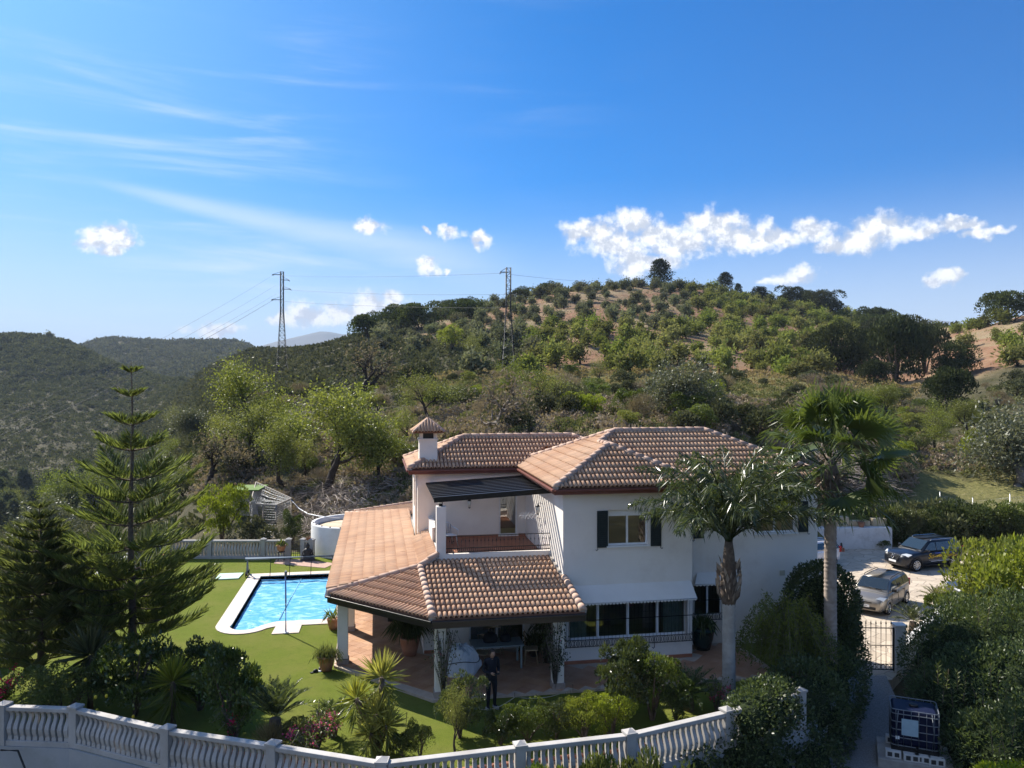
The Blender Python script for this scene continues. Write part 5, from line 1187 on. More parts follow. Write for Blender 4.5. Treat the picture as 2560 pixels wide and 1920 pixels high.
for x, d, h, w, lab in ((2530, 196, 8, 1.2, 'round dark carob tree on the right-hand ridge'), (1112, 295, 6, 1.3, 'dark holm oak on the left skyline of the hill'), (1170, 285, 5.5, 1.3, 'dark holm oak beside the skyline oak'), (1310, 300, 5, 1.4, 'dark evergreen below the crest'), (1375, 305, 6, 1.3, 'round dark evergreen high on the hill'), (960, 270, 7, 1.3, 'dark evergreen at the foot of the skyline'), (1000, 240, 8, 1.2, 'large dark evergreen over the dry bank'), (1050, 230, 8, 1.3, 'broad dark evergreen above the almond trees'), (1160, 245, 7, 1.3, 'dark evergreen on the left edge of the olives'), (925, 235, 8, 1.2, 'dark evergreen behind the leafless tree'), (2190, 250, 8, 1.3, 'olive-dark evergreen behind the gully pines')):
    p = at(x, d); plant('evergreen_tree', 'carob', p-Vector((0, 0, .3)), h, lab, 'tree', 'dark evergreens on the hill', wide=w*.8)
# valley pines at the left
r = np.random.default_rng(12)
for i in range(46):
    x = r.uniform(-20, 330); d = r.uniform(190, 300); p = at(x, d); plant('valley_pine', 'valley_pine', p, r.uniform(6.5, 10), 'slender grey-green pine in the valley grove', 'pine tree', 'pines in the valley grove', rz=r.uniform(0, 6))
p = at(128, 695); plant('lone_tree', 'hill_olive', p, 9, 'lone round tree on the far left hilltop', 'tree')
# trees on the near slope: (x, y of the foot, photo height in px, kind)
near = [('almond', 642, 1122, 238, 'tall leafy almond tree with dark trunk below the pylon'), ('almond', 815, 1240, 285, 'tall pale-leaved almond tree beside the heap of dead branches'), ('almond', 957, 1204, 178, 'almond tree with a bent black trunk left of the chimney'),
 ('almond_thin', 1075, 1046, 128, 'open almond tree with a leaning dark trunk behind the chimney'), ('bare', 1250, 1082, 175, 'broad leafless grey tree behind the villa roof'), ('almond_thin', 1373, 1032, 125, 'slender green tree right of the leafless tree'), ('lime_bush', 1436, 1040, 62, 'rounded bright green bush behind the main roof'),
 ('almond_thin', 1280, 1010, 130, 'bright almond tree at the foot of the right pylon'), ('olive', 1678, 1052, 155, 'large pale green tree with many fine stems above the roof'), ('bare_dark', 907, 1000, 165, 'leafless dark tree on the left shoulder'), ('bare_dark', 525, 1215, 150, 'leafless purple-brown tree on the slope above the lawn'),
 ('almond_thin', 440, 1090, 90, 'dark-stemmed almond tree on the middle slope'), ('olive', 500, 1100, 85, 'round grey olive tree on the middle slope'), ('almond_thin', 668, 1140, 150, 'twin-stemmed almond tree beside the tall one'), ('almond', 160, 1300, 135, 'bright green almond tree over the valley edge'), ('almond', 30, 1290, 75, 'pale green almond tree at the valley edge behind the small conifer'),
 ('almond_thin', 460, 1240, 95, 'crooked almond tree beyond the far balustrade'), ('almond_thin', 420, 1165, 80, 'small almond tree on the slope with yellow leaves'), ('olive', 950, 1105, 75, 'dense dark green tree above the bent almond'), ('almond_thin', 760, 1190, 120, 'half-bare almond tree over the wire run'), ('almond_thin', 1500, 960, 75, 'bright almond tree on the terrace edge'), ('almond_thin', 1150, 1000, 60, 'pale young almond tree on the dry bank'),
 ('almond_thin', 1180, 905, 85, 'lime green almond tree left of the right pylon'), ('lime_bush', 1570, 1078, 52, 'pale green sapling just above the roof ridge'), ('lime_bush', 1130, 880, 70, 'bright green bush tree on the left bank'), ('olive', 2550, 1215, 205, 'large pale broad tree at the field edge'), ('lime_bush', 2450, 1165, 90, 'dense mid-green bush above the field'), ('almond_thin', 2330, 1135, 150, 'gnarled almond tree with ivy on the right slope'),
 ('almond', 2420, 1090, 95, 'bright almond tree on the right slope'), ('almond', 2220, 1050, 95, 'yellow-green almond tree right of the fan palm crown'), ('almond_thin', 2150, 1030, 70, 'small almond tree behind the fan palm'), ('bare', 2000, 1075, 110, 'grey leafless fig behind the fan palm'), ('bare', 2060, 1085, 100, 'grey leafless fig bush next to the fan palm crown'), ('dry_bush', 2060, 1000, 40, 'dry grey bush over the palm'),
 ('shrub', 560, 1010, 40, 'round shrub on the mid slope below the pylon'), ('shrub', 720, 1010, 45, 'round grey shrub right of the pylon foot'), ('shrub', 1010, 960, 50, 'dark round shrub on the dark bank'), ('shrub', 1060, 955, 45, 'wide dark shrub over the dry bank edge'), ('shrub', 1720, 1080, 50, 'dark shrub under the pale tree'), ('shrub', 1850, 1060, 50, 'dark shrub on the steep bank'), ('olive', 350, 1260, 120, 'grey-green tree behind the tall conifer'), ('almond_thin', 250, 1270, 110, 'thin almond tree on the valley edge'),
 ('almond_thin', 598, 1160, 165, 'slender pale almond tree left of the tall leafy one'), ('almond', 712, 1215, 185, 'slender almond tree between the wire run and the tall almond'), ('almond_thin', 745, 1150, 150, 'open almond tree on the slope above the wire run'), ('almond_thin', 555, 1130, 110, 'small open almond tree above the leafless purple-brown tree'), ('bare_dark', 880, 1120, 130, 'dark leafless tree between the two leafy almonds'), ('almond_thin', 1020, 1110, 110, 'open almond tree rising just left of the roof ridge'), ('bare', 620, 1200, 110, 'grey leafless tree above the bright bush tree'),
 ('olive', 90, 1370, 130, 'grey bushy tree below the valley balustrade')]
for kind, x, y, hp, lab in near:
    p, d = onT(x, y, 42.5); h = hp/FPX*d
    plant({'almond': 'almond_tree', 'almond_thin': 'almond_tree', 'bare': 'leafless_tree', 'bare_dark': 'leafless_tree', 'olive': 'broadleaf_tree', 'lime_bush': 'green_bush', 'dry_bush': 'dry_bush', 'shrub': 'shrub'}[kind], kind, p-Vector((0, 0, .08*h*.3)), h, lab, 'bush' if 'bush' in kind or kind == 'shrub' else 'tree', wide=1.05 if 'bush' not in kind else .8)
# scattered shrubs over the near slope, individually
r = np.random.default_rng(15); cnt = 0
for i in range(190):
    x = r.uniform(430, 2560) if i < 150 else r.uniform(2150, 2600); d = r.uniform(46, 120); p = at(x, d)
    if p.z < 1.2 or (x > 2280 and d < 67): continue
    k = r.choice(['shrub', 'shrub', 'mid_bush', 'dry_bush', 'lime_bush']); plant('slope_bush', k, p-Vector((0, 0, .15)), r.uniform(.9, 2.4), 'low bush among the dry scrub on the slope behind the villa', 'bush', 'bushes on the near slope', rz=r.uniform(0, 6), wide=r.uniform(.8, 1.2))
# dark hedge band behind the drive
for i, (x, d, h, k) in enumerate([(2200+18*i, 52.5+.2*(i % 3), 2.3+.5*math.sin(i*1.7), ('carob', 'mid_bush', 'shrub')[i % 3]) for i in range(20)]):
    p = at(x, d); plant('hedge_bush', k, p-Vector((0, 0, .2)), h, 'dark bush in the hedge band behind the drive', 'bush', 'hedge bushes behind the drive', wide=.75)
# heaps of dead branches: curved grey sticks
def brush_heap(name, pts, n, label, L=(1.0, 2.6), m=None):
    rr = np.random.default_rng(len(name)+n); mb = MB()
    for i in range(n):
        p = pts[rr.integers(0, len(pts))]+Vector((rr.normal()*.8, rr.normal()*.8, 0)); p.z = terr(p)+abs(rr.normal())*.25; a = rr.uniform(0, 6.28); l = rr.uniform(*L); q = p+Vector((math.cos(a)*l*.5, math.sin(a)*l*.5, rr.uniform(.1, .9))); e = q+Vector((math.cos(a+.5)*l*.5, math.sin(a+.5)*l*.5, rr.uniform(-.5, .2)))
        mb.tube([p, q, e], [.022, .016, .006], 3, cap=False)
    o = part(name, mb, m or mat('dead_grey_wood', (.3, .25, .22), (.45, .39, .34), 3.0, .95)); return tag(o, label, 'brush pile', kind='stuff')
brush_heap('dead_branches', [at(x, d) for x, d in ((790, 46.5), (830, 47.5), (860, 48), (820, 50), (880, 50), (905, 52), (850, 53))], 620, 'heap of pale dead branches on the bank by the round tank')
brush_heap('dead_brush', [at(x, d) for x, d in ((2110, 57), (2150, 58), (2190, 58.5), (2130, 60), (2175, 62), (2080, 57))], 700, 'grey dead brush on the bank behind the drive')
# ------------------------------------------------------------------ garden plants
def norfolk(loc, H, whorls, label, rz, dens=1.0, seed=1, r0=.13):
    """whorls: list of (height, reach)"""
    rng = np.random.default_rng(seed); th = thing('norfolk_pine', loc, label, 'conifer', None, rz)
    part('trunk', MB().tube([Vector((.03*math.sin(i), .03*math.cos(i*1.3), H*i/10)) for i in range(11)], [r0*(1-.93*i/10) for i in range(11)], 8), BARKB, th)
    C = []; D = []; Ls = []; cr = []; mb = MB()
    for wi, (z, reach) in enumerate(whorls):
        n = 6 if reach > .5 else 5; a0 = rng.uniform(0, 6.28)
        for k in range(n):
            a = a0+k*6.283/n+rng.normal()*.1; L = reach*rng.uniform(.95, 1.2); el = rng.uniform(.12, .3) if z > H*.45 else rng.uniform(-.02, .2); u = np.array([math.cos(a), math.sin(a), 0.]); s = np.array([-math.sin(a), math.cos(a), 0.]); m = 14; pts = []
            for i in range(m+1):
                t = i/m; pts.append(np.array([0, 0, z])+u*L*t+np.array([0, 0, 1])*L*(el*t+.32*t*t*(t-.25)))
            part('branch', MB().tube([Vector(p) for p in pts], [max(.006, .03*(1-i/m)*min(1, L)) for i in range(m+1)], 4, cap=False), BARKB, th)
            nb = int(L*20*dens)+6
            for i in range(nb):
                t = .14+.86*(i/nb); x = t*m; j = min(int(x), m-1); p = pts[j]*(1-x+j)+pts[j+1]*(x-j); ln = min(.55, .2+L*.22)*(.45+.9*math.sin(math.pi*min(.97, .2+t*.72)))
                for sd_ in (-1, 1):
                    dv = unit(u*.75+s*sd_*rng.uniform(.55, .95)+np.array([0, 0, rng.uniform(.5, 1.15)])); C.append(p); D.append(dv); Ls.append(ln*rng.uniform(.8, 1.15)); cr.append(rng.random())
            C.append(pts[-1]); D.append(unit(u+np.array([0, 0, .5]))); Ls.append(.25); cr.append(.8)
    C = np.array(C); D = np.array(D); Ls = np.array(Ls); cr = np.array(cr)
    V = np.concatenate([leaves(rng, C, D, Ls, .042, .04), leaves(rng, C, D, Ls, .042, -.04)])
    o = bpy.data.objects.new('foliage', qmesh('foliage', V, F_NORF, np.tile(cr, 2))); link(o, th); return th
p1 = G(329, 1690); wh = [(9.62, .17), (8.85, .36), (7.95, .62), (7.15, .98), (6.2, 1.45), (5.5, 1.7), (4.75, 1.95), (4.05, 2.1), (3.4, 2.25), (2.8, 2.35), (2.2, 2.3), (1.9, 2.3), (1.65, 2.2), (1.2, 1.9), (3.1, 2.1), (2.5, 2.2)]
norfolk(p1, 10.0, wh, 'tall open Norfolk pine with tiered branches beside the lawn', .3, 1.0, 3, .14)
p2 = G(100, 1716); wh2 = [(5.45, .18)]+[(5.1-.33*i, min(1.75, .35+.17*i)) for i in range(14)]
norfolk(p2, 5.7, wh2, 'shorter dense Norfolk pine by the valley balustrade', 1.1, 1.15, 4, .12)
def yucca(loc, heads, label, m, seed, skirt=True, L=.75, n=120, W=.055):
    rng = np.random.default_rng(seed); th = thing('yucca', loc, label, 'yucca'); loc = Vector(loc); mb = MB()
    for k, (dx, dy, z, s) in enumerate(heads):
        top = np.array([dx, dy, z]); mb.tube([loc+Vector((0, 0, -.05)), loc+Vector((dx*.4, dy*.4, z*.5)), loc+Vector((dx, dy, z))], [.11, .09, .07], 8)
        u = rng.random(n); el = np.where(u < .72, rng.uniform(-.35, 1.5, n), rng.uniform(-1.25, -.3, n)) if skirt else rng.uniform(-.5, 1.5, n)
        a = rng.uniform(0, 6.28, n); d = np.stack([np.cos(a)*np.cos(el), np.sin(a)*np.cos(el), np.sin(el)], -1); c = top+np.stack([np.zeros(n), np.zeros(n), np.where(el < -.2, -rng.uniform(0, .5, n), 0)], -1)*s+d*.05
        LL = L*s*rng.uniform(.75, 1.1, n); V1 = leaves(rng, c, d, LL, W*s, .02); rnd = np.clip(.35+.5*np.clip(el, -.6, 1)+rng.normal(size=n)*.15, 0, 1)
        o = bpy.data.objects.new('leaf_rosette', qmesh('leaf_rosette', V1, m, rnd)); link(o, th)
    part('stem', mb, BARKB, th); return th
yucca(G(225, 1775), [(0, 0, 1.55, 1.25)], 'large dark yucca with hanging leaf skirt behind the front balustrade', F_YUCD, 1, n=260)
yucca(G(432, 1822), [(0, 0, 1.25, 1.05)], 'spiky yucca with yellow-green blades against the citrus trees', F_YUC, 2, n=230)
yucca(G(945, 1880), [(.1, .3, 1.75, .95), (-.55, .2, 1.3, .8), (-.05, .0, .95, .85), (.2, -.15, .7, .8), (-.2, -.2, .55, .7)], 'variegated yucca clump with bright yellow-green heads by the front balustrade', F_YUCV, 3, n=170, W=.06)
def cycad(loc, label, s=1.0, n=34, seed=1, lo=.15, m=None, name='cycad', trunk=.45):
    rng = np.random.default_rng(seed); loc = Vector(loc); th = thing(name, loc, label, 'cycad'); part('trunk', MB().lathe(loc, [(.14*s, -.05), (.17*s, trunk*s*.4), (.13*s, trunk*s)], 10), BARKB, th)
    C = []; D = []; L = []; mb = MB(); b = np.array([0, 0, trunk*s])
    for k in range(n):
        a = k*2.39996+rng.normal()*.1; el = lo+(1.35-lo)*((k+.5)/n)**.8; ln = s*rng.uniform(.85, 1.05)*(1.0 if el < 1 else .85); pts = []; u = np.array([math.cos(a), math.sin(a), 0]); sd_ = np.array([-math.sin(a), math.cos(a), 0])
        for i in range(9):
            t = i/8; e = el-.75*t*t*(1.1-el*.35); d = u*math.cos(e)+np.array([0, 0, math.sin(e)]); pts.append((pts[-1] if pts else b)+d*ln/8)
        mb.tube([loc+Vector(p) for p in pts], [.012*s*(1-.7*i/8) for i in range(9)], 3, cap=False)
        for i in range(1, 25):
            x = .6+i/24*7.35; j = min(int(x), 7); p = pts[j]*(1-x+j)+pts[j+1]*(x-j); dr = unit(pts[j+1]-pts[j]); w = .2*s*math.sin(math.pi*min(.95, .12+i/27))
            for q in (-1, 1): C.append(p); D.append(unit(dr*.62+sd_*q+np.array([0, 0, .42]))); L.append(w)
    C, D, L = map(np.array, (C, D, L)); o = bpy.data.objects.new('fronds', qmesh('fronds', leaves(rng, C, D, L, .024*s), m or F_CYC, rng.random(len(C)))); link(o, th); part('frond_stalks', mb, m or F_CYC, th); return th
cycad(G(688, 1862), 'cycad with stiff upright dark fronds and straw at its foot by the lawn', 1.1, 34, 5, .5, trunk=.62)
cycad(G(1722, 1775), 'cycad with pale shining fronds beside the glossy shrub', .95, 36, 6, .1)
cycad(G(2282, 1580, LV), 'dark cycad behind the white gate pillar', 1.0, 30, 7, .1)
cycad(G(2345, 1525, LV), 'sunlit cycad at the edge of the drive', .95, 30, 8, .15, F_YUC)
cycad(G(832, 1840), 'low dark cycad behind the pink bougainvillea', .75, 30, 9, .3)
def pot(loc, r, h, label, plantf=None, m=None, name='plant_pot', cat='plant pot', z=0.0):
    loc = Vector(loc); th = thing(name, loc, label, cat); part('pot', MB().lathe(loc, [(r*.62, 0), (r*.85, h*.45), (r*.98, h*.86), (r*1.06, h*.88), (r*1.06, h), (r*.9, h), (r*.86, h*.9), (.01, h*.88)], 18), m or TERRAC, th)
    if plantf: plantf(th, loc+Vector((0, 0, h*.9)))
    return th
TERRAC = mat('terracotta_pot', (.38, .17, .1), (.46, .23, .14), 4.0, .85, .15)
def tuft(n, L, W, m, spread=1.0, seed=1, el=(.1, 1.5), bend=.0):
    def f(th, c):
        rng = np.random.default_rng(seed); e = rng.uniform(el[0], el[1], n); a = rng.uniform(0, 6.28, n); d = np.stack([np.cos(a)*np.cos(e), np.sin(a)*np.cos(e), np.sin(e)], -1); C = np.array(c-org(th))+rng.normal(size=(n, 3))*np.array([.06, .06, .02])*spread
        V = leaves(rng, C, d, L*rng.uniform(.6, 1.1, n), W, bend); tipd = unit(d*.5+np.array([0, 0, -.8])); V2 = leaves(rng, C+d*L*.6, tipd, L*.55, W)
        o = bpy.data.objects.new('leaves', qmesh('leaves', np.concatenate([V, V2]), m, rng.random(2*n))); link(o, th)
    return f
pot(G(816, 1676), .27, .48, 'wide terracotta pot of bushy spider plant beside the white corner pillar', tuft(420, .42, .02, F_MID, 2.2, 1))
pot(G(833, 1573), .23, .42, 'terracotta pot with a sparse drooping plant by the pool corner', tuft(26, .6, .05, F_MID, 1.0, 2, (.5, 1.4)))
pot(onY(893, 1520, 27.2)*1.0-Vector((0, 0, 0)), .17, .25, 'small hanging basket with trailing plant under the porch roof', tuft(160, .4, .02, F_MID, 1.2, 3, (-.2, 1.3)), DARKG)
pot(G(1036, 1642)+Vector((-.15, 0, .08)), .34, .62, 'big terracotta pot with tall bamboo grass on the porch', tuft(420, 1.25, .03, F_DARK, 1.6, 4, (.75, 1.5)))
pot(G(1756, 1628)+Vector((0, 0, .09)), .42, .75, 'large dark green pot with a palm seedling by the house corner', tuft(90, .75, .05, F_PALM, 1.0, 5, (.3, 1.4)), mat('dark_green_glaze', (.012, .035, .035), rough=.25, spec=.5))
pot(wpt(703, 40.7, .55), .24, .3, 'terracotta pot of aloe on a stand by the garden gate', tuft(46, .42, .06, F_MID, 1.0, 6, (.5, 1.5)))
st = thing('plant_stand', wpt(703, 40.7, 0), 'dark metal stand carrying the aloe pot', 'stand'); c = wpt(703, 40.7, 0)
for k in range(4):
    a = R_(45+90*k); part('leg', MB().tube([c+Vector((.22*math.cos(a), .22*math.sin(a), 0)), c+Vector((.17*math.cos(a), .17*math.sin(a), .54))], .014, 5), IRON, st)
part('ring', MB().lathe(c+Vector((0, 0, .5)), [(.2, 0), (.2, .04)], 14), IRON, st)
pot(wpt(771, 41.3, .99), .13, .16, 'small terracotta bowl on the balustrade by the tank', tuft(30, .18, .03, F_DRY, .6, 7))
pot(pw0+dd*(L_*.53)+nn_*.3+Vector((0, 0, 1.38)), .22, .34, 'orange pot with a small cycad standing on the white retaining wall', None)
cycad(pw0+dd*(L_*.53)+nn_*.3+Vector((0, 0, 1.68)), 'small cycad growing in the orange pot on the retaining wall', .62, 22, 11, .2, F_YUC, trunk=.1)
pot(G(424, 1404), .34, .42, 'red-brown tub at the corner of the valley balustrade', None, mat('red_brown_tub', (.3, .1, .06)))
def gbush(name, kind, x, y, h, label, wide=1.0, cat='shrub', group=None, z=0.0, var=None): return plant(name, kind, G(x, y, z)-Vector((0, 0, .03)), h, label, cat, group, wide=wide, var=var)
gbush('citrus_tree', 'gloss_bush', 575, 1838, 2.35, 'dark glossy citrus tree between yucca and upright cycad', .62, 'tree', var=0)
lt = gbush('lemon_tree', 'gloss_bush', 335, 1790, 2.3, 'dense dark lemon tree with a few yellow fruits behind the front balustrade', .8, 'tree', var=1)
gbush('citrus_tree', 'gloss_bush', 500, 1775, 1.9, 'dark citrus bush filling the gap beneath the tall conifer', .8, 'tree', var=0)
gbush('shrub', 'mid_bush', 160, 1790, 1.5, 'dark leafy shrub under the shorter conifer', 1.0, var=0)
LEM = mat('lemon', (.75, .55, .04), rough=.5)
rl = random.Random(3); lp_ = lt.location
for k in range(6):
    a = rl.uniform(3.6, 5.8); q = lp_+Vector((math.cos(a)*1.2, math.sin(a)*1.2, rl.uniform(.4, 1.5))); o = part('lemon', MB().lathe(q, [(.005, -.055), (.03, -.035), (.042, 0), (.03, .035), (.005, .055)], 8), LEM); tag(o, 'ripe yellow lemon hanging in the dark lemon tree', 'lemon', 'lemons on the tree')
# orange tree and other small plants of the front bed
ot = plant('orange_tree', 'almond_thin', G(1138, 1888), 2.0, 'small orange tree with bare forked trunk by the front balustrade', 'tree', wide=.55)
gbush('citrus_bush', 'gloss_bush', 1150, 1845, 1.55, 'leafy round citrus bush in front of the porch', .7, 'shrub', var=1)
for x, y, h, k, w, lab in ((1250, 1862, .95, 'gloss_bush', .8, 'withered flowering shrub at the end of the lawn'), (1320, 1850, 1.0, 'mid_bush', .9, 'leafy shrub with dry flower heads in the front bed'), (1390, 1845, 1.05, 'gloss_bush', .8, 'dark-leaved shrub before the net fence'), (1460, 1845, 1.15, 'lime_bush', .9, 'bright feathery shrub behind the balustrade rail'), (1530, 1840, 1.1, 'lime_bush', .9, 'yellow-green shrub overhanging the balustrade'),
      (1560, 1800, 2.2, 'gloss_bush', .62, 'large glossy-leaved shrub in the front bed'), (1630, 1800, 2.0, 'mid_bush', .75, 'broad green shrub beside the pale cycad'), (1050, 1895, .9, 'mid_bush', .6, 'low leafy plant beside the variegated yucca'), (1005, 1890, .7, 'gloss_bush', .7, 'low dark plant at the foot of the variegated yucca'),
      (1690, 1800, .9, 'gloss_bush', .9, 'dark low shrub under the pale cycad'), (745, 1868, .7, 'mid_bush', .8, 'small shrub between upright cycad and bougainvillea')):
    gbush('bed_shrub', k, x, y, h, lab, w)
plant('straw_tuft', 'straw', G(690, 1872), .5, 'tuft of yellow straw at the foot of the upright cycad', 'grass', wide=1.3); plant('straw_tuft', 'straw', G(725, 1872), .45, 'second tuft of straw beside the upright cycad', 'grass', wide=1.2)
# shrubs outside the balustrade
for x, d, h, w, k, lab in ((1400, 16.7, 3.1, .42, 'mid_bush', 'leafy shrub growing up outside the front balustrade'), (1480, 16.9, 3.2, .42, 'gloss_bush', 'glossy shrub outside the balustrade below the bright shrub'), (1560, 17.2, 3.3, .42, 'mid_bush', 'shrub climbing the outside of the balustrade'), (1655, 17.6, 2.9, .5, 'gloss_bush', 'dark shrub outside the balustrade near the pink flowers')):
    p = wpt(x, d, -2.2); plant('outer_shrub', k, p, h, lab, 'shrub', wide=w)
# bougainvillea: arching canes, small leaves, pink bracts
def bougainvillea(loc, H, R, label, seed, bract=.35, n=900, cl=None, m=None, canes=26, arch=1.0):
    rng = np.random.default_rng(seed); loc = Vector(loc); th = thing('bougainvillea', loc, label, 'bougainvillea'); mb = MB(); C = []
    for k in range(canes):
        a = rng.uniform(0, 6.28); r = R*math.sqrt(rng.random()); h = H*rng.uniform(.5, 1.05); pts = [Vector((0, 0, 0)), Vector((r*.35*math.cos(a), r*.35*math.sin(a), h*.6)), Vector((r*.8*math.cos(a), r*.8*math.sin(a), h)), Vector((r*1.2*math.cos(a), r*1.2*math.sin(a), h*(1-.2*arch)))]
        mb.tube([loc+p for p in pts], [.014, .011, .008, .004], 4, cap=False)
        for t in np.linspace(.25, 1, 16): x = t*3; j = min(int(x), 2); C.append(np.array(pts[j]*(1-x+j)+pts[j+1]*(x-j)))
    C = np.array(C); i = rng.integers(0, len(C), n); c = C[i]+rng.normal(size=(n, 3))*.06; part('canes', mb, BARKG, th)
    link(bpy.data.objects.new('leaves', qmesh('leaves', leaves(rng, c, rdirs(rng, n), .075, .045), m or F_MID, rng.random(n))), th)
    nb = int(n*bract); cc = C[rng.integers(0, len(C), max(3, nb//22))]; c = cc[rng.integers(0, len(cc), nb)]+rng.normal(size=(nb, 3))*.055
    tag(link(bpy.data.objects.new('pink_bracts', qmesh('pink_bracts', leaves(rng, c, rdirs(rng, nb), .06, .05), F_PINK, rng.random(nb))), th), kind='stuff'); return th
bougainvillea(G(795, 1880), .95, .55, 'bougainvillea with pink bracts hanging over the front balustrade', 1, .35, 1400, canes=34)
bougainvillea(G(770, 1900), .8, .5, 'pink flowering bougainvillea branch on the balustrade rail', 2, .5, 500)
bougainvillea(G(1108, 1752), 2.3, .5, 'mostly bare bougainvillea climbing the front corner pillar', 3, .03, 380, canes=46)
bougainvillea(G(1388, 1730), 2.2, .42, 'leafy dark bougainvillea climbing the pillar beside the big window', 4, .02, 900, canes=40, m=F_DARK)
bougainvillea(G(1790, 1780), 1.05, .45, 'bougainvillea with vivid pink flowers on the curved balustrade', 5, .35, 300)
bougainvillea(G(10, 1775), 1.1, .7, 'dark bougainvillea with crimson flowers at the balustrade corner', 6, .3, 900)
bougainvillea(G(590, 1850), .9, .6, 'bougainvillea with dull red flowers among the citrus leaves', 8, .25, 600)
bougainvillea(G(1995, 1740), .8, .3, 'sparse pink bougainvillea on the last balustrade post', 9, .3, 160)
# palms
def queen_palm():
    b = G(1822, 1748); th = thing('queen_palm', b, 'feathery palm with ringed grey trunk and shaggy boots in front of the villa', 'palm tree'); rng = np.random.default_rng(2)
    ct = 4.25; RING = mat('ringed_palm_trunk', (.3, .28, .25), (.4, .37, .33), 5.0, .9, .4, 20)
    prof = []
    for i in range(60): z = 2.9*i/59; prof.append((.19+.02*math.exp(-z*3)+(.008 if i % 3 == 0 else 0)-.012*z/2.9+.02*max(0, z-2.2), z-.05))
    part('trunk', MB().lathe(b, prof, 14), RING, th)
    part('boots_core', MB().lathe(b, [(.19, 2.8), (.23, 3.0), (.25, 3.35), (.2, 3.8), (.16, 4.3), (.1, 4.7)], 12), BARKB, th)
    C = []; D = []; L = []
    for k in range(70):
        a = k*2.4; z = 2.85+1.05*(k/70); r = .2+.08*math.sin((z-2.8)*2.6); C.append((r*math.cos(a), r*math.sin(a), z)); D.append((math.cos(a)*.35, math.sin(a)*.35, 1)); L.append(rng.uniform(.3, .5))
    link(bpy.data.objects.new('leaf_boots', qmesh('leaf_boots', leaves(rng, np.array(C), unit(np.array(D)), np.array(L)*.8, .11, .06), leafmat('dry_boot', (.12, .09, .065), (.3, .25, .19), .0, .95, .05), rng.random(70))), th)
    C = []; D = []; L = []; mb = MB(); top = np.array([0, 0, 4.75])
    for k in range(28):
        a = k*2.4+.4; el = 1.52-1.0*(k/28)**1.1; ln = rng.uniform(3.0, 3.7); u = np.array([math.cos(a), math.sin(a), 0]); sd_ = np.array([-math.sin(a), math.cos(a), 0]); pts = [top-np.array([0, 0, .5]), top+u*.1]
        for i in range(10): e = el-1.1*((i+1)/10)**1.7; pts.append(pts[-1]+(u*math.cos(e)+np.array([0, 0, math.sin(e)])+np.array([.10, .0, 0])*(i/10))*ln/10)
        n = len(pts)-1; mb.tube([b+Vector(p) for p in pts], [.035*(1-.85*i/n)+.004 for i in range(n+1)], 4, cap=False)
        for i in range(78):
            x = 2.1+(n-2.15)*i/78; j = min(int(x), n-1); p = pts[j]*(1-x+j)+pts[j+1]*(x-j); dr = unit(pts[j+1]-pts[j]); w = .85*math.sin(math.pi*min(.93, .2+.74*i/78))
            for q in (-1, 1): C.append(p); D.append(unit(dr*.75+sd_*q*rng.uniform(.4, 1.0)+np.array([0, 0, rng.uniform(-.75, .6)])+rng.normal(size=3)*.12)); L.append(w*rng.uniform(.75, 1.1))
    C, D, L = map(np.array, (C, D, L)); n = len(C); V1 = leaves(rng, C, D, L*.62, .036, .01); tip = C+D*(L*.6)[:, None]; V2 = leaves(rng, tip-D*.05, unit(D*.7+np.array([.15, 0, -.8])), L*.5, .032); r = rng.random(n)
    part('frond_stalks', mb, F_PALM, th); link(bpy.data.objects.new('fronds', qmesh('fronds', np.concatenate([V1, V2]), F_PALM, np.concatenate([r, r]))), th)
queen_palm()
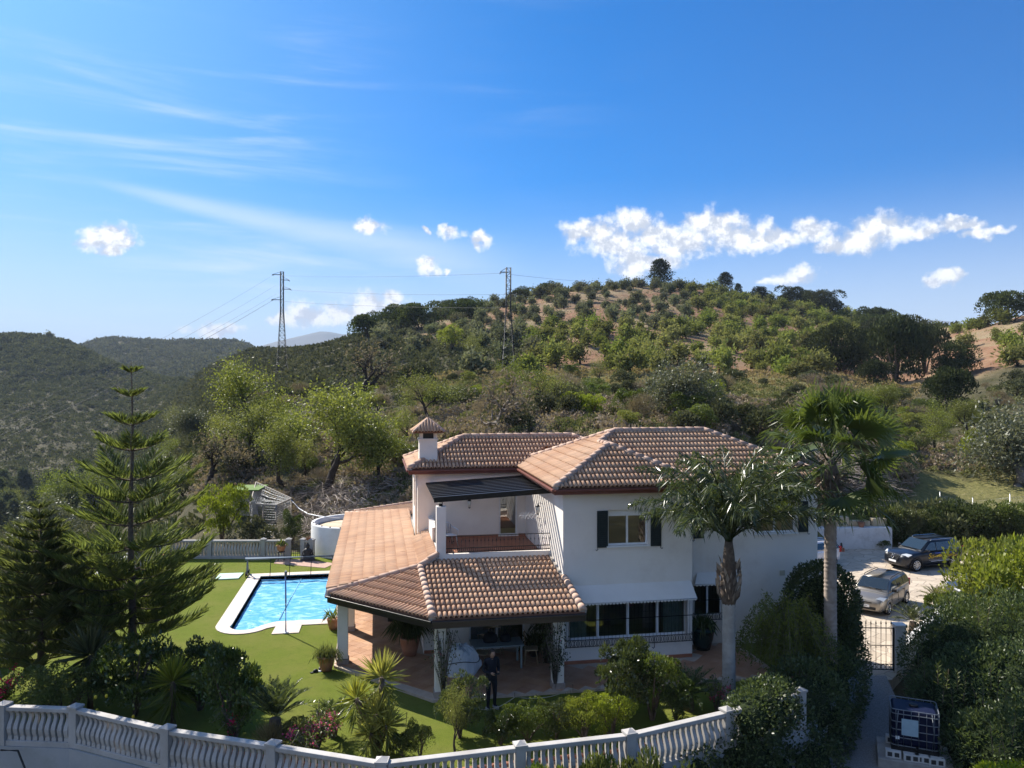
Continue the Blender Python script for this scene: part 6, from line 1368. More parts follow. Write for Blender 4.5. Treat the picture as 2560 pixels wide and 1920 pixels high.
def fan_palm():
    d0 = 24.3; b = wpt(2076, d0, 0); th = thing('fan_palm', b, 'tall fan palm with straight pinkish trunk beside the drive', 'palm tree'); rng = np.random.default_rng(6)
    H = 6.15+.4; TR = mat('pinkish_palm_trunk', (.3, .24, .2), (.41, .34, .29), 6.0, .9, .5, 18)
    prof = [(.195+.05*math.exp(-i/14)+(.012 if i % 3 == 0 else 0)+.006*math.sin(i*1.7)-.02*i/140, 5.6*i/140) for i in range(141)]; part('trunk', MB().lathe(b, prof, 14), TR, th)
    part('fibre_crown', MB().lathe(b, [(.17, 5.5), (.26, 5.75), (.3, 6.1), (.25, 6.5), (.12, 7.0)], 12), BARKB, th)
    C = []; D = []; L = []; W = []; NN = []; mb = MB(); cr = []
    for k in range(32):
        a = k*2.4; el = 1.45-1.95*(k/32); u = np.array([math.cos(a)*math.cos(el), math.sin(a)*math.cos(el), math.sin(el)]); base = np.array([0, 0, 6.95-.7*(k/32)]); pl = rng.uniform(1.1, 1.75); hub = base+u*pl+np.array([0, 0, .1-.12*(k/32)]); mb.tube([b+Vector(base), b+Vector(base+u*pl*.5+np.array([0, 0, .06])), b+Vector(hub)], [.03, .022, .016], 4, cap=False)
        ax = unit(u+np.array([0, 0, -.25])); s = unit(np.cross(ax, [0, 0, 1.0])+rng.normal(size=3)*.5); s = unit(s-ax*s.dot(ax)); nn2 = np.cross(s, ax); c0_ = rng.random()
        for i in range(34):
            t = -1.75+3.5*i/33; dv = unit(ax*math.cos(t)+s*math.sin(t)+nn2*(.12*(1 if i % 2 else -1))+np.array([0, 0, -.08])); ln = (1.25-.28*abs(t)/1.75)*rng.uniform(.9, 1.05); C.append(hub); D.append(dv); L.append(ln*.8); W.append(.12); cr.append(c0_*.5+rng.random()*.35); NN.append(nn2+s*(.35 if i % 2 else -.35))
            C.append(hub+dv*ln*.6); D.append(unit(dv*.7+np.array([0, 0, -.75])+rng.normal(size=3)*.15)); L.append(ln*.45); W.append(.03); cr.append(c0_*.3+rng.random()*.7); NN.append(rng.normal(size=3))
    part('leaf_stalks', mb, F_FAN, th); link(bpy.data.objects.new('fan_leaves', qmesh('fan_leaves', leaves(rng, np.array(C), np.array(D), np.array(L), np.array(W), 0, np.array(NN)), F_FAN, np.array(cr))), th)
    n = 90; a = rng.uniform(0, 6.28, n); z = rng.uniform(5.5, 6.5, n); C = np.stack([np.cos(a)*.26, np.sin(a)*.26, z], -1); D = np.stack([np.cos(a)*.6, np.sin(a)*.6, rng.uniform(-1, .8, n)], -1)
    link(bpy.data.objects.new('dry_leaf_bases', qmesh('dry_leaf_bases', leaves(rng, C, unit(D), rng.uniform(.25, .5, n), .09, .05), leafmat('dry_boot', (.12, .09, .065), (.3, .25, .19)), rng.random(n))), th)
fan_palm()
# clipped round bush, weeping shrub, hedges at the right
def leaf_shell(name, label, cat, ellipsoids, n, m, L, W, seed, inner=.82, extra=None, core=True):
    """dense clipped hedge: leaves on the skin of several ellipsoids (cx,cy,cz,rx,ry,rz), dark twig core inside"""
    rng = np.random.default_rng(seed); E = np.array(ellipsoids); o0 = Vector((E[:, 0].mean(), E[:, 1].mean(), E[:, 2].min())); th = thing(name, o0, label, cat)
    w = E[:, 3]*E[:, 4]+E[:, 4]*E[:, 5]; i = rng.choice(len(E), n, p=w/w.sum()); d = rdirs(rng, n); f = rng.uniform(inner, 1.04, n)+.04*np.sin(d[:, 0]*9+i)*np.cos(d[:, 2]*8); c = E[i, :3]+d*E[i, 3:]*f[:, None]
    keep = np.ones(n, bool)
    for k, e in enumerate(E): keep &= ~((i != k) & ((((c-e[:3])/e[3:])**2).sum(1) < .45))
    c, d = c[keep], d[keep]; nn = len(c); V = leaves(rng, c-np.array(o0), unit(d*.8+rdirs(rng, nn)*.8+np.array([0, 0, .25])), L*rng.uniform(.7, 1.3, nn), W*rng.uniform(.7, 1.3, nn)); link(bpy.data.objects.new('foliage', qmesh('foliage', V, m, rng.random(nn))), th)
    if core:
        mb = MB()
        for e in E: mb.lathe(Vector(e[:3]), [(e[3]*inner*.8*math.sqrt(max(0, 1-t*t)), e[5]*inner*.8*t) for t in np.linspace(-.99, .99, 9)], 12, sy=e[4]/e[3])
        part('twig_core', mb, mat('hedge_core', (.03, .04, .02), rough=1.0, spec=0), th)
    return th
q = wpt(2055, 25.9, 0); leaf_shell('round_bush', 'clipped dark round bush behind the fan palm trunk', 'bush', [(q.x, q.y, 2.0, 1.2, 1.1, 1.35), (q.x+.05, q.y, 1.1, 1.15, 1.1, 1.2)], 20000, F_HEDGE, .1, .055, 31)
H = []
for x, d, z, r, rz in ((1740, 19.2, -.5, .7, .9), (1800, 20.0, -.3, .9, 1.0), (1870, 20.6, -.4, 1.0, 1.15), (1940, 21.4, -.2, 1.1, 1.3), (2010, 22.4, .0, 1.2, 1.4), (2060, 24.0, -.1, 1.2, 1.5), (1930, 20.4, -1.0, 1.0, .9), (2010, 21.2, -1.0, 1.1, .9), (2065, 23.0, -.8, .9, 1.0), (1850, 19.6, -1.1, 1.0, .8), (2095, 25.5, -.2, 1.0, 1.6), (2100, 27.3, -.3, .9, 1.5), (1880, 20.0, .65, .75, .75), (1912, 20.4, .75, .8, .8), (1940, 20.9, .75, .65, .7), (1870, 19.9, -.2, .8, .8), (1780, 19.2, -.7, .8, .7)):
    p = wpt(x, d, z); H.append((p.x, p.y, z, r, r, rz))
leaf_shell('creeper_hedge', 'dark creeper hedge tumbling over the curved wall towards the path', 'hedge', H, 52000, F_HEDGE, .09, .055, 32, .76)
def weeping():
    b = wpt(1965, 24.6, 0); th = thing('weeping_shrub', b, 'weeping shrub with yellow-green tips between the two palms', 'shrub'); rng = np.random.default_rng(8); mb = MB(); C = []; D = []; cr = []
    for k in range(150):
        a = rng.uniform(0, 6.28); r = rng.uniform(.5, 1.6); h = rng.uniform(1.3, 2.6); pts = [np.zeros(3), np.array([r*.25*math.cos(a), r*.25*math.sin(a), h*.7]), np.array([r*.65*math.cos(a), r*.65*math.sin(a), h]), np.array([r*math.cos(a), r*math.sin(a), h*.72]), np.array([r*1.1*math.cos(a), r*1.1*math.sin(a), h*.35])]
        mb.tube([b+Vector(p) for p in pts], [.014, .01, .007, .005, .003], 3, cap=False)
        for t in np.linspace(.35, 1, 80): x = t*4; j = min(int(x), 3); C.append(pts[j]*(1-x+j)+pts[j+1]*(x-j)+rng.normal(size=3)*.05); D.append(rng.normal(size=3)+np.array([0, 0, -.2])); cr.append(rng.random()*.4+(.6 if C[-1][2] > 1.7 and rng.random() < .6 else 0))  # higher leaves lighter: yellow tips, with sunlight on them painted in
    part('canes', mb, BARKG, th); link(bpy.data.objects.new('leaves', qmesh('leaves', leaves(rng, np.array(C), unit(np.array(D)), .13, .036), F_LIME, np.clip(np.array(cr)*.8, 0, 1))), th)
weeping()
# oleanders and shrubs right of the path
R1_ = []
for x, d, z, r, rz in ((2350, 26.8, -.3, 1.3, 1.4), (2420, 26.5, .1, 1.6, 1.9), (2510, 26, .3, 1.7, 2.1), (2590, 25.5, .3, 1.8, 2.2), (2370, 24.0, -.6, 1.2, 1.3), (2450, 23.8, -.3, 1.5, 1.6), (2540, 23.3, -.2, 1.6, 1.8), (2440, 21.8, -1.0, 1.2, 1.0), (2520, 21.2, -.8, 1.4, 1.3), (2600, 21, -.6, 1.5, 1.5)):
    p = wpt(x, d, z); R1_.append((p.x, p.y, z, r, r, rz))
leaf_shell('oleander_hedge', 'big dark oleander hedge right of the gravel path', 'hedge', R1_, 60000, F_HEDGE, .13, .04, 33, .74)
def spray(name, pts, label, m, seed, n=22, L=.17):
    rng = np.random.default_rng(seed); o0 = Vector(pts[0]); pts = [Vector(p)+Vector((-.15, -.95, .45)) for p in pts]; o0 = Vector(pts[0]); th = thing(name, o0, label, 'oleander', 'sunlit oleander shoots on the dark hedge'); C = []; D = []; mb = MB()
    for p in pts:
        p = Vector(p); h = rng.uniform(.5, .9); mb.tube([p, p+Vector((rng.normal()*.08, rng.normal()*.08, h))], [.012, .006], 4, cap=False)
        for i in range(n): t = i/n; a = i*2.4; C.append(np.array(p-o0)+np.array([0, 0, h*t])); D.append([math.cos(a)*.9, math.sin(a)*.9, .35+.7*t])
    part('stems', mb, BARKB, th); link(bpy.data.objects.new('leaves', qmesh('leaves', leaves(rng, np.array(C), unit(np.array(D)), L, .04), m, rng.random(len(C)))), th)
spray('oleander_shoots', [wpt(x, d, z) for x, d, z in ((2245, 25.0, .35), (2262, 24.8, .2), (2255, 25.2, .0), (2270, 24.6, -.1))], 'pale sunlit oleander shoots beside the gate pillar', F_MID, 1)
spray('oleander_shoots', [wpt(x, d, z) for x, d, z in ((2300, 23.3, .2), (2320, 23.2, .1), (2345, 23, .15), (2310, 23.0, -.2), (2335, 22.8, -.25), (2360, 22.9, -.1))], 'cluster of sunlit oleander shoots above the caged tank', F_MID, 2)
spray('oleander_shoots', [wpt(x, d, z) for x, d, z in ((2390, 22.5, .15), (2425, 22.4, .4), (2440, 22.3, .2), (2460, 22.3, .15), (2405, 22.4, .0))], 'reddish-tipped oleander shoots right of the cluster above the tank', F_MID, 3)
spray('oleander_shoots', [wpt(x, d, z) for x, d, z in ((2400, 24.5, 1.6), (2408, 24.6, 1.4), (2420, 24.6, 1.5))], 'few sunlit oleander shoots high on the dark hedge', F_MID, 4)
spray('oleander_shoots', [wpt(x, d, z) for x, d, z in ((2425, 20.6, -.5), (2440, 20.5, -.4), (2455, 20.4, -.6), (2470, 20.6, -.3))], 'low sunlit oleander shoots right of the caged tank', F_MID, 5)
for x, d, z, h, w, k, lab in ((2490, 30, LV, 4.6, .75, 'lime_bush', 'tall bright green shrub tree over the end of the drive'), (2570, 28.5, LV, 5.0, .75, 'lime_bush', 'tall bright leafy shrub beside the drive end tree'), (2420, 29.5, LV, 2.9, .8, 'mid_bush', 'green shrub beside the drive wall'), (2555, 18.2, LV-.4, 2.2, 1.0, 'lime_bush', 'bright green shrub right of the caged tank'), (2480, 17.6, LV-.6, 1.7, 1.0, 'mid_bush', 'leafy shrub below the oleanders beside the tank')):
    plant('path_shrub', k, wpt(x, d, z), h, lab, 'shrub', wide=w)
plant('green_bush_tree', 'lime_bush', wpt(556, 45.8, -.4), 3.6, 'dense bright green bush tree just beyond the far balustrade', 'tree', wide=.6, var=1)
plant('grey_bush', 'shrub', wpt(640, 44.2, 0), 1.6, 'grey-leaved bush between the far balustrade and the wire run', 'bush', wide=.8); plant('dark_bush', 'gloss_bush', wpt(732, 44.6, 0), 2.0, 'narrow dark bush behind the garden gate', 'bush', wide=.5)
plant('small_bush', 'mid_bush', G(2205, 1372, LV), .6, 'small round green bush at the foot of the white retaining wall', 'bush', wide=1.2)
# ------------------------------------------------------------------ cars
RUB = mat('tyre_rubber', (.012, .012, .012), rough=.85, spec=.2)
ALLOY = mat('alloy_rim', (.62, .63, .65), rough=.25, metal=.85)
CGLASS = mat('car_glass', (.02, .028, .033), rough=.04, spec=.9, coat=.3)
LAMPG = mat('headlamp_glass', (.62, .65, .66), (.75, .78, .8), 20.0, .12, spec=.7)
REDL = mat('tail_lamp', (.35, .015, .015), rough=.15, spec=.6)
CHROME = mat('chrome_trim', (.75, .76, .78), rough=.15, metal=1.0)
PLATE = mat('number_plate', (.82, .83, .84), rough=.4)
BLKP = mat('black_plastic', (.015, .015, .016), rough=.55)
def paint(name, c): return mat(name, c, rough=.38, spec=.5, metal=.2, coat=.45)
def text_obj(s, size, m, mw, parent, name='lettering', ext=.002, shear=0.0):
    cu = bpy.data.curves.new(name, 'FONT'); cu.body = s; cu.size = size; cu.extrude = ext; cu.align_x = 'CENTER'; cu.align_y = 'CENTER'; cu.shear = shear
    o = bpy.data.objects.new(name, cu); COL.objects.link(o); bpy.context.view_layer.update()
    me = bpy.data.meshes.new_from_object(o.evaluated_get(bpy.context.evaluated_depsgraph_get())); bpy.data.objects.remove(o)
    me.materials.clear(); me.materials.append(m); k = bpy.data.objects.new(name, me); link(k, parent); k.matrix_basis = mw; return k
def loft(stations, m=9):
    """stations: (x, [(y,z)...] half section from bottom centre to top centre) -> mirrored skin"""
    V = []; F = []; n = len(stations[0][1]); K = 2*n
    for x, sec in stations: V += [(x, -y, z) for y, z in sec]+[(x, y, z) for y, z in sec[::-1]]
    for i in range(len(stations)-1):
        for j in range(K-1): F.append((i*K+j, (i+1)*K+j, (i+1)*K+j+1, i*K+j+1))
        F.append((i*K+K-1, (i+1)*K+K-1, (i+1)*K, i*K))
    F.append(tuple(range(K))); F.append(tuple((len(stations)-1)*K+j for j in range(K))[::-1]); return MB().add(V, F, True)
def car(loc, heading, S, label, pm, name='parked_car'):
    """x forward, y left; S: dict of sizes"""
    th = thing(name, loc, label, 'car', None, heading); ORG[th.name] = Vector((0, 0, 0)); L, W, H = S['L'], S['W'], S['H']; hw = W/2; gz = S['clear']; belt = S['belt']; hood = S['hood']
    xf, xr = L*.5, -L*.5; wb = S['wb']; fx = S['fx']; rx = fx-wb; R = S['wr']
    def sec(w, zb, zs, zt, top): return [(0, zb), (w*.86, zb), (w*.97, zb+.08), (w, zs), (w*.985, zt-.1), (w*.93, zt-.015), (w*.7, top+.0), (0, top+.02)]
    cow = S['cow']; st = [(xf, sec(hw*.66, gz+.1, gz+.3, hood-.25, hood-.25)), (xf-.06, sec(hw*.8, gz+.03, gz+.32, hood-.12, hood-.11)), (xf-.25, sec(hw*.93, gz, gz+.34, hood-.03, hood-.03)), (xf-.55, sec(hw*.985, gz, gz+.35, hood+.01, hood+.03)), (fx-.05, sec(hw, gz, gz+.36, hood+.03, hood+.06)), (cow+.25, sec(hw, gz, gz+.36, belt-.02, belt)), (cow-.2, sec(hw, gz, gz+.36, belt, belt+.02)), (0, sec(hw, gz, gz+.36, belt+.01, belt+.03)), (rx, sec(hw, gz, gz+.36, belt+.04, belt+.06)), (xr+.3, sec(hw*.97, gz+.02, gz+.38, belt+.05, belt+.06)), (xr+.08, sec(hw*.88, gz+.08, gz+.4, belt+.03, belt+.04)), (xr, sec(hw*.8, gz+.15, gz+.4, belt-.05, belt-.03))]
    body = part('body', loft(st), pm, th); sub = body.modifiers.new('s', 'SUBSURF'); sub.levels = sub.render_levels = 1
    # cabin
    A0, A1, C1, C0 = cow, S['a1'], S['c1'], S['c0']; rw = hw*S['rw']; bw = hw*.955; zt = H-.02
    def csec(w0, z0, w1, z1): return [(0, z0), (w0, z0), (w0*.55+w1*.45, z0*.5+z1*.5), (w1, z1-.05), (w1*.9, z1), (0, z1+.015)]
    zb = belt-.02
    cs = [(A0, csec(bw*.97, zb, bw*.93, zb+.06)), (A0*.45+A1*.55, csec(bw, zb, rw*1.05, zb+(zt-zb)*.6)), (A1, csec(bw, zb, rw, zt-.02)), ((A1+C1)/2, csec(bw, zb, rw, zt)), (C1, csec(bw*.98, zb, rw*.97, zt-.03)), (C0*.5+C1*.5, csec(bw*.96, zb, rw*.95, zb+(zt-zb)*.6)), (C0, csec(bw*.93, zb, rw*.95, zb+.08))]
    part('roof', loft(cs), pm, th)
    def quadpatch(nm, P, m, lab=None, off=.012):
        P = [Vector(p) for p in P]; n = nrm((P[1]-P[0]).cross(P[2]-P[0])); c = sum(P, Vector((0, 0, 0)))/len(P)
        if n.dot(c-Vector((c.x*.5, 0, belt))) < 0: n = -n
        P2 = [p+n*off for p in P]; mb = MB(); k = len(P2); mb.add(P2+[p-n*.02 for p in P2], [tuple(range(k))]+[(i, k+i, k+(i+1) % k, (i+1) % k) for i in range(k)]); return part(nm, mb, m, th)
    f = lambda t, w0, w1: w0+(w1-w0)*t
    ws = [(f(.1, A0, A1), f(.1, bw*.93, rw*1.02)*.9, f(.1, zb+.06, zt)), (f(.92, A0, A1), rw*.9, f(.92, zb+.06, zt)-.0), (f(.92, A0, A1), -rw*.9, f(.92, zb+.06, zt)), (f(.1, A0, A1), -f(.1, bw*.93, rw*1.02)*.9, f(.1, zb+.06, zt))]
    quadpatch('windscreen', ws, CGLASS, off=.03)
    rwn = [(f(.12, C0, C1), bw*.8, f(.12, zb+.1, zt)), (f(.85, C0, C1), rw*.84, f(.85, zb+.1, zt)), (f(.85, C0, C1), -rw*.84, f(.85, zb+.1, zt)), (f(.12, C0, C1), -bw*.8, f(.12, zb+.1, zt))]
    quadpatch('rear_window', rwn, CGLASS, off=.03)
    zl, zh = belt+.05, zt-.1; cuts = S['cuts']; wl_ = lambda z: f((z-zb)/(zt-.05-zb), bw, rw)+.006
    for sd_ in (-1, 1):
        for k in range(len(cuts)-1):
            a, b = cuts[k], cuts[k+1]; at0 = min(a[0], f((zl-zb)/(zt-zb), A0, A1)-.08); at1 = min(a[0]-.03, f((zh-zb)/(zt-zb), A0, A1)-.12); b0 = max(b[0]+.05, f((zl-zb)/(zt-zb), C0, C1)+.1); b1 = max(b[0]+.05, f((zh-zb)/(zt-zb), C0, C1)+.1)
            quadpatch('side_window', [(at0, sd_*wl_(zl), zl), (b0, sd_*wl_(zl), zl), (b1, sd_*wl_(zh), zh), (at1, sd_*wl_(zh), zh)], CGLASS)
        part('mirror', MB().box((A0-.28, sd_*(hw+.09), belt+.09), (.12, .2, .14)), S.get('mirm', pm), th, .03)
        part('roof_rail', MB().tube([(A1-.1, sd_*rw*.9, zt), (A1-.25, sd_*rw*.92, zt+.05), (C1+.3, sd_*rw*.9, zt+.045), (C1+.1, sd_*rw*.88, zt-.01)], .018, 6), S['rail'], th)
        h0 = part('headlight', MB().add([(xf-.1, sd_*hw*.5, hood-.17), (xf-.28, sd_*hw*.93, hood-.14), (xf-.5, sd_*hw*.985, hood-.03), (xf-.34, sd_*hw*.72, hood+.01), (xf-.14, sd_*hw*.55, hood-.05)], [(0, 1, 2, 3, 4)]), LAMPG, th); so_ = h0.modifiers.new('t', 'SOLIDIFY'); so_.thickness = .07; so_.offset = 0
        part('tail_light', MB().box((xr+.1, sd_*hw*.84, belt-.02), (.16, .16, .34)), REDL, th, .03); part('fog_light', MB().lathe((xf-.12, sd_*hw*.68, gz+.22), [(.07, -.03), (.07, .03)], 10), BLKP, th)
        for wx in (fx, rx):
            part('wheel_arch', MB().tube([(wx+(R+.05)*math.cos(t), sd_*(hw-.015), R+(R+.05)*math.sin(t)) for t in np.linspace(-.35, math.pi+.35, 16)], .035, 5), S.get('arch', BLKP), th)
            c = Vector((wx, sd_*(hw-.1), R)); ty = MB(); k = 26; V = []; F = []
            for (r_, y_) in ((R*.66, -.1), (R*.95, -.11), (R, -.07), (R, .07), (R*.95, .11), (R*.66, .1)):
                for j in range(k): t = 2*math.pi*j/k; V.append(c+Vector((r_*math.cos(t), y_, r_*math.sin(t))))
            for i in range(5):
                for j in range(k): F.append((i*k+j, i*k+(j+1) % k, (i+1)*k+(j+1) % k, (i+1)*k+j))
            wh = part('wheel', ty.add(V, F, True), RUB, th); rim = MB(); yo = sd_*.085
            rim.tube([c+Vector((R*.66*math.cos(t), yo, R*.66*math.sin(t))) for t in np.linspace(0, 2*math.pi, 25)], .022, 5, cap=False)
            for j in range(S['spokes']):
                t = 2*math.pi*j/S['spokes']; u = Vector((math.cos(t), 0, math.sin(t))); rim.bar(c+Vector((0, yo*.9, 0))+u*.03, c+Vector((0, yo, 0))+u*R*.65, .05, .03, (0, 1, 0))
            part('rim', rim, ALLOY, wh); part('hub', MB().lathe(c, [(.01, 0), (.01, 0)], 6).box(c, (R*1.15, .12, R*1.15)), BLKP, wh)
    for (y0, y1, z0, z1, nm) in ((-.5, .5, gz+.02, gz+.2, 'air_intake'),): part(nm, MB().box((xf-.1, 0, gz+.17), (.1, W*.6, .14)), BLKP, th, .02)
    part('wiper', MB().tube([(A0+.02, .5, zb+.1), (f(.12, A0, A1)+.06, -.1, f(.12, zb+.06, zt)+.04)], .01, 4), BLKP, th)
    part('underbody', MB().box((0, 0, gz+.1), (L*.86, W*.82, .24)), BLKP, th)
    for xx in S['doors']:
        for sd_ in (-1, 1): part('door_gap', MB().tube([(xx, sd_*(hw+.0005), gz+.15), (xx, sd_*(hw+.0005), belt-.05)], .006, 4), BLKP, th)
    for xx in S['handles']:
        for sd_ in (-1, 1): part('door_handle', MB().box((xx, sd_*(hw+.01), belt-.14), (.2, .03, .03)), S.get('hm', pm), th, .008)
    return th
def car_pose(wf, wr, side, hw):                       # front and rear wheel contact points (same side) -> centre and heading
    d = nrm(wf-wr); hd = math.atan2(d.y, d.x); n = Vector((-d.y, d.x, 0))*side; return (wf+wr)/2-n*hw, hd
# black off-roader with yellow lettering
wf, wr = G(2290.5, 1429, LV), G(2383.6, 1420, LV); c, hd = car_pose(wf, wr, 1, .82)
S1 = dict(L=4.53, W=1.84, H=1.69, clear=.25, belt=1.08, hood=1.0, wb=2.755, fx=1.42, wr=.37, cow=1.02, a1=.28, c1=-1.75, c0=-2.14, rw=.79, cuts=[(.95,), (-.08,), (-1.12,), (-2.2,)], rail=CHROME, spokes=10, doors=(.92, -.12, -1.12), handles=(.1, -.95))
PAINT1 = paint('blue_black_paint', (.008, .011, .018)); suv = car(c+Vector((0, 0, .012)), hd, S1, 'black off-road car with yellow lettering on its doors, parked by the white wall', PAINT1)
gr = part('grille', MB().add([(2.2, -.44, .92), (2.2, .44, .92), (2.27, .36, .62), (2.27, -.36, .62)], [(0, 1, 2, 3)]), BLKP, suv); gs = gr.modifiers.new('t', 'SOLIDIFY'); gs.thickness = .05; gs.offset = 0
for i, z in enumerate((.68, .755, .83, .9)): part('grille_slat', MB().box((2.285-.02*i, 0, z), (.03, .74+.05*i, .032)), CHROME, suv)
t = MB().tube([(2.3, .1*math.cos(a), .78+.1*math.sin(a)) for a in np.linspace(0, 2*math.pi, 25)], .012, 5, cap=False)
for a in (90, 210, 330): t.tube([(2.3, 0, .78), (2.3, .1*math.cos(R_(a)), .78+.1*math.sin(R_(a)))], .01, 4)
part('star_emblem', t, CHROME, suv); pl = part('number_plate', MB().box((2.3, -.0, .53), (.02, .52, .11)), PLATE, suv)
GOLD = mat('yellow_lettering', (.75, .48, .04), rough=.4); WLET = mat('pale_lettering', (.7, .72, .75), rough=.4)
fr = Matrix(((0, 0, 1, 0), (1, 0, 0, 0), (0, 1, 0, 0), (0, 0, 0, 1)))                     # text facing +x
lf = Matrix(((-1, 0, 0, 0), (0, 0, 1, 0), (0, 1, 0, 0), (0, 0, 0, 1)))                    # text on the left flank (facing +y)
text_obj('Su', .42, GOLD, Matrix.Translation((.42, .928, .83)) @ lf, suv, shear=.35)
for k in range(7): part('yellow_stroke', MB().add([(.15-.2*k, .9265, .8+.012*k), (-.35-.2*k, .9265, .92-.02*k), (-.3-.2*k, .9265, .86-.025*k), (.2-.2*k, .9265, .74+.0*k)], [(0, 1, 2, 3)]), GOLD, suv)
part('white_line', MB().box((-.2, .9265, .6), (1.5, .002, .012)), WLET, suv); part('small_lettering', MB().box((-.35, .9265, .53), (1.5, .002, .03)), WLET, suv)
part('side_step', MB().box((0, .9, .32), (1.7, .1, .05)), BLKP, suv); part('blue_stripe', MB().box((-.6, .9262, .98), (1.4, .002, .06)), mat('blue_foil', (.02, .08, .4), rough=.3), suv)
# beige estate car
wf, wr = G(2218, 1537, LV), G(2260.6, 1509.8, LV); c, hd = car_pose(wf, wr, 1, .76)
S2 = dict(L=4.2, W=1.72, H=1.5, clear=.2, belt=.98, hood=.86, wb=2.575, fx=1.24, wr=.3, cow=1.12, a1=.38, c1=-1.7, c0=-2.02, rw=.78, cuts=[(1.0,), (-.05,), (-1.0,), (-2.1,)], rail=BLKP, spokes=7, doors=(.85, -.08, -1.0), handles=(.1, -.82), mirm=BLKP, hm=BLKP)
PAINT2 = paint('champagne_paint', (.3, .27, .23)); PAINT2.node_tree.nodes['Principled BSDF'].inputs['Metallic'].default_value = .6; S2['arch'] = PAINT2
est = car(c+Vector((0, 0, .012)), hd, S2, 'champagne beige estate car with black roof rails, parked near the gate', PAINT2)
part('lower_grille', MB().box((2.07, 0, .38), (.08, 1.05, .13)), BLKP, est, .02); part('upper_grille', MB().box((2.06, 0, .63), (.06, .7, .05)), BLKP, est, .01)
part('diamond_badge', MB().add([(2.06, 0, .78), (2.09, -.05, .71), (2.1, 0, .64), (2.09, .05, .71)], [(0, 1, 2, 3)]), CHROME, est)
part('number_plate', MB().box((2.125, 0, .48), (.02, .52, .11)), PLATE, est); text_obj('8 HHW', .09, mat('plate_black', (.02, .02, .02)), Matrix.Translation((2.138, 0, .48)) @ fr, est, 'plate_text')
# white car mostly behind the villa, dark grey car behind the bushes
PAINTW = paint('white_paint', (.75, .76, .78)); c = wpt(2010, 46.3, LV+.012); S3 = dict(S2); S3['arch'] = BLKP; car(c, math.pi+.35-YAW, S3, 'white car mostly hidden behind the villa corner', PAINTW)
PAINTG = paint('dark_grey_paint', (.05, .055, .06)); c = wpt(2478, 38.6, LV+.012); car(c, math.pi-.1, dict(S2, arch=BLKP), 'dark grey car half hidden behind the bright shrubs', PAINTG)
pb = G(2105, 1378, LV); ob = thing('brick_planter', pb, 'small red planter box against the white retaining wall', 'planter'); part('box', MB().box(pb+Vector((-.4, 0, .12)), (.9, .4, .24)), BRICKEDGE, ob); part('figure', MB().lathe(pb+Vector((-.05, 0, .24)), [(.06, 0), (.09, .1), (.05, .2), (.06, .26), (.01, .32)], 8), DARKG, ob)
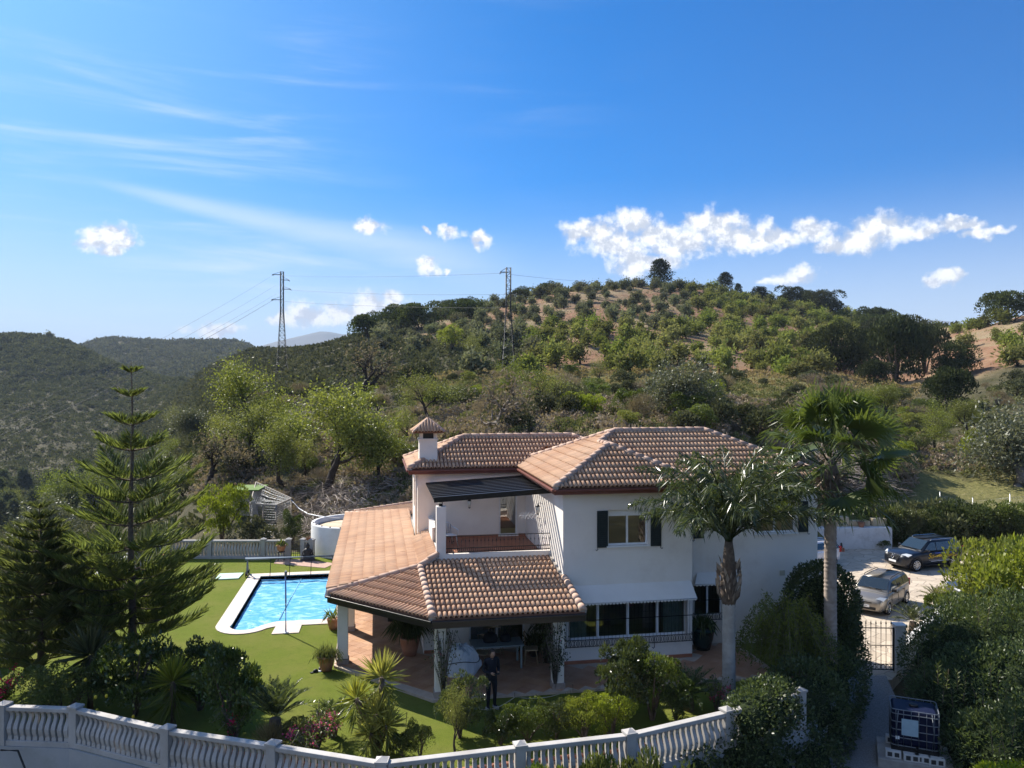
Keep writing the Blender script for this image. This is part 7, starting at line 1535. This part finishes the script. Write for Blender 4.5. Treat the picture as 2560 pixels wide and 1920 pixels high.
# ------------------------------------------------------------------ caged water container on blocks
def ibc():
    a = 1895; b0 = wpt(2284, 22.2, 0); zg = LV; base = Vector((b0.x, b0.y, zg)); an = R_(-33)-YAW+R_(10)
    sl = thing('concrete_slab', base, 'rough concrete slab under the caged tank', 'slab', None, an); CONC = mat('old_concrete', (.3, .28, .26), (.42, .4, .37), 3.0, .95, .5, 14)
    part('slab', MB().box((0, 0, .13), (1.9, 1.5, .3)), CONC, sl, .03)
    for i, (x, y, r) in enumerate(((-.55, -.52, 0), (-.1, -.58, .1), (.18, -.55, 0), (.52, -.58, .1), (.55, .45, 0), (-.5, .45, 0))):
        q = Matrix.Rotation(an, 4, 'Z') @ Vector((x, y, .28)); bl = thing('concrete_block', base+q, ['pale concrete block under the left corner of the caged tank', 'hollow concrete block under the front of the caged tank beside the left block', 'hollow concrete block under the middle of the caged tank', 'hollow pale block standing before the right front corner of the tank', 'concrete block under the rear right corner of the tank', 'concrete block under the rear left corner of the tank'][i], 'block', 'blocks under the caged tank', an+r)
        part('block', MB().box((0, 0, .1), (.4, .2, .2)), mat('white_block', (.55, .54, .53), (.63, .62, .6), 4.0, .9, .3), bl, .008)
        for s_ in (-.09, .09): part('hole', MB().box((s_, -.101, .1), (.12, .01, .12)), mat('block_hole', (.05, .05, .05)), bl, .01)
    o = base+Vector((0, 0, .48)); th = thing('caged_tank', o, 'dark blue water container in a steel cage on concrete blocks', 'water container', None, an); W, D, Hh = 1.2, 1.0, 1.0
    t = part('tank', MB().box((0, 0, .12+Hh/2), (W-.05, D-.05, Hh)), mat('dark_blue_plastic', (.006, .009, .03), (.009, .013, .04), 2.0, .55, spec=.15), th, .09, 4); part('lid', MB().lathe((0, 0, Hh+.11), [(.12, 0), (.12, .05), (.09, .06)], 14), BLKP, t)
    STEEL = mat('cage_steel', (.25, .27, .29), rough=.5, metal=.6); cor = .1
    def ringpts(z):
        P = []
        for cx_, cy_, a0 in ((W/2-cor, D/2-cor, 0), (-W/2+cor, D/2-cor, 90), (-W/2+cor, -D/2+cor, 180), (W/2-cor, -D/2+cor, 270)):
            for k in range(4): a_ = R_(a0+30*k); P.append((cx_+cor*math.cos(a_), cy_+cor*math.sin(a_), z))
        return P+[P[0]]
    for z in (.14, .36, .58, .8, 1.02, 1.14): part('cage_ring', MB().tube(ringpts(z), .013, 6, cap=False), STEEL, th)
    for i in range(6):
        x = -W/2+.12+(W-.24)*i/5; part('cage_bar', MB().tube([(x, -D/2-.008, .12), (x, -D/2-.008, 1.14)], .011, 5), STEEL, th); part('cage_bar', MB().tube([(x, D/2+.008, .12), (x, D/2+.008, 1.14)], .011, 5), STEEL, th)
    for i in range(5):
        y = -D/2+.12+(D-.24)*i/4; part('cage_bar', MB().tube([(W/2+.008, y, .12), (W/2+.008, y, 1.14)], .011, 5), STEEL, th); part('cage_bar', MB().tube([(-W/2-.008, y, .12), (-W/2-.008, y, 1.14)], .011, 5), STEEL, th)
    for s_ in (-.42, .42): part('bent_tube', MB().tube([(s_, -D/2-.02, .12), (s_*1.12, -D/2-.035, .6), (s_, -D/2-.02, 1.12)], .013, 5), STEEL, th)
    part('label_plate', MB().box((-.13, -D/2-.02, .68), (.42, .006, .46)), mat('pale_blue_plate', (.32, .45, .52), (.4, .52, .58), 6.0, .6), th); part('small_sign', MB().box((-.44, -D/2-.022, .36), (.1, .006, .09)), PLATE, th)
    part('pallet', MB().box((0, 0, .05), (W, D, .1)), BLKP, th); part('valve', MB().tube([(.05, -D/2+.02, .14), (.05, -D/2-.12, .12)], .04, 8), BLKP, th)
ibc()
# ------------------------------------------------------------------ pool things
def reel():
    a, b = wpt(628, 38.4, .0), Vector((-.9, 39.3, 0)); z = .82; a = Vector((-6.1, 39.25, 0)); th = thing('cover_reel', a, 'pool cover reel, long grey tube on wheeled stands at the far pool end', 'pool reel')
    part('tube', MB().tube([a+Vector((-.1, 0, z)), b+Vector((.1, 0, z))], .075, 10), mat('grey_tube', (.16, .2, .26), rough=.8, spec=.05), th)
    for e in (a, b):
        part('stand', MB().bar(e+Vector((0, -.25, .12)), e+Vector((0, 0, z)), .05, .05).bar(e+Vector((0, .25, .12)), e+Vector((0, 0, z)), .05, .05), mat('grey_stand', (.2, .21, .23)), th)
        for s_ in (-.27, .27):
            w = part('wheel', MB().tube([e+Vector((-.05, s_, .14)), e+Vector((.05, s_, .14))], .14, 14), RUB, th); part('hub', MB().tube([e+Vector((-.055, s_, .14)), e+Vector((.055, s_, .14))], .06, 10), WFRAME, w)
    for x in (-5.0, -4.1, -3.1, -2.1): part('strap', MB().bar((x, 39.2, z), (x, 38.72, -.1), .03, .012, (0, 1, .5)), BLKP, th)
    part('leading_edge', MB().tube([(-5.4, 38.68, -.1), (-1.65, 38.68, -.1)], .03, 6), TILEB, th)
reel()
pb = G(714.5, 1583.5); sp = thing('pool_shower', pb+Vector((0, 0, .028)), 'tall thin blue pool shower pole on its pale pad', 'shower'); BLUEP = mat('blue_pole', (.12, .2, .5), rough=.3)
part('pole', MB().tube([pb+Vector((0, 0, .02)), pb+Vector((0, 0, 1.2)), pb+Vector((-.01, 0, 2.2))], [.032, .03, .024], 8), BLUEP, sp); part('base_plate', MB().lathe(pb, [(.11, .028), (.1, .05)], 12), WFRAME, sp); part('shower_head', MB().box(pb+Vector((0, 0, 2.22)), (.09, .12, .2)), mat('grey_head', (.25, .27, .3)), sp, .02); part('tap', MB().tube([pb+Vector((0, -.02, 1.1)), pb+Vector((0, -.09, 1.1))], .02, 6), WFRAME, sp)
mp = [G(535, 1451), G(596, 1448), G(609, 1434), G(550, 1436)]; o = part('pool_mat', MB().prism([p.xy for p in mp], .004, .05), mat('pale_green_mat', (.42, .58, .48), (.47, .63, .53), 3.0, .7)); tag(o, 'pale green rectangular mat lying on the lawn by the pool', 'mat')
# statue by the gate
b = wpt(769, 40.9, 0); sb = thing('seated_statue', b, 'dark seated garden statue by the round tank', 'statue'); STO = mat('dark_statue', (.03, .03, .033), (.05, .05, .055), 8.0, .6)
part('body', MB().lathe(b, [(.3, 0), (.34, .06), (.32, .16), (.2, .24), (.18, .36), (.22, .52), (.19, .6), (.08, .66)], 14, sy=.75), STO, sb); hd_ = part('head', MB().lathe(b+Vector((0, 0, .64)), [(.06, 0), (.1, .07), (.11, .14), (.09, .21), (.05, .25), (.04, .3), (.005, .33)], 12), STO, sb)
for s_ in (-1, 1): part('arm', MB().tube([b+Vector((s_*.2, -.02, .56)), b+Vector((s_*.27, -.08, .34)), b+Vector((s_*.08, -.2, .22))], [.06, .055, .04], 7), STO, sb); part('knee', MB().lathe(b+Vector((s_*.24, -.1, .0)), [(.12, 0), (.14, .07), (.1, .14), (.01, .17)], 9), STO, sb)
# shoes on the lawn
for i, (x, y) in enumerate(((786, 1681), (800, 1676))):
    p = G(x, y); sh = thing('shoe', p, ['black slipper lying tilted on the grass by the big pot', 'black slipper touching the big terracotta pot'][i], 'shoe', None, .6+i); part('sole', MB().prism([(-.14, -.04), (-.05, -.045), (.1, -.05), (.14, 0), (.1, .05), (-.05, .045), (-.14, .04)], 0, .03), WFRAME if i else BLKP, sh); part('upper', MB().lathe((.04, 0, .03), [(.055, 0), (.05, .03), (.03, .06)], 10, sx=1.7), BLKP, sh)
# ------------------------------------------------------------------ porch furniture
PZ = .085; WOODL = mat('pale_chair_wood', (.42, .3, .17), (.5, .37, .22), 6.0, .55); GRT = mat('grey_table_top', (.22, .27, .28), (.28, .33, .33), 3.0, .4)
tc_ = G(1245, 1672, PZ)+Vector((0, .3, 0)); tb_ = thing('garden_table', tc_, 'long grey porch table holding dark bags', 'table'); part('table_top', MB().box(tc_+Vector((0, 0, .74)), (1.7, .85, .05)), GRT, tb_, .02)
for i in (-1, 1):
    for j in (-1, 1): part('leg', MB().box(tc_+Vector((i*.75, j*.36, .36)), (.06, .06, .72)), GRT, tb_)
def chair(p, rz, label, m=WOODL, kind='wood', group=None):
    th = thing('chair', p, label, 'chair', group, rz); part('seat', MB().prism([(-.22, -.22), (.22, -.22), (.24, .2), (-.24, .2)], .43, .47), m, th, .01)
    for i in (-1, 1):
        for j in (-1, 1): part('leg', MB().tube([(i*.17, j*.16, .44), (i*.23, j*.22, 0)], [.02, .017], 7), m, th)
    for j in (-1, 1): part('stretcher', MB().tube([(-.2, j*.19, .18), (.2, j*.19, .18)], .011, 6), m, th)
    part('back_rail', MB().tube([(-.22, .2, .92), (-.1, .24, .95), (.1, .24, .95), (.22, .2, .92)], .028, 7), m, th)
    for i in range(5): part('spindle', MB().tube([(-.18+.09*i, .19, .46), (-.2+.1*i, .225, .93)], .009, 5), m, th)
    return th
chair(G(1285, 1690, PZ)+Vector((0, .1, 0)), 0, 'pale wooden spindle chair in front of the porch table'); chair(G(1212, 1668, PZ)+Vector((-.1, .1, 0)), -.5, 'pale wooden spindle chair at the left end of the porch table'); chair(G(1320, 1655, PZ)+Vector((.1, 0, 0)), 1.4, 'pale wooden spindle chair at the right end of the porch table'); chair(tc_+Vector((.1, .75, 0)), 0.1, 'wooden chair behind the porch table against the door')
BAGM = mat('dark_bag', (.012, .012, .014), (.02, .02, .022), 6.0, .7, .4, 20)
for dx, s_, lab in ((-.2, .22, 'upright dark bag on the porch table'), (.3, .17, 'low dark bag on the porch table')):
    q = tc_+Vector((dx, .05, .765)); bg = thing('bag', q, lab, 'bag'); part('bag_body', MB().lathe(q, [(s_, 0), (s_*1.15, s_*.5), (s_*.95, s_*1.1), (s_*.4, s_*1.4)], 10, sy=.7), BAGM, bg); part('handle', MB().tube([q+Vector((-.08, 0, s_*1.3)), q+Vector((0, 0, s_*1.3+.12)), q+Vector((.08, 0, s_*1.3))], .012, 5), BAGM, bg)
# bundle under a white sheet beside the front pillar
bq = G(1152, 1682, PZ); cb = thing('covered_bundle', bq, 'bundle wrapped in white plastic sheeting beside the front pillar', 'bundle'); xs_ = np.linspace(0, 2*math.pi, 40, endpoint=False); P = []
rr_ = np.random.default_rng(5)
for k, (r, z) in enumerate(((.52, 0), (.55, .15), (.53, .4), (.5, .62), (.42, .78), (.25, .86), (.02, .88))): P.append([(bq.x+(r+.035*math.sin(a*7+k*1.3)+.03*math.sin(a*3+k)+rr_.normal()*.03)*math.cos(a)*1.05, bq.y+(r+.035*math.sin(a*5+k))*math.sin(a)*.8, bq.z+max(0, z+.03*math.sin(a*4+k*2)+(rr_.normal()*.03 if k else 0))) for a in xs_])
mb = MB(); V = [p for row in P for p in row]; n = len(xs_); mb.add(V, [(i*n+j, i*n+(j+1) % n, (i+1)*n+(j+1) % n, (i+1)*n+j) for i in range(len(P)-1) for j in range(n)], False); part('sheet', mb, mat('white_plastic_sheet', (.68, .72, .76), (.76, .79, .82), 4.0, .35), cb)
part('tie_cord', MB().tube([(bq.x+.57*math.cos(a)*1.05, bq.y+.57*math.sin(a)*.82, bq.z+.45+.05*math.sin(3*a)) for a in np.linspace(0, 2*math.pi, 30)], .012, 4, cap=False), BAGM, cb)
# dark cabinet in the shade of the side porch
kb_ = Vector((.95, 31.2, PZ)); kc = thing('dark_cabinet', kb_, 'dark barbecue cabinet in the shade under the side porch', 'cabinet'); part('cabinet', MB().box(kb_+Vector((0, 0, .5)), (1.0, 1.5, 1.0)), BAGM, kc, .03); part('top', MB().box(kb_+Vector((0, 0, 1.03)), (1.06, 1.56, .06)), DARKG, kc)
# plants hanging in the porch at right
pot(G(1335, 1640, PZ), .2, .4, 'dark pot with a spiky dracaena by the porch door', tuft(150, .6, .04, F_DARK, 1.5, 9, (.1, 1.5)), DARKG); pot(G(1372, 1655, PZ)+Vector((0, 0, 0)), .25, 1.3, 'tall dark planter with spiky leaves beside the right porch pillar', tuft(170, .62, .05, F_DARK, 1.4, 10, (-.2, 1.5)), DARKG)
# white plastic armchair and wall drying rack on the balcony
pc = onY(1130, 1372, 30.2); pc.z = 3.06; pc = Vector((2.75, 29.9, 3.06)); wc = thing('plastic_armchair', pc, 'white plastic armchair on the balcony', 'chair', None, .35); PLW = mat('white_plastic', (.75, .76, .78), rough=.35)
part('seat', MB().prism([(-.24, -.24), (.24, -.24), (.22, .22), (-.22, .22)], .4, .43), PLW, wc, .015)
for i in (-1, 1):
    for j in (-1, 1): part('leg', MB().tube([(i*.22, j*.2, .41), (i*.27, j*.26, 0)], [.03, .022], 6), PLW, wc)
    part('armrest', MB().tube([(i*.27, -.24, .41), (i*.29, -.24, .62), (i*.29, .1, .65), (i*.24, .26, .68)], .026, 6), PLW, wc)
for k in range(5): x = -.18+.09*k; part('back_slat', MB().tube([(x, .22, .42), (x*1.1, .28, .8-.02*abs(k-2))], .026, 5), PLW, wc)
part('back_rim', MB().tube([(-.24, .24, .44), (-.26, .28, .7), (-.14, .31, .84), (.14, .31, .84), (.26, .28, .7), (.24, .24, .44)], .025, 6), PLW, wc)
q = onX(1345, 1312, LX); q = Vector((5.96, 28.4, 4.25)); dr = thing('drying_rack', q, 'white folding drying rack fixed to the balcony wall', 'drying rack')
for zz in (0, .22):
    for k in range(5): a_ = q+Vector((-.13*k, zz*2, 0)); part('scissor_arm', MB().bar(a_, a_+Vector((-.13, 0, .2)), .014, .018), PLW, dr); part('scissor_arm', MB().bar(a_+Vector((0, .02, .2)), a_+Vector((-.13, .02, 0)), .014, .018), PLW, dr)
for k in range(6): part('rod', MB().tube([q+Vector((-.13*k, 0, .1)), q+Vector((-.13*k, .46, .1))], .01, 5), PLW, dr)
# ------------------------------------------------------------------ net fence on the lawn and garden canes
NETM = mat('green_net', (.03, .05, .03), rough=.9); nf = thing('net_fence', G(1288, 1760), 'sagging dark green garden net on thin canes before the porch', 'net fence')
np_ = [G(x, y) for x, y in ((1190, 1795), (1287, 1792), (1432, 1765), (1500, 1752))]; hts = [.25, .55, .5, .45]
for p, h in zip(np_, hts): part('cane', MB().tube([p, p+Vector((0, 0, h+.12))], .01, 5), BARKB, nf)
mb = MB(); ROPE = mat('pale_rope', (.4, .38, .3)); rope = MB()
for (a, ha), (b, hb) in zip(zip(np_[:-1], hts[:-1]), zip(np_[1:], hts[1:])):
    pts = [a+(b-a)*t+Vector((0, 0, ha+(hb-ha)*t-.14*math.sin(math.pi*t))) for t in np.linspace(0, 1, 9)]; rope.tube(pts, .012, 5, cap=False)
    for k in range(24):
        t = k/23; p = a+(b-a)*t; h = ha+(hb-ha)*t-.14*math.sin(math.pi*t); mb.tube([p+Vector((0, 0, .0)), p+Vector((0, 0, h))], .004, 3, cap=False)
    for f_ in (.15, .35, .55, .75): mb.tube([a+(b-a)*t+Vector((0, 0, f_*(ha+(hb-ha)*t-.14*math.sin(math.pi*t)))) for t in np.linspace(0, 1, 9)], .004, 3, cap=False)
part('net', mb, NETM, nf); part('rope', rope, ROPE, nf)
for x, y, h, lab in ((793, 1855, 1.1, 'thin dark cane standing behind the bougainvillea'), (1012, 1875, .95, 'thin leaning cane right of the variegated yucca')):
    p = G(x, y); o = thing('garden_cane', p, lab, 'cane'); part('cane', MB().tube([p, p+Vector((.05, 0, h))], .012, 6), BARK, o)
# ------------------------------------------------------------------ person standing on the lawn, looking at something held in the hands
def person():
    b = G(1228, 1772); th = thing('person', b, 'person in dark clothes standing before the porch, looking at a small device', 'person', None, -1.2); H = 1.72
    J = {'pelvis': (0, 0, .93), 'spine': (.0, 0, 1.12), 'chest': (.02, 0, 1.32), 'neck': (.03, 0, 1.47), 'hipl': (0, .1, .9), 'kneel': (.02, .11, .49), 'ankl': (-.02, .12, .09), 'toel': (.15, .14, .04), 'hipr': (0, -.1, .9), 'kneer': (.04, -.11, .49), 'ankr': (.02, -.12, .09), 'toer': (.19, -.14, .04),
         'shl': (.02, .19, 1.4), 'ell': (-.02, .25, 1.12), 'wrl': (.2, .12, 1.08), 'shr': (.02, -.19, 1.4), 'elr': (-.02, -.25, 1.12), 'wrr': (.2, -.12, 1.08)}
    Rr = {'pelvis': .15, 'spine': .135, 'chest': .15, 'neck': .06, 'hipl': .1, 'kneel': .065, 'ankl': .045, 'toel': .035, 'hipr': .1, 'kneer': .065, 'ankr': .045, 'toer': .035, 'shl': .075, 'ell': .05, 'wrl': .032, 'shr': .075, 'elr': .05, 'wrr': .032}
    E = [('pelvis', 'spine'), ('spine', 'chest'), ('chest', 'neck'), ('pelvis', 'hipl'), ('hipl', 'kneel'), ('kneel', 'ankl'), ('ankl', 'toel'), ('pelvis', 'hipr'), ('hipr', 'kneer'), ('kneer', 'ankr'), ('ankr', 'toer'), ('chest', 'shl'), ('shl', 'ell'), ('ell', 'wrl'), ('chest', 'shr'), ('shr', 'elr'), ('elr', 'wrr')]
    def skin(nm, J, Rr, E, root, m, sub=2):
        ks = list(J); me = bpy.data.meshes.new(nm); me.from_pydata([J[k] for k in ks], [(ks.index(a), ks.index(c)) for a, c in E], []); o = bpy.data.objects.new(nm, me); link(o, th)
        sk = o.modifiers.new('skin', 'SKIN'); sl = me.skin_vertices[0].data
        for i, k in enumerate(ks): r_ = Rr[k]; sl[i].radius = (r_, r_*(1.0)) ; sl[i].use_root = (k == root)
        s = o.modifiers.new('sub', 'SUBSURF'); s.levels = s.render_levels = sub; me.materials.append(m); bpy.context.view_layer.update()
        m2 = bpy.data.meshes.new_from_object(o.evaluated_get(bpy.context.evaluated_depsgraph_get())); o.modifiers.clear(); o.data = m2
        m2.materials.clear(); m2.materials.append(m); m2.polygons.foreach_set('use_smooth', [True]*len(m2.polygons)); return o
    CL = mat('dark_clothes', (.012, .013, .018), (.018, .02, .028), 6.0, .9); SKN = mat('skin', (.4, .24, .17), rough=.55); HAIR = mat('dark_hair', (.02, .014, .01), rough=.6); SHOE = mat('grey_trainers', (.3, .31, .33), rough=.7)
    skin('body', J, Rr, E, 'pelvis', CL)
    hc = (.06, 0, 1.6); mb = MB(); V = []; nu, nv = 16, 12
    for i in range(nv+1):
        ph = math.pi*i/nv
        for j in range(nu):
            a = 2*math.pi*j/nu; x, y, z = math.sin(ph)*math.cos(a), math.sin(ph)*math.sin(a), math.cos(ph); f = 1+(.1*max(0, math.cos(a))**6*math.exp(-((z+.12)/.18)**2)); jw = 1-.25*max(0, -z)
            V.append((hc[0]+x*.098*f*jw+.02*max(0, -z), hc[1]+y*.077*jw, hc[2]+z*.118))
    mb.add(V, [(i*nu+j, (i+1)*nu+j, (i+1)*nu+(j+1) % nu, i*nu+(j+1) % nu) for i in range(nv) for j in range(nu)], True); head = part('head', mb, SKN, th); head.location = (0, 0, 0)
    part('neck_skin', MB().tube([(.03, 0, 1.44), (.045, 0, 1.54)], [.055, .052], 10), SKN, th)
    for s_ in (-1, 1):
        part('eye', MB().lathe((.148, s_*.03, 1.61), [(.004, -.008), (.011, 0), (.004, .008)], 8), HAIR, head); part('ear', MB().lathe((.055, s_*.078, 1.58), [(.006, 0), (.016, .02), (.018, .04), (.006, .06)], 7, sy=.5), SKN, head)
    part('mouth', MB().box((.15, 0, 1.545), (.012, .045, .008)), mat('lips', (.3, .12, .1)), head)
    hb = MB(); V = []
    for i in range(8):
        ph = math.pi*.58*i/7
        for j in range(16): a = 2*math.pi*j/16; lim = ph*(.62 if math.cos(a) > .45 else 1.0); V.append((hc[0]-.008+math.sin(lim)*math.cos(a)*.108, hc[1]+math.sin(lim)*math.sin(a)*.088, hc[2]+.012+math.cos(lim)*.122))
    hb.add(V, [(i*16+j, (i+1)*16+j, (i+1)*16+(j+1) % 16, i*16+(j+1) % 16) for i in range(7) for j in range(16)], True); part('hair', hb, HAIR, th)
    for s_, wr_ in ((1, J['wrl']), (-1, J['wrr'])):
        w = Vector(wr_); d = nrm(Vector((1, -s_*.55, .05))); sd2 = Vector((0, s_, 0)); JJ = {'w': tuple(w), 'p': tuple(w+d*.07)}; RR = {'w': .024, 'p': .03}; EE = [('w', 'p')]
        for k in range(4):
            o_ = d*.07+Vector((0, 0, .032-.02*k)); q1 = w+o_+d*.035; q2 = q1+nrm(d+Vector((0, -s_*.9, 0)))*.03; JJ.update({f'a{k}': tuple(w+o_), f'b{k}': tuple(q1), f'c{k}': tuple(q2)}); RR.update({f'a{k}': .009, f'b{k}': .0085, f'c{k}': .007}); EE += [('p', f'a{k}'), (f'a{k}', f'b{k}'), (f'b{k}', f'c{k}')]
        JJ.update({'t1': tuple(w+d*.03+Vector((0, 0, .035))), 't2': tuple(w+d*.06+Vector((0, -s_*.01, .055)))}); RR.update({'t1': .01, 't2': .008}); EE += [('w', 't1'), ('t1', 't2')]
        skin('hand', JJ, RR, EE, 'w', SKN, 1)
        fx_, fy_ = (.05, .13) if s_ > 0 else (.09, -.13); part('shoe', MB().prism([(fx_-.13, fy_-.045), (fx_+.05, fy_-.05), (fx_+.15, fy_-.02), (fx_+.15, fy_+.02), (fx_+.05, fy_+.05), (fx_-.13, fy_+.045)], 0, .085), SHOE, th, .025, 3)
    ph = thing('handheld_controller', b+Vector((0, 0, 1.08)), 'small dark handheld device held by the standing person', 'controller', None, -1.2); part('device', MB().box((.3, 0, .01), (.1, .16, .03)), BLKP, ph, .01); part('screen', MB().box((.31, 0, .03), (.07, .12, .006)), CGLASS, ph)
person()
# ------------------------------------------------------------------ pylons and cables
PYL = mat('pylon_steel', (.035, .04, .042), (.06, .065, .065), 2.0, .6, metal=.3)
def pylon(p, H, w0, label, rz, arms):
    th = thing('lattice_pylon', p, label, 'pylon', 'lattice pylons', rz); ORG[th.name] = Vector((0, 0, 0)); wt = .38; hb = H*.62
    def hwid(z): return w0+(wt-w0)*min(1, z/hb)
    for i in (-1, 1):
        for j in (-1, 1): part('leg', MB().tube([(i*hwid(0), j*hwid(0), -1.5), (i*hwid(hb), j*hwid(hb), hb), (i*wt, j*wt, H)], .085, 4), PYL, th)
    z = 0; k = 0; mb = MB()
    while z < H-.4:
        st = max(.75, hwid(z)*1.55); z2 = min(H, z+st); a, b = hwid(z), hwid(z2)
        for (ax, s) in ((0, 1), (0, -1), (1, 1), (1, -1)):
            P = lambda u, v, zz: (u*(a if zz == z else b), v*(a if zz == z else b), zz)
            p0, p1 = ((-1, s), (1, s)) if ax == 0 else ((s, -1), (s, 1))
            if k % 2: p0, p1 = p1, p0
            mb.tube([P(*p0, z), P(*p1, z2)], .05, 3, cap=False)
            if z < hb: mb.tube([P(*p1, z), P(*p0, z2)], .045, 3, cap=False)
            mb.tube([P(*p0, z2), P(*p1, z2)], .04, 3, cap=False)
        z = z2; k += 1
    part('bracing', mb, PYL, th); ends = []
    for (z, L, sgn) in arms:
        part('cross_arm', MB().bar((0, 0, z), (sgn*L, 0, z), .16, .16).bar((sgn*wt, 0, z+.7), (sgn*L, 0, z+.08), .07, .07), PYL, th)
        for s_ in (-.4, .4): part('insulator', MB().lathe((sgn*L, s_, z-.12), [(.05, -.1), (.11, 0), (.05, .1)], 8).tube([(sgn*L, 0, z), (sgn*L+.0, s_*2.2, z-.25)], .06, 6), mat('insulator_glass', (.1, .09, .08), rough=.3), th)
        ends.append(Matrix.Rotation(rz, 4, 'Z') @ Vector((sgn*L, 0, z-.2))+Vector(p))
    return ends
d1, d2 = 205, 135; a = at(705, d1); b = at(1271, d2)
H1 = CZ+(960-679)/FPX*d1-a.z; H2 = CZ+(960-669)/FPX*d2-b.z
e1 = pylon(a, H1, 1.35, 'dark lattice pylon on the left flank, with wires fanning down to the valley', -YAW+.1, [(H1-.8, 2.4, -1), (H1-4.6, 2.2, 1), (H1-7.4, 2.6, -1), (H1-2.2, 1.8, 1)])
e2 = pylon(b, H2, 1.25, 'dark lattice pylon on the hillside above the villa chimney', -YAW+.1, [(H2-.8, 1.4, -1), (H2-4.4, 1.4, 1), (H2-6.8, 1.4, -1)])
CAB = mat('power_cable', (.06, .062, .065), rough=.6)
def cable(p, q, sag, r, label):
    p, q = Vector(p), Vector(q); o = part('power_cable', MB().tube([p+(q-p)*t-Vector((0, 0, sag*4*t*(1-t))) for t in np.linspace(0, 1, 26)], r, 4, cap=False), CAB); return tag(o, label, 'cable', 'power cables')
nm_ = ('highest', 'middle', 'lowest')
for k in range(3): cable(e1[k], e2[k], .5, .022, f'{nm_[k]} of the three cables strung between the two pylons')
for k, (x, y) in enumerate(((1560, 706), (1420, 748), (1390, 778))): cable(e2[k], wpt(x, 330, CZ+(960-y)/FPX*330), .6, .022, f'{nm_[k]} cable leaving the hillside pylon over the hilltop')
for k, (x0, y0, x1, y1) in enumerate(((675, 690, 0, 1040), (690, 713, 0, 1060), (690, 735, 0, 1075), (672, 755, 0, 1088), (700, 740, 40, 1070))):
    src = e1[0] if k == 0 else (e1[2] if k == 3 else wpt(x0, d1, CZ+(960-y0)/FPX*d1)); cable(src, wpt(x1-200, 95, CZ+(960-y1-104)/FPX*95), 1.2, .02, f'{("first", "second", "third", "fourth", "fifth")[k]} cable from the top of the left pylon down across the valley')
# ------------------------------------------------------------------ aerial haze: one even box of air round everything
hz = MB().box2((-26000, -26000, -120), (26000, 26000, 540)); ho = part('haze', hz, mat('haze_placeholder', (1, 1, 1)), None); tag(ho, kind='stuff')
hm = bpy.data.materials.new('haze_air'); hm.use_nodes = True; N = NT(hm.node_tree); out = N.new('ShaderNodeOutputMaterial')
pv = N.new('ShaderNodeVolumePrincipled', {'Color': (.62, .76, 1.0, 1), 'Density': .0001, 'Anisotropy': .0}); hm.node_tree.links.new(pv.outputs[0], out.inputs['Volume'])
ho.data.materials.clear(); ho.data.materials.append(hm)
